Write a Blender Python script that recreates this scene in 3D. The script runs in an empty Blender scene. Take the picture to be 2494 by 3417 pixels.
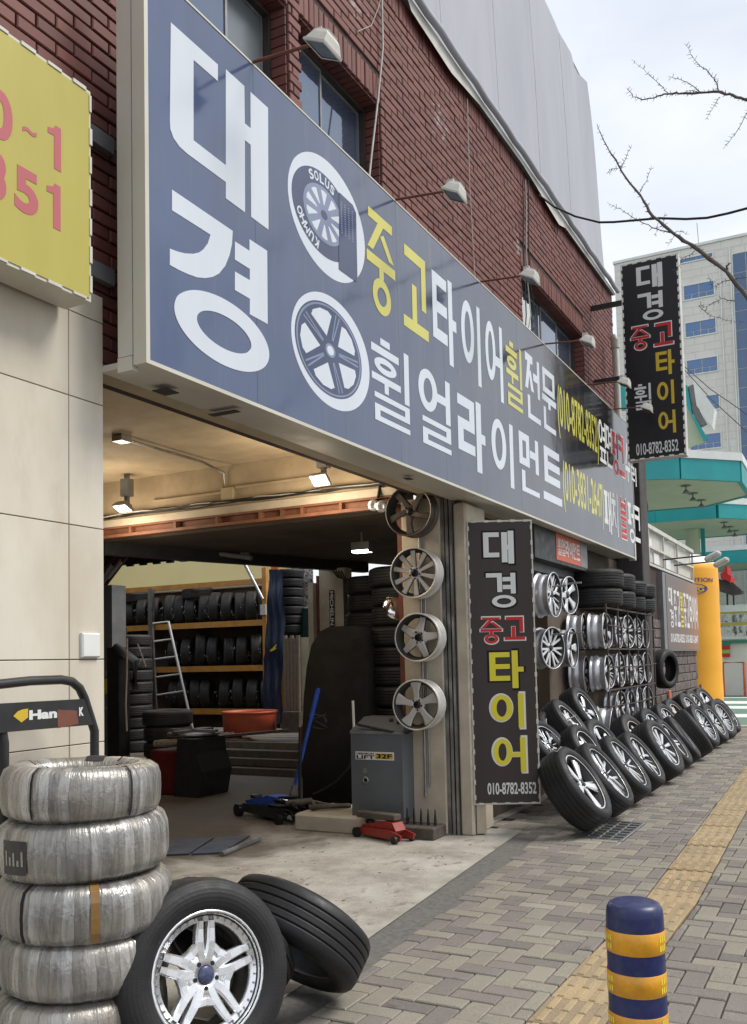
import bpy, bmesh, math, random
from mathutils import Vector, Matrix
from mathutils.geometry import tessellate_polygon

random.seed(11)
S = bpy.context.scene
COL = S.collection
R_ = math.radians
PI = math.pi

# ------------------------------------------------------------------ camera
# calibrated from the street's vanishing points; world: +Y along the street, +X towards the road, Z up
SRCW, SRCH, FPX, CX, CY = 2494.0, 3417.0, 3089.0, 1247.0, 2017.0
def _n(v): return Vector(v).normalized()
_d1 = _n((1633, 153, FPX))
_d2 = _n((-5872, 318, FPX))
_d2 = (_d2 - _d1 * _d1.dot(_d2)).normalized()
_X, _Y = -_d2, _d1
_Z = _X.cross(_Y)
ROT = Matrix((_X, _Y, _Z))            # camera (x right, y down, z forward) -> world
CAM = Vector((0, 0, 1.5))
cam_d = bpy.data.cameras.new('camera'); cam = bpy.data.objects.new('camera', cam_d); COL.objects.link(cam)
cr, cd_, cf = ROT.col[0], ROT.col[1], ROT.col[2]
m3 = Matrix((cr, -cd_, -cf)).transposed()
cam.matrix_world = Matrix.Translation(CAM) @ m3.to_4x4()
cam_d.sensor_fit = 'VERTICAL'; cam_d.sensor_height = 36.0; cam_d.sensor_width = 27.0
cam_d.lens = 36.0 * FPX / SRCH
cam_d.shift_y = (CY - SRCH / 2) / SRCH
cam_d.clip_end = 3000
S.camera = cam
def ray(px, py): return ROT @ Vector((px - CX, py - CY, FPX)).normalized()
def AZ(px, py, z=0.0): d = ray(px, py); return CAM + d * ((z - CAM.z) / d.z)
def AX(px, py, x): d = ray(px, py); return CAM + d * ((x - CAM.x) / d.x)
def AY(px, py, y): d = ray(px, py); return CAM + d * ((y - CAM.y) / d.y)
def proj(P):
    c = ROT.transposed() @ (Vector(P) - CAM)
    if c.z <= 0.05: return None
    return CX + FPX * c.x / c.z, CY + FPX * c.y / c.z
def in_view(P, m=30):
    q = proj(P)
    return q is not None and -m < q[0] < SRCW + m and -m < q[1] < SRCH + m

# ------------------------------------------------------------------ sky, sun, exposure
SUN_ELEV, SUN_AZ = R_(52), R_(62)      # azimuth from +Y towards +X
W = bpy.data.worlds.new('World'); S.world = W; W.use_nodes = True
nt = W.node_tree; nt.nodes.clear()
def wn(t, **k):
    n = nt.nodes.new(t)
    for a, b in k.items(): setattr(n, a, b)
    return n
sky = wn('ShaderNodeTexSky', sky_type='NISHITA', sun_disc=False, sun_elevation=SUN_ELEV, sun_rotation=SUN_AZ)
sky.air_density = 1.3; sky.dust_density = 2.5
tc = wn('ShaderNodeTexCoord')
mp = wn('ShaderNodeMapping'); mp.inputs['Scale'].default_value = (1.0, 1.0, 2.2)
nz = wn('ShaderNodeTexNoise'); nz.inputs['Scale'].default_value = 1.5; nz.inputs['Detail'].default_value = 7; nz.inputs['Roughness'].default_value = .55
rp = wn('ShaderNodeValToRGB'); rp.color_ramp.elements[0].position = .30; rp.color_ramp.elements[0].color = (.62, .62, .62, 1)
rp.color_ramp.elements[1].position = .55; rp.color_ramp.elements[1].color = (.97, .97, .97, 1)
nz2 = wn('ShaderNodeTexNoise'); nz2.inputs['Scale'].default_value = 2.6; nz2.inputs['Detail'].default_value = 6
rp2 = wn('ShaderNodeValToRGB'); rp2.color_ramp.elements[0].position = .25; rp2.color_ramp.elements[0].color = (6.3, 7.0, 8.2, 1)
rp2.color_ramp.elements[1].position = .72; rp2.color_ramp.elements[1].color = (10.2, 10.3, 10.4, 1)
mx = wn('ShaderNodeMix', data_type='RGBA')
bg = wn('ShaderNodeBackground'); bg.inputs['Strength'].default_value = 0.076
wo = wn('ShaderNodeOutputWorld')
L = nt.links.new
L(tc.outputs['Generated'], mp.inputs['Vector']); L(mp.outputs[0], nz.inputs['Vector']); L(mp.outputs[0], nz2.inputs['Vector'])
L(nz.outputs['Fac'], rp.inputs['Fac']); L(nz2.outputs['Fac'], rp2.inputs['Fac'])
L(rp.outputs['Color'], mx.inputs[0]); L(sky.outputs['Color'], mx.inputs[6]); L(rp2.outputs['Color'], mx.inputs[7])
L(mx.outputs[2], bg.inputs['Color']); L(bg.outputs[0], wo.inputs['Surface'])

sd = bpy.data.lights.new('sun', 'SUN'); sun = bpy.data.objects.new('sun', sd); COL.objects.link(sun)
sd.energy = 2.1; sd.angle = R_(24); sd.color = (1, .955, .89)
sdir = Vector((math.cos(SUN_ELEV) * math.sin(SUN_AZ), math.cos(SUN_ELEV) * math.cos(SUN_AZ), math.sin(SUN_ELEV)))
sun.rotation_euler = sdir.to_track_quat('Z', 'Y').to_euler(); sun.location = sdir * 60

S.view_settings.view_transform = 'Standard'; S.view_settings.look = 'None'
S.view_settings.gamma = 1.0; S.view_settings.use_curve_mapping = False
S.view_settings.exposure = 0.60
S.render.engine = 'CYCLES'
S.cycles.max_bounces = 6; S.cycles.diffuse_bounces = 4; S.cycles.glossy_bounces = 3; S.cycles.transmission_bounces = 4
S.cycles.use_denoising = True
try: S.cycles.denoiser = 'OPENIMAGEDENOISE'
except Exception: pass
S.cycles.sample_clamp_indirect = 6

# ------------------------------------------------------------------ text meshes (flat outlines of characters)
TXT = {}
STROKE = {'휠': .118, '얼': .135, '라': .165, '문': .135, '먼': .15, '전': .145, '중': .135, '고': .16, '타': .155, '대': .165, '경': .145, '이': .15, '어': .15, '트': .17, '불': .11, '옆': .11, '면': .125, '펑': .125, '패': .14}
def text_mesh(s, bold=0.02):
    key = (s, bold)
    if key in TXT: return TXT[key]
    cu = bpy.data.curves.new('lettering', 'FONT'); cu.body = s; cu.offset = bold; cu.extrude = 0.0; cu.resolution_u = 5
    ob = bpy.data.objects.new('lettering', cu); COL.objects.link(ob)
    bpy.context.view_layer.update()
    dg = bpy.context.evaluated_depsgraph_get()
    me = bpy.data.meshes.new_from_object(ob.evaluated_get(dg))
    vs = [(v.co.x, v.co.y) for v in me.vertices]; fs = [tuple(p.vertices) for p in me.polygons]
    bpy.data.objects.remove(ob); bpy.data.curves.remove(cu); bpy.data.meshes.remove(me)
    if vs:
        x0 = min(v[0] for v in vs); x1 = max(v[0] for v in vs); y0 = min(v[1] for v in vs); y1 = max(v[1] for v in vs)
        vs = [((a - x0) / max(x1 - x0, 1e-6), (b - y0) / max(y1 - y0, 1e-6)) for a, b in vs]
        asp = (x1 - x0) / max(y1 - y0, 1e-6)
    else: asp = 1
    TXT[key] = (vs, fs, asp)
    return TXT[key]

# ------------------------------------------------------------------ mesh builder
class MB:
    def __init__(s): s.v = []; s.f = []; s.m = []; s.sm = []
    def add(s, vs, fs, mat=0, M=None, smooth=False):
        b = len(s.v)
        for v in vs:
            v = Vector(v)
            s.v.append(tuple(M @ v) if M is not None else tuple(v))
        for f in fs:
            s.f.append(tuple(i + b for i in f)); s.m.append(mat); s.sm.append(smooth)
        return s
    def box(s, x0, x1, y0, y1, z0, z1, mat=0, M=None):
        vs = [(x0,y0,z0),(x1,y0,z0),(x1,y1,z0),(x0,y1,z0),(x0,y0,z1),(x1,y0,z1),(x1,y1,z1),(x0,y1,z1)]
        fs = [(3,2,1,0),(4,5,6,7),(0,1,5,4),(1,2,6,5),(2,3,7,6),(3,0,4,7)]
        return s.add(vs, fs, mat, M)
    def cbox(s, x0, x1, y0, y1, z0, z1, c, mat=0, M=None):
        """box whose four long corners (along z) and top are chamfered by c"""
        def ring(i, z): return [(x0+i+c,y0+i,z),(x1-i-c,y0+i,z),(x1-i,y0+i+c,z),(x1-i,y1-i-c,z),(x1-i-c,y1-i,z),(x0+i+c,y1-i,z),(x0+i,y1-i-c,z),(x0+i,y0+i+c,z)]
        vs = ring(c, z0) + ring(0, z0 + c) + ring(0, z1 - c) + ring(c, z1)
        fs = []
        for k in range(3):
            for j in range(8): fs.append((k*8+j, k*8+(j+1)%8, k*8+8+(j+1)%8, k*8+8+j))
        fs.append(tuple(range(24, 32))); fs.append(tuple(reversed(range(8))))
        return s.add(vs, fs, mat, M)
    def slab(s, x0, x1, y0, y1, z0, z1, c, mat=0, M=None):
        """block standing proud: bevelled rim, no underside"""
        vs = [(x0,y0,z0),(x1,y0,z0),(x1,y1,z0),(x0,y1,z0),(x0,y0,z1-c),(x1,y0,z1-c),(x1,y1,z1-c),(x0,y1,z1-c),
              (x0+c,y0+c,z1),(x1-c,y0+c,z1),(x1-c,y1-c,z1),(x0+c,y1-c,z1)]
        fs = [(0,1,5,4),(1,2,6,5),(2,3,7,6),(3,0,4,7),(4,5,9,8),(5,6,10,9),(6,7,11,10),(7,4,8,11),(8,9,10,11)]
        return s.add(vs, fs, mat, M)
    def prism(s, poly, z0, z1, mat=0, M=None, holes=()):
        loops = [list(poly)] + [list(h) for h in holes]
        tris = tessellate_polygon([[Vector((p[0], p[1], 0)) for p in l] for l in loops])
        flat = [p for l in loops for p in l]; n = len(flat)
        vs = [(p[0], p[1], z0) for p in flat] + [(p[0], p[1], z1) for p in flat]
        fs = []
        for t in tris:
            a, b, c = (flat[i] for i in t)
            up = (b[0]-a[0])*(c[1]-a[1]) - (b[1]-a[1])*(c[0]-a[0]) > 0
            t = t if up else (t[0], t[2], t[1])
            fs.append((t[0]+n, t[1]+n, t[2]+n)); fs.append((t[2], t[1], t[0]))
        k = 0
        for li, l in enumerate(loops):
            q = len(l)
            area = sum(l[i][0]*l[(i+1)%q][1] - l[(i+1)%q][0]*l[i][1] for i in range(q))
            ccw = (area > 0) == (li == 0)
            for i in range(q):
                a, b = k + i, k + (i+1) % q
                fs.append((a, b, b+n, a+n) if ccw else (b, a, a+n, b+n))
            k += q
        return s.add(vs, fs, mat, M)
    def tube(s, pts, r, n=8, mat=0, M=None, smooth=True, cap=True):
        pts = [Vector(p) for p in pts]; rs = r if isinstance(r, (list, tuple)) else [r] * len(pts)
        vs = []; fs = []; ref = None
        for i, p in enumerate(pts):
            t = (pts[min(i+1, len(pts)-1)] - pts[max(i-1, 0)])
            if t.length < 1e-9: t = Vector((0, 0, 1))
            t.normalize()
            if ref is None: ref = Vector((0,0,1)) if abs(t.z) < .9 else Vector((1,0,0))
            u = t.cross(ref)
            if u.length < 1e-6: u = t.cross(Vector((0.3,1,.2)))
            u.normalize(); w = u.cross(t).normalized(); ref = w.cross(t) if False else ref
            for j in range(n):
                a = 2*PI*j/n
                vs.append(p + (u*math.cos(a) + w*math.sin(a)) * rs[i])
        for i in range(len(pts)-1):
            for j in range(n): fs.append((i*n+j, i*n+n+j, i*n+n+(j+1)%n, i*n+(j+1)%n))
        s.add(vs, fs, mat, M, smooth)
        if cap:
            s.add(vs[:n], [tuple(range(n))], mat, M); s.add(vs[-n:], [tuple(reversed(range(n)))], mat, M)
        return s
    def lathe(s, prof, n=32, mat=0, M=None, smooth=True, closed=False, a0=0.0, a1=2*PI):
        """profile of (r, z) turned about z; outside is to the right when walking the profile upward"""
        full = abs(a1 - a0 - 2*PI) < 1e-6; q = len(prof); vs = []; fs = []
        m = n if full else n + 1
        for j in range(m):
            a = a0 + (a1-a0) * j / n; c, d = math.cos(a), math.sin(a)
            for r, z in prof: vs.append((r*c, r*d, z))
        for j in range(n):
            for i in range(q if closed else q-1):
                i2 = (i+1) % q; j2 = (j+1) % m
                fs.append((j*q+i, j2*q+i, j2*q+i2, j*q+i2))
        return s.add(vs, fs, mat, M, smooth)
    def disc(s, r, z, n=24, mat=0, M=None, cx=0, cy=0):
        return s.add([(cx+r*math.cos(2*PI*j/n), cy+r*math.sin(2*PI*j/n), z) for j in range(n)], [tuple(range(n))], mat, M)
    def cyl(s, cx, cy, r, z0, z1, n=12, mat=0, M=None):
        s.lathe([(r, z0), (r, z1)], n, mat, (M or Matrix()) @ Matrix.Translation((cx, cy, 0)))
        s.disc(r, z1, n, mat, M, cx, cy)
        return s.add([(cx+r*math.cos(-2*PI*j/n), cy+r*math.sin(-2*PI*j/n), z0) for j in range(n)], [tuple(range(n))], mat, M)
    def ring(s, cx, cy, rx, ry, ix, iy, z0, z1, n=40, mat=0, M=None):
        """flat elliptical ring standing from z0 to z1"""
        vs = []; fs = []
        for j in range(n):
            c, d = math.cos(2*PI*j/n), math.sin(2*PI*j/n)
            vs += [(cx+rx*c, cy+ry*d, z0), (cx+rx*c, cy+ry*d, z1), (cx+ix*c, cy+iy*d, z1), (cx+ix*c, cy+iy*d, z0)]
        for j in range(n):
            a, b = j*4, ((j+1) % n)*4
            for k in range(3): fs.append((a+k, b+k, b+k+1, a+k+1))
        return s.add(vs, fs, mat, M)
    def quad(s, a, b, c, d, mat=0): return s.add([a, b, c, d], [(0, 1, 2, 3)], mat)
    def glyph(s, txt, x0, x1, y0, y1, z0, z1, bold=.02, mat=0, M=None):
        if len(txt) == 1 and '가' <= txt <= '힣':
            draw_hangul(s, txt, x0, x1, y0, y1, z0, z1, STROKE.get(txt, .145), max(0.0, bold - .04) * .4 * (x1 - x0) if bold > .05 else 0.0, mat, M); return s
        if txt == '1':
            w = x1 - x0; hh = y1 - y0
            return s.prism([(x0 + w*.52, y0), (x1, y0), (x1, y1), (x0 + w*.62, y1), (x0 + w*.5, y1 - hh*.09), (x0 + w*.1, y1 - hh*.14), (x0 + w*.1, y1 - hh*.27), (x0 + w*.52, y1 - hh*.25)], z0, z1, mat, M)
        vs, fs, asp = text_mesh(txt, bold)
        P = [(x0 + (x1-x0)*a, y0 + (y1-y0)*b) for a, b in vs]; n = len(P)
        V = [(a, b, z1) for a, b in P] + [(a, b, z0) for a, b in P]
        F = []
        cnt = {}
        for f in fs:
            a, b, c = P[f[0]], P[f[1]], P[f[2]]
            if (b[0]-a[0])*(c[1]-a[1]) - (b[1]-a[1])*(c[0]-a[0]) < 0: f = tuple(reversed(f))
            F.append(f)
            for i in range(len(f)):
                e = (f[i], f[(i+1) % len(f)]); cnt[e] = 1
        for (a, b) in cnt:
            if (b, a) not in cnt: F.append((b, a, a+n, b+n))
        return s.add(V, F, mat, M)
    def mesh(s, name, mats):
        me = bpy.data.meshes.new(name); me.from_pydata(s.v, [], s.f)
        for m in mats: me.materials.append(m)
        if any(s.m): me.polygons.foreach_set('material_index', s.m)
        if any(s.sm): me.polygons.foreach_set('use_smooth', s.sm)
        me.update()
        return me

# ------------------------------------------------------------------ Hangul drawn stroke by stroke
CHO = 'ㄱㄲㄴㄷㄸㄹㅁㅂㅃㅅㅆㅇㅈㅉㅊㅋㅌㅍㅎ'; JUNG = 'ㅏㅐㅑㅒㅓㅔㅕㅖㅗㅘㅙㅚㅛㅜㅝㅞㅟㅠㅡㅢㅣ'; JONG = ' ㄱㄲㄳㄴㄵㄶㄷㄹㄺㄻㄼㄽㄾㄿㅀㅁㅂㅄㅅㅆㅇㅈㅊㅋㅌㅍㅎ'
def hangul_strokes(ch, W_, H_, t, tv=None):
    """list of ('r', x0, x1, y0, y1) bars, ('o', cx, cy, rx, ry) rings and ('d', four points) slants in a W_ x H_ box; t = stroke of verticals, tv = of horizontals"""
    tv = tv or t
    o = ord(ch) - 0xAC00; c = CHO[o // 588]; v = JUNG[o // 28 % 21]; f = JONG[o % 28]; out = []
    def r(x0, x1, y0, y1): out.append(('r', x0, x1, y0, y1))
    def jamo(j, x0, x1, y0, y1):
        w, h = x1 - x0, y1 - y0; hv = min(tv, h * .24); vt = min(t, w * .34)
        if j == 'ㄱ': r(x0, x1, y1 - hv, y1); r(x1 - vt, x1, y0, y1 - hv)
        elif j == 'ㄴ': r(x0, x0 + vt, y0 + hv, y1); r(x0, x1, y0, y0 + hv)
        elif j in 'ㄷㅌ':
            r(x0, x1, y1 - hv, y1); r(x0, x1, y0, y0 + hv); r(x0, x0 + vt, y0 + hv, y1 - hv)
            if j == 'ㅌ': m = (y0 + y1) / 2; r(x0 + vt, x1, m - hv / 2, m + hv / 2)
        elif j == 'ㄹ':
            hv = min(hv, h * .19); m = (y0 + y1) / 2; r(x0, x1, y1 - hv, y1); r(x1 - vt, x1, m + hv / 2, y1 - hv); r(x0, x1, m - hv / 2, m + hv / 2); r(x0, x0 + vt, y0 + hv, m - hv / 2); r(x0, x1, y0, y0 + hv)
        elif j == 'ㅁ': r(x0, x1, y1 - hv, y1); r(x0, x1, y0, y0 + hv); r(x0, x0 + vt, y0 + hv, y1 - hv); r(x1 - vt, x1, y0 + hv, y1 - hv)
        elif j == 'ㅂ': m = y0 + h * .58; r(x0, x0 + vt, y0, y1); r(x1 - vt, x1, y0, y1); r(x0 + vt, x1 - vt, m - hv / 2, m + hv / 2); r(x0 + vt, x1 - vt, y0, y0 + hv)
        elif j in 'ㅅㅈㅊ':
            top = y1
            if j == 'ㅊ': xm = (x0 + x1) / 2; r(xm - w * .16, xm + w * .16, y1 - hv * .8, y1); top = y1 - hv * 1.15
            if j in 'ㅈㅊ': r(x0, x1, top - hv, top); top -= hv
            xm = (x0 + x1) / 2; q = vt * .62
            out.append(('d', (xm - q, top), (xm + q, top), (x0 + vt * .9, y0), (x0 - vt * .25, y0)))
            mt = y0 + (top - y0) * .62
            out.append(('d', (xm - q * .2, mt), (xm + q * 1.1, mt + (top - mt) * .35), (x1 + vt * .25, y0), (x1 - vt * .9, y0)))
        elif j == 'ㅇ': out.append(('o', (x0 + x1) / 2, (y0 + y1) / 2, w / 2, h / 2, min(vt, w * .27), min(hv, h * .27)))
        elif j == 'ㅋ': m = y0 + h * .52; r(x0, x1, y1 - hv, y1); r(x1 - vt, x1, y0, y1 - hv); r(x0, x1 - vt, m - hv / 2, m + hv / 2)
        elif j == 'ㅍ': r(x0, x1, y1 - hv, y1); r(x0, x1, y0, y0 + hv); r(x0 + w * .2, x0 + w * .2 + vt, y0 + hv, y1 - hv); r(x1 - w * .2 - vt, x1 - w * .2, y0 + hv, y1 - hv)
        elif j == 'ㅎ':
            xm = (x0 + x1) / 2; r(xm - w * .17, xm + w * .17, y1 - hv * .8, y1); r(x0, x1, y1 - hv * 2.0, y1 - hv * 1.1); out.append(('o', xm, (y0 + y1 - hv * 2.25) / 2, w * .40, (y1 - hv * 2.25 - y0) / 2, min(vt, w * .22), min(hv * .8, h * .17)))
    def vow(x0, x1, y0, y1):
        w, h = x1 - x0, y1 - y0; m = (y0 + y1) / 2
        if v == 'ㅣ': r(x1 - t, x1, y0, y1)
        elif v == 'ㅏ': r(x0, x0 + t, y0, y1); r(x0 + t, x1, m - tv / 2, m + tv / 2)
        elif v == 'ㅐ': r(x0, x0 + t, y0 + h * .04, y1 - h * .04); r(x1 - t, x1, y0, y1); r(x0 + t, x1 - t, m - tv / 2, m + tv / 2)
        elif v == 'ㅓ': r(x1 - t, x1, y0, y1); r(x0, x1 - t, m - tv / 2, m + tv / 2)
        elif v == 'ㅕ': r(x1 - t, x1, y0, y1); r(x0, x1 - t, m + h * .20 - tv / 2, m + h * .20 + tv / 2); r(x0, x1 - t, m - h * .18 - tv / 2, m - h * .18 + tv / 2)
    if v in 'ㅏㅐㅓㅕㅣ':
        yb = H_ * (.40 if f != ' ' else 0)
        split = {'ㅣ': .66, 'ㅏ': .60, 'ㅐ': .52, 'ㅓ': .52, 'ㅕ': .54}[v]; vx = {'ㅣ': W_ - t, 'ㅏ': W_ * .66, 'ㅐ': W_ * .60, 'ㅓ': W_ * .54, 'ㅕ': W_ * .56}[v]
        if c == 'ㅇ' and v == 'ㅓ': split = .58; vx = W_ * .56
        pad = H_ * (.04 if f == ' ' else .0)
        jamo(c, 0, W_ * split, yb + pad * 2 + (H_ * .05 if f != ' ' else H_ * .12), H_ - pad); vow(vx, W_, yb, H_)
        if f != ' ': jamo(f, W_ * (.18 if f in 'ㅇ' else .10), W_, 0, yb - H_ * .04)
    elif v == 'ㅟ':
        jamo(c, 0, W_ * .72, H_ * .58, H_); r(0, W_ * .76, H_ * .47, H_ * .47 + tv * .8); r(W_ * .32, W_ * .32 + t * .8, H_ * .36, H_ * .47); r(W_ - t, W_, H_ * .36, H_)
        if f != ' ': jamo(f, W_ * .06, W_, 0, H_ * .33)
    else:
        if f == ' ':
            jamo(c, W_ * .08, W_ * .92, H_ * (.42 if v == 'ㅜ' else .34), H_)
            if v == 'ㅗ': r(0, W_, 0, tv); r(W_ / 2 - t / 2 - W_ * .06, W_ / 2 + t / 2 - W_ * .06, tv, H_ * .34 + (tv * .0 if c != 'ㄱ' else H_ * .24))
            elif v == 'ㅜ': r(0, W_, H_ * .27, H_ * .27 + tv); r(W_ / 2 - t / 2, W_ / 2 + t / 2, 0, H_ * .27)
            else: r(0, W_, 0, tv)
        else:
            jamo(c, W_ * .08, W_ * .92, H_ * .60, H_); 
            if v == 'ㅗ': r(0, W_, H_ * .42, H_ * .42 + tv * .9); r(W_ / 2 - t / 2, W_ / 2 + t / 2, H_ * .42 + tv * .9, H_ * .60)
            elif v == 'ㅜ': r(0, W_, H_ * .455, H_ * .455 + tv * .9); r(W_ / 2 - t / 2, W_ / 2 + t / 2, H_ * .36, H_ * .455)
            else: r(0, W_, H_ * .44, H_ * .44 + tv * .9)
            jamo(f, W_ * (.18 if f == 'ㅇ' else .08), W_ * (.82 if f == 'ㅇ' else .92), 0, H_ * .36)
    return out
def draw_hangul(b, ch, x0, x1, y0, y1, z0, z1, t=.15, grow=0.0, mat=0, M=None, tx=None):
    W_, H_ = x1 - x0, y1 - y0; ty = t * H_; tx = tx if tx else t * W_ * 1.15
    def C(p): return (x0 + p[0], y0 + p[1])
    for i, s in enumerate(hangul_strokes(ch, W_, H_, tx, ty * .85)):
        zz = z1 + i * .00012; g_ = grow + i * 1e-5
        if s[0] == 'r':
            b.prism([C((s[1] - g_, s[3] - g_)), C((s[2] + g_, s[3] - g_)), C((s[2] + g_, s[4] + g_)), C((s[1] - g_, s[4] + g_))], z0, zz, mat, M)
        elif s[0] == 'd':
            p = [Vector(q) for q in s[1:]]; c = sum(p, Vector((0, 0))) / 4; p = [q + Vector((g_ if q.x > c.x else -g_, g_ if q.y > c.y else -g_)) for q in p]
            a = sum(p[k].x * p[(k+1) % 4].y - p[(k+1) % 4].x * p[k].y for k in range(4)); p = p if a > 0 else p[::-1]
            b.prism([C((q.x, q.y)) for q in p], z0, zz, mat, M)
        else:
            _, cx, cy, rx, ry, wx, wy = s; b.ring(x0 + cx, y0 + cy, rx + g_, ry + g_, max(.002, rx - wx - g_), max(.002, ry - wy - g_), z0, zz, 40, mat, M)

def link(name, me, parent=None, M=None, label=None, kind=None):
    o = bpy.data.objects.new(name, me); COL.objects.link(o)
    if parent is not None: o.parent = parent
    if M is not None: o.matrix_local = M
    if label: o['label'] = label
    if kind: o['kind'] = kind
    return o
def part(name, mb, mats, parent=None, M=None, label=None, kind=None):
    if not isinstance(mats, (list, tuple)): mats = [mats]
    return link(name, mb.mesh(name, mats), parent, M, label, kind)
def tag(o, label, cat, group=None):
    o['label'] = label; o['category'] = cat
    if group: o['group'] = group
    return o
def thing(name, label, cat, M=None, group=None):
    o = bpy.data.objects.new(name, None); COL.objects.link(o); o.empty_display_size = .1
    if M is not None: o.matrix_world = M
    return tag(o, label, cat, group)
def struct(name, mb, mats): return part(name, mb, mats, kind='structure')
KIDS = {}
def kids(o):
    return [c for c in o.children]
def copy_tree(root, M, label, group=None, swap=None):
    def rec(o, parent):
        c = o.copy(); COL.objects.link(c)
        if parent is not None:
            c.parent = parent; c.matrix_parent_inverse = Matrix(); c.matrix_local = o.matrix_basis.copy()
        for ch in list(o.children): rec(ch, c)
        return c
    r = rec(root, None); r.matrix_world = M
    r['label'] = label
    if group: r['group'] = group
    return r
def T(x, y=None, z=None):
    return Matrix.Translation(Vector(x) if y is None else Vector((x, y, z)))
def RZ(a): return Matrix.Rotation(a, 4, 'Z')
def frame(o, ex, ey):
    ex = Vector(ex).normalized(); ey = Vector(ey).normalized(); ez = ex.cross(ey)
    m = Matrix((ex, ey, ez)).transposed().to_4x4(); m.translation = Vector(o)
    return m
def face_dir(o, n, spin=0.0, up=(0, 0, 1)):
    """local z -> n; local y as near to up as it goes"""
    n = Vector(n).normalized(); u = Vector(up)
    y = (u - n * n.dot(u))
    y = y.normalized() if y.length > 1e-5 else Vector((0, 1, 0))
    x = y.cross(n)
    m = Matrix((x, y, n)).transposed().to_4x4() @ RZ(spin); m.translation = Vector(o)
    return m
def rnd(a, b): return random.uniform(a, b)

# ------------------------------------------------------------------ procedural materials
class NT:
    def __init__(s, name):
        s.m = bpy.data.materials.new(name); s.m.use_nodes = True; s.t = s.m.node_tree; s.t.nodes.clear()
        s.out = s.n('ShaderNodeOutputMaterial'); s.b = s.n('ShaderNodeBsdfPrincipled'); s.l(s.b.outputs[0], s.out.inputs[0])
    def n(s, t, **k):
        n = s.t.nodes.new(t)
        for a, b in k.items(): setattr(n, a, b)
        return n
    def l(s, a, b): s.t.links.new(a, b)
    def coord(s, kind):
        if kind == 'world': return s.n('ShaderNodeNewGeometry').outputs['Position']
        return s.n('ShaderNodeTexCoord').outputs['Object']
    def noise(s, scale, detail=5, rough=.6, co='obj', stretch=None, dist=0.0):
        c = s.coord(co); x = s.n('ShaderNodeTexNoise'); x.inputs['Scale'].default_value = scale
        x.inputs['Detail'].default_value = detail; x.inputs['Roughness'].default_value = rough; x.inputs['Distortion'].default_value = dist
        if stretch:
            m = s.n('ShaderNodeMapping'); m.inputs['Scale'].default_value = stretch; s.l(c, m.inputs[0]); c = m.outputs[0]
        s.l(c, x.inputs['Vector']); return x.outputs['Fac']
    def ramp(s, fac, stops, interp='LINEAR'):
        r = s.n('ShaderNodeValToRGB'); e = r.color_ramp.elements; r.color_ramp.interpolation = interp
        while len(e) < len(stops): e.new(.5)
        for i, (p, c) in enumerate(stops):
            e[i].position = p; e[i].color = (c, c, c, 1) if isinstance(c, (int, float)) else (*c, 1)
        s.l(fac, r.inputs[0]); return r.outputs[0]
    def mix(s, fac, a, b, mode='MIX'):
        x = s.n('ShaderNodeMix', data_type='RGBA', blend_type=mode)
        for i, v in ((0, fac), (6, a), (7, b)):
            if hasattr(v, 'links') or hasattr(v, 'is_linked'): s.l(v, x.inputs[i])
            else: x.inputs[i].default_value = v if i == 0 else (*v, 1)
        return x.outputs[2]
    def math(s, op, a, b=0.0):
        x = s.n('ShaderNodeMath', operation=op)
        for i, v in ((0, a), (1, b)):
            if isinstance(v, (int, float)): x.inputs[i].default_value = v
            else: s.l(v, x.inputs[i])
        return x.outputs[0]
    def col(s, c):
        if isinstance(c, tuple): s.b.inputs['Base Color'].default_value = (*c, 1)
        else: s.l(c, s.b.inputs['Base Color'])
        return s
    def set(s, **k):
        for a, v in k.items():
            i = s.b.inputs[a.replace('_', ' ')]
            if isinstance(v, (int, float)): i.default_value = v
            elif isinstance(v, tuple): i.default_value = (*v, 1)
            else: s.l(v, i)
        return s
    def bump(s, h, strength=.3, dist=.01):
        b = s.n('ShaderNodeBump'); b.inputs['Strength'].default_value = strength; b.inputs['Distance'].default_value = dist
        s.l(h, b.inputs['Height']); s.l(b.outputs[0], s.b.inputs['Normal']); return s

MAT = {}
def simple(name, c, rough=.6, metal=0.0, var=.18, scale=14, bump=.0, bscale=60, co='obj', coat=0.0, dirt=None, dscale=3, damt=.5, spec=None, tint=None):
    """base colour with mottled variation, optional grime patches, optional fine relief"""
    k = NT(name)
    a = tuple(max(0, x * (1 - var)) for x in c); b = tuple(min(1, x * (1 + var)) for x in c)
    f = k.noise(scale, 5, .6, co)
    col = k.mix(k.ramp(f, [(.32, 0), (.68, 1)]), a, b)
    if dirt:
        d = k.ramp(k.noise(dscale, 7, .68, co), [(.42, 0), (.72, damt)])
        col = k.mix(d, col, dirt)
    k.col(col)
    rr = k.ramp(k.noise(scale * .7, 4, .6, co), [(.3, max(.02, rough - .1)), (.7, min(1, rough + .1))])
    k.set(Roughness=rr, Metallic=metal)
    if coat: k.set(Coat_Weight=coat, Coat_Roughness=.08)
    if spec is not None: k.set(Specular_IOR_Level=spec)
    if bump: k.bump(k.noise(bscale, 6, .65, co), bump, .006)
    MAT[name] = k.m
    return k.m
def emit(name, c, st):
    k = NT(name); k.col((.8, .8, .8)); k.set(Emission_Color=c, Emission_Strength=st); MAT[name] = k.m; return k.m

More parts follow.
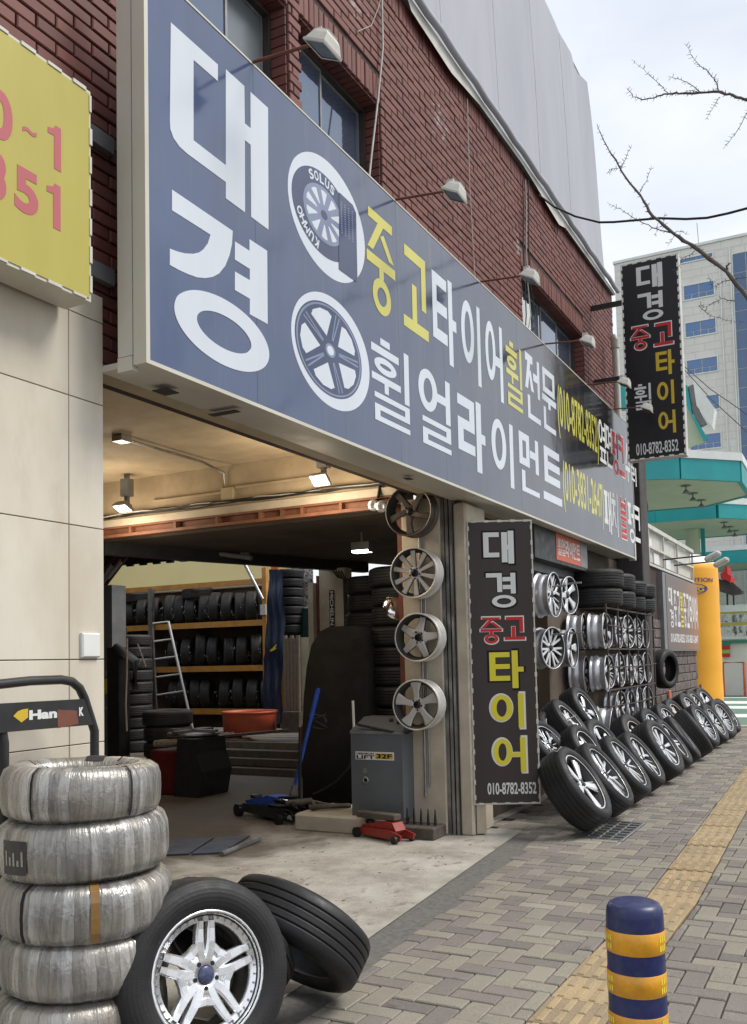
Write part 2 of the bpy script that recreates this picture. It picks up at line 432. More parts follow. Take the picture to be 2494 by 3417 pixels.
# tyre rubber: tread blocks as fine relief round the axis
def rubber(name, c, sip=1.0, rough=.55):
    k = NT(name)
    co = k.n('ShaderNodeTexCoord').outputs['Object']; sp = k.n('ShaderNodeSeparateXYZ'); k.l(co, sp.inputs[0])
    ang = k.math('ARCTAN2', sp.outputs[1], sp.outputs[0])
    w = k.math('SINE', k.math('ADD', k.math('MULTIPLY', ang, 62.0), k.math('MULTIPLY', sp.outputs[2], 42.0)))
    blk = k.math('GREATER_THAN', w, .78)
    r2 = k.math('ADD', k.math('MULTIPLY', sp.outputs[0], sp.outputs[0]), k.math('MULTIPLY', sp.outputs[1], sp.outputs[1]))
    tread = k.math('GREATER_THAN', r2, .283 ** 2)
    h = k.math('MULTIPLY', k.math('MULTIPLY', blk, tread), -1.0 * sip)
    ring = k.math('MULTIPLY', k.math('SINE', k.math('MULTIPLY', k.math('SQRT', r2), 420.0)), .12)
    h = k.math('ADD', h, ring)
    h = k.math('ADD', h, k.math('MULTIPLY', k.noise(90, 3), .35))
    rr_ = k.math('SQRT', r2); band = k.math('MULTIPLY', k.math('GREATER_THAN', rr_, .262), k.math('LESS_THAN', rr_, .280))
    h = k.math('ADD', h, k.math('MULTIPLY', k.math('MULTIPLY', band, k.math('GREATER_THAN', k.math('SINE', k.math('MULTIPLY', ang, 150.0)), 0.0)), .5))
    dust = k.ramp(k.noise(6, 6, .7), [(.35, 0), (.75, .55)])
    k.col(k.mix(dust, c, tuple(min(1, x * 2.1 + .008) for x in c)))
    k.set(Roughness=k.ramp(k.noise(9, 4), [(.3, rough - .12), (.7, rough + .1)]), Specular_IOR_Level=.36)
    k.bump(h, .5, .004)
    MAT[name] = k.m; return k.m
RUB = rubber('tyre_rubber', (.0105, .0105, .0115))
RUB2 = rubber('tyre_rubber_worn', (.014, .0135, .0135), .8, .62)
RUB3 = rubber('tyre_rubber_stored', (.030, .029, .028), .8, .6)
RUBIN = simple('tyre_inner_liner', (.022, .021, .021), .7, 0, .3, 20)
def alloy(name, c, rough, metal, grime=.3):
    k = NT(name)
    g = k.ramp(k.noise(11, 6, .7), [(.42, 0), (.74, grime)])
    k.col(k.mix(g, c, tuple(x * .45 for x in c)))
    k.set(Metallic=metal, Roughness=k.ramp(k.noise(25, 4), [(.3, rough - .06), (.7, rough + .1)]))
    MAT[name] = k.m; return k.m
AL_S = alloy('silver_alloy', (.62, .63, .66), .30, .85, .35)
AL_B = alloy('bright_alloy', (.88, .89, .91), .24, .8, .05)
AL_G = alloy('dusty_grey_alloy', (.60, .58, .55), .42, .25, .35)
AL_D = alloy('dark_alloy', (.115, .10, .09), .42, .5, .4)
AL_K = alloy('black_alloy', (.02, .02, .022), .25, .3, .3)
BARREL = alloy('brushed_barrel_metal', (.56, .57, .61), .34, .55, .35)
AL_M = alloy('matte_silver_alloy', (.70, .71, .73), .33, .35, .2)
HOLE = simple('recess_black', (.006, .006, .006), .8)
CAPBLUE = simple('cap_blue_enamel', (.05, .06, .13), .25, .2, .3, 60, coat=.5)

# silver film wrapping the stacked tyres
def film():
    k = NT('silver_wrap_film')
    co = k.n('ShaderNodeTexCoord').outputs['Object']; sp = k.n('ShaderNodeSeparateXYZ'); k.l(co, sp.inputs[0])
    ang = k.math('ARCTAN2', sp.outputs[1], sp.outputs[0])
    wob = k.noise(5, 3, .5)
    # film wound round the tyre's section: overlapping strips, each with its own tone and a lifted edge
    u = k.math('ADD', k.math('MULTIPLY', ang, 7.6), k.math('MULTIPLY', wob, 1.1))
    cell = k.math('FLOOR', u); fr = k.math('FRACT', u)
    wnz = k.n('ShaderNodeTexWhiteNoise', noise_dimensions='1D'); k.l(cell, wnz.inputs['W'])
    edge = k.ramp(fr, [(0, 1), (.05, 1), (.09, 0), (1, 0)])
    cb = k.n('ShaderNodeCombineXYZ'); k.l(k.math('MULTIPLY', ang, 9.0), cb.inputs[0]); k.l(k.math('MULTIPLY', sp.outputs[2], 5.0), cb.inputs[1]); k.l(k.math('MULTIPLY', cell, .37), cb.inputs[2])
    n1 = k.n('ShaderNodeTexNoise'); n1.inputs['Scale'].default_value = 1.7; n1.inputs['Detail'].default_value = 4; n1.inputs['Roughness'].default_value = .5; n1.inputs['Distortion'].default_value = .6; k.l(cb.outputs[0], n1.inputs['Vector'])
    n2 = k.noise(8, 4, .6); n3 = k.noise(5, 5, .6); n4 = k.noise(22, 5, .6, 'obj', None, 1.8)
    tone = k.math('ADD', k.math('MULTIPLY', wnz.outputs['Value'], .32), k.math('MULTIPLY', n1.outputs['Fac'], .68))
    c1 = k.ramp(tone, [(.25, (.19, .183, .172)), (.5, (.31, .302, .285)), (.75, (.50, .50, .49))])
    c2 = k.mix(k.ramp(n3, [(.45, 0), (.7, .6)]), c1, (.40, .345, .285))
    c2 = k.mix(k.math('MULTIPLY', edge, .45), c2, (.16, .15, .14))
    k.col(c2); k.set(Metallic=.5, Roughness=k.ramp(n2, [(.35, .15), (.65, .48)]))
    h = k.math('ADD', k.math('MULTIPLY', n1.outputs['Fac'], .8), k.math('MULTIPLY', fr, -.35)); h = k.math('ADD', h, k.math('MULTIPLY', n4, .28))
    k.bump(h, .7, .014); MAT['film'] = k.m; return k.m
FILM = film()

# brick faces: each brick its own shade
def brickmat():
    k = NT('red_brick')
    oi = k.n('ShaderNodeObjectInfo').outputs['Random']; ge = k.n('ShaderNodeNewGeometry')
    r = k.math('FRACT', k.math('ADD', oi, ge.outputs['Random Per Island']))
    c = k.ramp(r, [(0, (.135, .046, .037)), (.4, (.160, .054, .043)), (.75, (.178, .064, .050)), (1, (.112, .040, .034))])
    g = k.ramp(k.noise(2.2, 7, .7, 'world'), [(.48, 0), (.8, .45)])
    c = k.mix(g, c, (.075, .032, .03))
    dr = k.ramp(k.noise(1.4, 6, .6, 'world', (1, 4, .35)), [(.62, 0), (.8, .35)])
    c = k.mix(dr, c, (.30, .20, .18))
    for (yy, zz, rr) in ((5.85, 6.42, .34), (7.45, 6.30, .42), (9.55, 6.0, .36)):     # remains of white paint on the brickwork
        vd = k.n('ShaderNodeVectorMath', operation='DISTANCE'); k.l(k.coord('world'), vd.inputs[0]); vd.inputs[1].default_value = (-3.13, yy, zz)
        f = k.math('SUBTRACT', 1.0, k.math('DIVIDE', vd.outputs['Value'], rr))
        f = k.math('ADD', f, k.math('MULTIPLY', k.math('ADD', k.noise(9, 6, .75, 'world', (1, 1, 2.2)), -.62), 4.2))
        c = k.mix(k.ramp(f, [(.25, 0), (.8, .75)]), c, (.42, .37, .35))
    k.col(c); k.set(Roughness=.6, Specular_IOR_Level=.35); k.bump(k.noise(160, 4, .6, 'world'), .25, .003)
    MAT['brick'] = k.m; return k.m
BRICK = brickmat()
MORTAR = simple('dark_mortar', (.045, .022, .019), .9, 0, .3, 30, .3, co='world')
# pavers
def paver(name, stops):
    k = NT(name)
    oi = k.n('ShaderNodeObjectInfo').outputs['Random']; ge = k.n('ShaderNodeNewGeometry')
    r = k.math('FRACT', k.math('ADD', oi, ge.outputs['Random Per Island']))
    c = k.ramp(r, stops)
    g = k.ramp(k.noise(1.1, 7, .7, 'world'), [(.42, 0), (.75, .45)])
    c = k.mix(g, c, (.125, .108, .093))
    st = k.ramp(k.noise(5.5, 4, .55, 'world'), [(.66, 0), (.72, .6)]); c = k.mix(st, c, (.09, .08, .07))
    ed = k.ramp(k.noise(38, 3, .7, 'world'), [(.60, 0), (.70, .35)]); c = k.mix(ed, c, (.30, .28, .24))
    sp = k.ramp(k.noise(230, 2, .5, 'world'), [(.35, .72), (.5, 1.0), (.68, 1.22)])
    c = k.mix(1.0, c, sp, 'MULTIPLY')
    k.col(c); k.set(Roughness=.82, Specular_IOR_Level=.3); k.bump(k.noise(150, 5, .65, 'world'), .5, .004)
    MAT[name] = k.m; return k.m
PAVER = paver('paver_concrete', [(0, (.235, .22, .18)), (.22, (.285, .265, .215)), (.45, (.25, .23, .19)), (.52, (.195, .176, .160)), (.8, (.218, .196, .177)), (.93, (.160, .146, .134)), (1, (.32, .30, .255))])
TACT = paver('tactile_ochre', [(0, (.34, .255, .145)), (.35, (.41, .31, .18)), (.7, (.37, .285, .17)), (1, (.29, .225, .145))])
JOINT = simple('joint_sand', (.075, .066, .056), .95, 0, .35, 40, .4, 120, 'world')
def concrete():
    k = NT('worn_concrete')
    a = k.noise(2.3, 8, .68, 'world'); b = k.noise(.75, 7, .62, 'world', None, .6); c3 = k.noise(9, 6, .7, 'world', (1, .5, 1))
    c = k.ramp(a, [(.30, (.225, .205, .172)), (.5, (.35, .33, .29)), (.68, (.46, .445, .405))])
    c = k.mix(k.ramp(c3, [(.56, 0), (.66, .7)]), c, (.16, .125, .095))
    # the floor turns darker and browner away from the street, with a ragged edge
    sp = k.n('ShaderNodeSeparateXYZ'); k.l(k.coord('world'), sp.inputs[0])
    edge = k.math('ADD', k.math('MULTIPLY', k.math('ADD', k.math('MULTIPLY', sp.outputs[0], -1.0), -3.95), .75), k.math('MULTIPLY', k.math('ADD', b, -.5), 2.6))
    darkmix = k.ramp(edge, [(.1, 0), (.55, .9)])
    c = k.mix(darkmix, c, k.ramp(a, [(.3, (.05, .040, .031)), (.6, (.10, .08, .062)), (.78, (.20, .16, .115))]))
    k.col(c); k.set(Roughness=k.ramp(a, [(.3, .6), (.7, .85)]))
    k.bump(k.math('ADD', k.math('MULTIPLY', c3, 1.0), k.math('MULTIPLY', k.noise(55, 5, .7, 'world'), .5)), .7, .014)
    MAT['concrete'] = k.m; return k.m
CONC = concrete()
ASPH = simple('asphalt_strip', (.125, .120, .112), .9, 0, .25, 30, .5, 220, 'world', dirt=(.15, .14, .12), dscale=2, damt=.4)
GREEN = simple('green_painted_asphalt', (.105, .20, .165), .75, 0, .15, 6, .2, 90, 'world', dirt=(.20, .24, .21), dscale=.8, damt=.5)
STRIPE = simple('white_road_paint', (.72, .74, .66), .7, 0, .12, 5, 0, co='world')
# cream stone tiles
def tilemat():
    k = NT('cream_stone_tile')
    oi = k.n('ShaderNodeObjectInfo').outputs['Random']
    v = k.noise(2.4, 7, .65, 'world', (1.6, 1.6, .8)); w = k.noise(1.2, 5, .6, 'world')
    c = k.ramp(v, [(.3, (.55, .50, .41)), (.55, (.63, .58, .49)), (.75, (.66, .61, .52))])
    c = k.mix(k.ramp(w, [(.5, 0), (.75, .5)]), c, (.52, .455, .345))
    c = k.mix(1.0, c, k.ramp(oi, [(0, (.93, .92, .90)), (1, (1.04, 1.04, 1.04))]), 'MULTIPLY')
    f = k.noise(42, 5, .7, 'world', (1, 1, .10)); c = k.mix(k.ramp(f, [(.60, 0), (.76, .28)]), c, (.44, .39, .31)); f2 = k.noise(6, 6, .7, 'world', (1, 1, .35)); c = k.mix(k.ramp(f2, [(.56, 0), (.72, .35)]), c, (.44, .37, .26))
    k.col(c); k.set(Roughness=.42, Specular_IOR_Level=.4); k.bump(k.noise(40, 4, .6, 'world', (1, 1, .2)), .08, .003)
    MAT['tile'] = k.m; return k.m
TILE = tilemat()
GROUT = simple('tile_grout', (.20, .165, .12), .9, co='world')
PLASTER = simple('tan_plaster', (.46, .37, .25), .82, 0, .12, 3, .25, 45, 'world', dirt=(.26, .19, .12), dscale=1.4, damt=.55)
PILLAR = simple('cream_painted_pillar', (.50, .445, .355), .7, 0, .12, 4, .25, 50, 'world', dirt=(.30, .235, .165), dscale=2.3, damt=.6)
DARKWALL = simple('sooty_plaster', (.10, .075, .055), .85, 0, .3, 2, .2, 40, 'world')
BRIGHTWALL = simple('pale_yellow_panel', (.72, .67, .47), .7, 0, .1, 3, co='world', dirt=(.40, .36, .25), dscale=1.1, damt=.5)
def backlitwall():  # upper rear wall made translucent so daylight behind it brightens it
    k = NT('backlit_yellow_wall'); tr = k.n('ShaderNodeBsdfTranslucent'); tr.inputs[0].default_value = (.80, .74, .50, 1); mx_ = k.n('ShaderNodeMixShader'); mx_.inputs[0].default_value = .62
    k.col(k.mix(k.ramp(k.noise(1.1, 5, .6, 'world'), [(.45, 0), (.75, .5)]), (.74, .69, .48), (.5, .45, .31))); k.set(Roughness=.6)
    k.l(k.b.outputs[0], mx_.inputs[1]); k.l(tr.outputs[0], mx_.inputs[2]); k.l(mx_.outputs[0], k.out.inputs[0]); return k.m
BACKLITWALL = backlitwall()
CREAMMETAL = simple('cream_painted_metal', (.56, .54, .47), .45, 0, .08, 5, 0, dirt=(.36, .31, .22), dscale=2.5, damt=.5)
GREYMETAL = simple('grey_painted_metal', (.20, .205, .21), .45, .2, .12, 8, 0, dirt=(.10, .09, .08), dscale=3, damt=.4)
CONSOLE = simple('blue_grey_enamel', (.125, .14, .155), .4, .1, .1, 6, .03, 30, dirt=(.07, .065, .06), dscale=3, damt=.6)
STEEL = simple('galvanised_steel', (.34, .345, .35), .38, .8, .2, 9, 0, dirt=(.15, .12, .09), dscale=4, damt=.5)
RAILDK = simple('dark_steel', (.035, .035, .037), .4, .6, .2, 10)
RUST = simple('rusty_red_steel', (.17, .06, .035), .7, .1, .3, 12, .2, 70, dirt=(.07, .03, .02), dscale=6, damt=.7)
RUSTBAR = simple('brown_wire_steel', (.075, .055, .045), .6, .5, .3, 20)
OXIDE = simple('red_oxide_beam', (.21, .085, .045), .65, .05, .25, 6, .1, co='world', dirt=(.10, .05, .03), dscale=4, damt=.5)
WHITEPL = simple('aged_white_plastic', (.55, .54, .49), .5, 0, .1, 8, 0, dirt=(.33, .30, .24), dscale=5, damt=.5)
ORANGE = simple('orange_beam_paint', (.55, .26, .055), .5, 0, .15, 5, 0, dirt=(.24, .12, .04), dscale=4, damt=.5)
BLACKP = simple('black_paint', (.018, .018, .019), .5, 0, .3, 12)
BLACKCLOTH = simple('black_cloth', (.0075, .0065, .006), .9, 0, .3, 6, .3, 40)
BLUEP = simple('blue_jack_paint', (.022, .085, .50), .35, 0, .15, 8, 0, coat=.3, dirt=(.03, .035, .06), dscale=7, damt=.5)
REDP = simple('red_jack_paint', (.33, .022, .016), .4, 0, .2, 8, 0, coat=.2, dirt=(.08, .02, .015), dscale=7, damt=.5)
TUBRED = simple('red_plastic_tub', (.50, .085, .035), .55, 0, .12, 5, 0, dirt=(.22, .06, .035), dscale=3, damt=.5)
WOOD = simple('weathered_plank', (.095, .078, .064), .85, 0, .35, 9, .3, 60, dirt=(.07, .055, .045), dscale=4, damt=.6)
WOODP = simple('pale_plank', (.155, .135, .112), .85, 0, .3, 9, .3, 60, dirt=(.10, .08, .06), dscale=4, damt=.5)
TARPBLUE = simple('blue_tarpaulin', (.016, .032, .07), .35, 0, .3, 6, .4, 9)
CABLE = simple('black_cable', (.012, .012, .012), .6)
GREYCABLE = simple('pale_cable', (.42, .40, .37), .6)
GLASSDK = None
def glassmat(name, base, rough=.04, spec=.8, dust=.0, metal=0.0):
    k = NT(name)
    d = k.ramp(k.noise(38, 3, .8, 'world'), [(.66, 0), (.72, dust)]); s2 = k.ramp(k.noise(2.2, 6, .65, 'world'), [(.4, 0), (.8, dust * .45)])
    c = k.mix(d, base, (.55, .58, .60)); c = k.mix(s2, c, (.20, .22, .23)); k.col(c)
    k.set(Roughness=rough, Specular_IOR_Level=spec, Metallic=metal, IOR=1.6)
    MAT[name] = k.m; return k.m
GLASS = glassmat('dusty_window_glass', (.12, .16, .24), .04, 1.0, .5, .6)  # blue base tint stands in for the reflected blue sky
FROST = glassmat('film_covered_glass', (.14, .165, .18), .25, .8, .35, .2)
BARRELSHADE = alloy('shaded_barrel_metal', (.045, .042, .04), .55, .35, .4)  # inside of the rim barrel painted dark to stand for its shade
BLUEGLASS = glassmat('blue_curtain_glass', (.018, .075, .19), .06, 1.0, .0)
PANEGLASS = glassmat('reflective_office_glass', (.035, .13, .33), .05, 1.0, .0)
def signmat(name, c, rough=.13, coat=.0, var=.08, grime=.15, spec=.6):
    k = NT(name)
    a = k.noise(2.6, 6, .6, 'world', (1, 1, .25)); col = k.mix(k.ramp(a, [(.35, 0), (.7, 1)]), tuple(x*(1-var) for x in c), tuple(x*(1+var) for x in c))
    g = k.ramp(k.noise(5, 6, .7, 'world', (1, 1, .3)), [(.6, 0), (.85, grime)])
    k.col(k.mix(g, col, (.16, .15, .14)))
    k.set(Roughness=k.ramp(a, [(.3, rough), (.7, rough + .05)]), Specular_IOR_Level=spec)
    MAT[name] = k.m; return k.m
def signprint():
    """printed vinyl: navy at the near end shading to charcoal at the far end of the board"""
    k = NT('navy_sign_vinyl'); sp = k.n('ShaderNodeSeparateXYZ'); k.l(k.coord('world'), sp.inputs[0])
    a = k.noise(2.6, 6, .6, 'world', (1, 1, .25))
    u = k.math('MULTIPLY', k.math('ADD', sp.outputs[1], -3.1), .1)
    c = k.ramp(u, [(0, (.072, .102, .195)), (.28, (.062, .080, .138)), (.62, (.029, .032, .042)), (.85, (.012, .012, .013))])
    c = k.mix(1.0, c, k.ramp(a, [(.3, .88), (.7, 1.1)]), 'MULTIPLY')
    dr = k.ramp(k.noise(7, 6, .65, 'world', (1, 1.6, .12)), [(.56, 0), (.78, .4)]); c = k.mix(dr, c, (.16, .16, .165))
    k.col(c); k.set(Roughness=k.ramp(a, [(.3, .08), (.7, .17)]), Specular_IOR_Level=.85); k.bump(k.noise(1.1, 3, .5, 'world'), .16, .06); MAT['navy'] = k.m; return k.m
NAVY = signprint()
LETTER = signmat('white_vinyl_letter', (.60, .64, .70), .2, var=.04, grime=.08)
LETTERY = signmat('yellow_vinyl_letter', (.56, .52, .09), .22, var=.06, grime=.08)
PRINTDK = signmat('print_dark_blue', (.045, .062, .13), .15, var=.25, grime=.1)
PRINTMD = signmat('print_mid_blue', (.20, .24, .36), .18, var=.2, grime=.1)
YELLOWS = signmat('yellow_sign_flex', (.43, .375, .085), .42, var=.07, grime=.25, spec=.3)
PINK = signmat('faded_red_letter', (.44, .115, .125), .5, var=.06, grime=.1, spec=.3)
BROWNFLEX = signmat('dark_brown_flex', (.046, .034, .033), .45, var=.12, grime=.12, spec=.3)
BLACKFLEX = signmat('black_flex', (.012, .011, .013), .3, var=.2, grime=.1, spec=.35)
WHITEL = signmat('white_flex_letter', (.66, .67, .66), .5, var=.03, grime=.05, spec=.25)
YELL = signmat('yellow_flex_letter', (.66, .58, .045), .5, var=.05, grime=.05, spec=.25)
AMBERL = signmat('amber_flex_letter', (.58, .40, .04), .5, var=.05, grime=.05, spec=.25)
REDL = signmat('red_flex_letter', (.52, .028, .030), .5, var=.05, grime=.05, spec=.25)
OUTL = signmat('letter_outline_black', (.008, .008, .008), .5, var=.1, grime=.0, spec=.2)
def tanflex():
    k = NT('brown_gradient_flex'); sp = k.n('ShaderNodeSeparateXYZ'); k.l(k.coord('world'), sp.inputs[0])
    u = k.math('MULTIPLY', k.math('ADD', sp.outputs[1], -16.3), .26)
    k.col(k.ramp(u, [(0, (.075, .050, .042)), (.55, (.13, .062, .038)), (1, (.27, .105, .048))])); k.set(Roughness=.3); return k.m
TANFLEX = tanflex()
ORSIGN = signmat('orange_red_flex', (.56, .13, .07), .5, var=.05, grime=.12, spec=.3)
TARP = None
def tarpmat():
    k = NT('grey_tarpaulin')
    v = k.noise(.9, 6, .6, 'world', (1, 2.2, .5)); c = k.ramp(v, [(.3, (.345, .355, .40)), (.7, (.40, .405, .445))])
    k.col(c); k.set(Roughness=.6, Specular_IOR_Level=.3); k.bump(k.noise(2.2, 5, .55, 'world', (1, 2.5, .45)), .22, .05); MAT['tarp'] = k.m; return k.m
TARP = tarpmat()
PANEL = simple('pale_stone_panel', (.66, .635, .585), .6, 0, .07, .6, co='world')
PANELJ = simple('panel_joint', (.53, .515, .48), .8)
TEAL = simple('teal_canopy_paint', (.012, .30, .315), .4, 0, .08, 1.5, co='world', dirt=(.02, .22, .23), dscale=.8, damt=.4)
SOFFITG = simple('canopy_soffit', (.46, .49, .36), .6, 0, .06, 1.5, co='world')
WHITEP = simple('white_paint', (.70, .71, .69), .5, 0, .06, 2, co='world', dirt=(.5, .49, .44), dscale=1.5, damt=.4)
INFL = simple('orange_inflatable_cloth', (.86, .40, .02), .5, 0, .05, 1.6, .15, 3, 'world')
INFLW = simple('white_inflatable_cloth', (.74, .74, .73), .5, 0, .05, 2, .2, 4, 'world')
PURPLE = simple('purple_print', (.10, .03, .20), .5)
SHEDBRICK = simple('brown_split_brick', (.085, .058, .05), .75, 0, .4, 18, .6, 24, 'world', dirt=(.30, .28, .27), dscale=9, damt=.55)
BOLLB = simple('bollard_navy_rubber', (.010, .017, .095), .42, 0, .22, 9, .12, 45, coat=.1, dirt=(.055, .06, .10), dscale=14, damt=.7)
BOLLY = simple('bollard_amber_sheet', (.72, .33, .012), .34, 0, .10, 25, .14, 60, coat=.2, dirt=(.36, .17, .03), dscale=11, damt=.65)
REFL = simple('yellow_reflector', (.90, .72, .05), .2, 0, .1, 200, .3, 300)
BARK = simple('bark', (.12, .102, .088), .85, 0, .3, 18, .5, 60)
ROOFDK = simple('dark_roof', (.05, .043, .042), .8, 0, .3, 4)
FLOODGLASS = simple('flood_lamp_glass', (.12, .13, .12), .15, 0, .2, 20)
LAMPLIT = emit('lit_flood_glass', (1, .86, .66), 9)
LAMPLIT2 = emit('lit_work_lamp', (1, .92, .75), 7)
POSTER = None
def postermat():
    k = NT('printed_photo_board'); v = k.noise(2.2, 5, .7, 'world'); w = k.noise(7, 3, .6, 'world')
    k.col(k.mix(k.ramp(w, [(.45, 0), (.55, 1)]), k.ramp(v, [(.4, (.05, .05, .05)), (.6, (.5, .5, .48))]), (.55, .56, .52))); k.set(Roughness=.4); return k.m
POSTER = postermat()
def yardview():
    k = NT('bright_mottled_sheet'); v = k.noise(26, 4, .7, 'world'); w = k.noise(7, 4, .7, 'world')
    c = k.ramp(v, [(.36, (.08, .08, .09)), (.5, (.5, .49, .46)), (.62, (.74, .72, .67))], 'CONSTANT'); k.col(k.mix(k.ramp(w, [(.52, 0), (.6, .6)]), c, (.55, .23, .10))); k.set(Roughness=.6); return k.m
MOTTLE = yardview()

# ================================================================== ground
F = -3.13                                  # plane of the facade
def tact_x(y):                             # left edge of the tactile strip
    if y < 6: return -1.31 + .02 * (y - 3.7)
    return -1.265 - .0255 * (y - 5.9)
mb = MB(); mb.add([(-60, -20, -.035), (60, -20, -.035), (60, 600, -.035), (-60, 600, -.035)], [(0, 1, 2, 3)])
struct('ground', mb, [JOINT])
# garage floor and apron
def curb_x(y): return -2.43 - .0755 * (y - 4.29)
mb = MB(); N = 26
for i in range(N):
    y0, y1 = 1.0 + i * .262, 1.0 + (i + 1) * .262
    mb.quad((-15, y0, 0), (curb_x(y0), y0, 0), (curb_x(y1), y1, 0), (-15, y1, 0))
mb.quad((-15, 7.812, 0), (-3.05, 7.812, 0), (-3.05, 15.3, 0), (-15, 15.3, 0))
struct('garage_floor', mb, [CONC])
mb = MB()
for i in range(N):
    y0, y1 = 1.0 + i * .262, 1.0 + (i + 1) * .262
    w = .28
    mb.quad((curb_x(y0) - .02, y0, -.006), (curb_x(y0) + w, y0, -.009), (curb_x(y1) + w, y1, -.009), (curb_x(y1) - .02, y1, -.006))
struct('asphalt_strip', mb, [ASPH])
# sidewalk of interlocking pavers
walk_bed = MB(); walk_bed.quad((-3.06, 1.0, -.022), (2.6, 1.0, -.022), (2.6, 20.6, -.022), (-3.06, 20.6, -.022))
sidewalk = struct('sidewalk', walk_bed, [JOINT])
C_ = .112
cand = []
gx0, gy0 = -3.06, 1.2
def drain_at(x, y): return -2.24 < x < -1.80 and 7.66 < y < 8.56
for iy in range(int((20.3 - gy0) / C_)):
    for ix in range(int(5.6 / C_)):
        k = (ix - iy) % 4
        if k not in (0, 3): continue
        a, b = (2, 1) if k == 0 else (1, 2)
        x0, y0 = gx0 + ix * C_, gy0 + iy * C_; x1, y1 = x0 + a * C_, y0 + b * C_
        xm, ym = (x0 + x1) / 2, (y0 + y1) / 2
        lim = curb_x(min(ym, 7.8)) + .19 if ym < 7.75 else -3.06
        if x0 < lim: 
            if x1 < lim + .05: continue
            x0 = lim
        tl = tact_x(ym)
        pieces = []
        for (xa, xb_) in ((x0, min(x1, tl - .004)), (max(x0, tl + .304), x1)):      # cut round the tactile strip
            if xb_ - xa < .018: continue
            if xa < -1.80 and xb_ > -2.24 and y0 < 8.56 and y1 > 7.66:               # and round the drain
                for (xc, xd) in ((xa, min(xb_, -2.242)), (max(xa, -1.798), xb_)):
                    if xd - xc > .018: pieces.append((xc, xd, y0, y1))
                xc, xd = max(xa, -2.242), min(xb_, -1.798)
                if xd - xc > .018:
                    if 7.658 - y0 > .018: pieces.append((xc, xd, y0, 7.658))
                    if y1 - 8.562 > .018: pieces.append((xc, xd, 8.562, y1))
            else: pieces.append((xa, xb_, y0, y1))
        for (xa, xb_, yc_, yd_) in pieces:
            if in_view((xm, ym, 0), 1500): cand.append((math.hypot(xm, ym), xa, xb_, yc_, yd_))
cand.sort()
rest = MB(); g = .0035
hdr = random.Random(5)
PMESH = {}
for n, (d, x0, x1, y0, y1) in enumerate(cand):
    h = hdr.uniform(-.0032, .0030)
    if n < 300:
        w, l = round(x1 - x0, 3), round(y1 - y0, 3)
        if (w, l) not in PMESH:
            b = MB(); b.slab(-w/2 + g, w/2 - g, -l/2 + g, l/2 - g, -.022, 0, .005); PMESH[(w, l)] = b.mesh('paver', [PAVER])
        o = link('paver', PMESH[(w, l)], sidewalk); o.location = ((x0+x1)/2, (y0+y1)/2, h - .003)
        o.rotation_euler = (hdr.uniform(-.013, .013), hdr.uniform(-.013, .013), hdr.uniform(-.014, .014))
    else:
        M = T((x0+x1)/2, (y0+y1)/2, h - .003) @ Matrix.Rotation(hdr.uniform(-.007, .007), 4, 'X') @ Matrix.Rotation(hdr.uniform(-.007, .007), 4, 'Y')
        w, l = x1 - x0, y1 - y0
        rest.slab(-w/2 + g, w/2 - g, -l/2 + g, l/2 - g, -.022, 0, .005, 0, M)
part('paver_field', rest, [PAVER], sidewalk, kind='stuff')
# tactile guide strip
path_bed = MB(); path_bed.quad((tact_x(1.2), 1.2, -.021), (tact_x(1.2) + .3, 1.2, -.021), (tact_x(6) + .3, 6, -.021), (tact_x(6), 6, -.021)); path_bed.quad((tact_x(6), 6, -.021), (tact_x(6) + .3, 6, -.021), (tact_x(20) + .3, 20, -.021), (tact_x(20), 20, -.021))
tactile = struct('tactile_path', path_bed, [JOINT])
b = MB(); b.slab(-.148, .148, -.148, .148, -.02, 0, .004)
for i in range(4):
    xx = -.105 + i * .07
    for (ya, yb) in ((-.135, -.005), (.01, .14)): b.slab(xx - .016, xx + .016, ya, yb, -.001, .006, .004)
tm = b.mesh('tactile_tile', [TACT])
y = 1.8
while y < 20:
    o = link('tactile_tile', tm, tactile); o.location = (tact_x(y) + .15, y, rnd(-.006, .003)); o.rotation_euler = (rnd(-.012, .012), rnd(-.012, .012), (-.02 if y < 6 else .0255) + rnd(-.008, .008))
    y += .3025
# forecourt of the filling station
mb = MB(); mb.quad((-40, 20.62, -.012), (40, 20.62, -.012), (40, 90, -.012), (-40, 90, -.012)); struct('forecourt', mb, [GREEN])
mb = MB()
for (y0, y1, x0, x1) in ((23.4, 24.6, -3.35, 1.5), (27.0, 28.3, -4.4, 3), (29.6, 31.2, -5.4, 4), (33.5, 34.0, -6, 4)):
    mb.quad((x0, y0, -.008), (x1, y0 - .2, -.008), (x1, y1, -.008), (x0 - .15, y1, -.008))
struct('road_marking', mb, [STRIPE])
mb = MB(); mb.slab(-3.2, 4, 20.35, 20.6, -.03, .01, .01); struct('kerb', mb, [PILLAR])
mb = MB(); mb.slab(2.55, 2.75, -6, 20.6, -.16, .004, .012); struct('road_kerb', mb, [PILLAR])
mb = MB(); mb.quad((2.75, -20, -.03), (14, -20, -.03), (14, 20.5, -.03), (2.75, 20.5, -.03)); struct('road', mb, [ASPH])

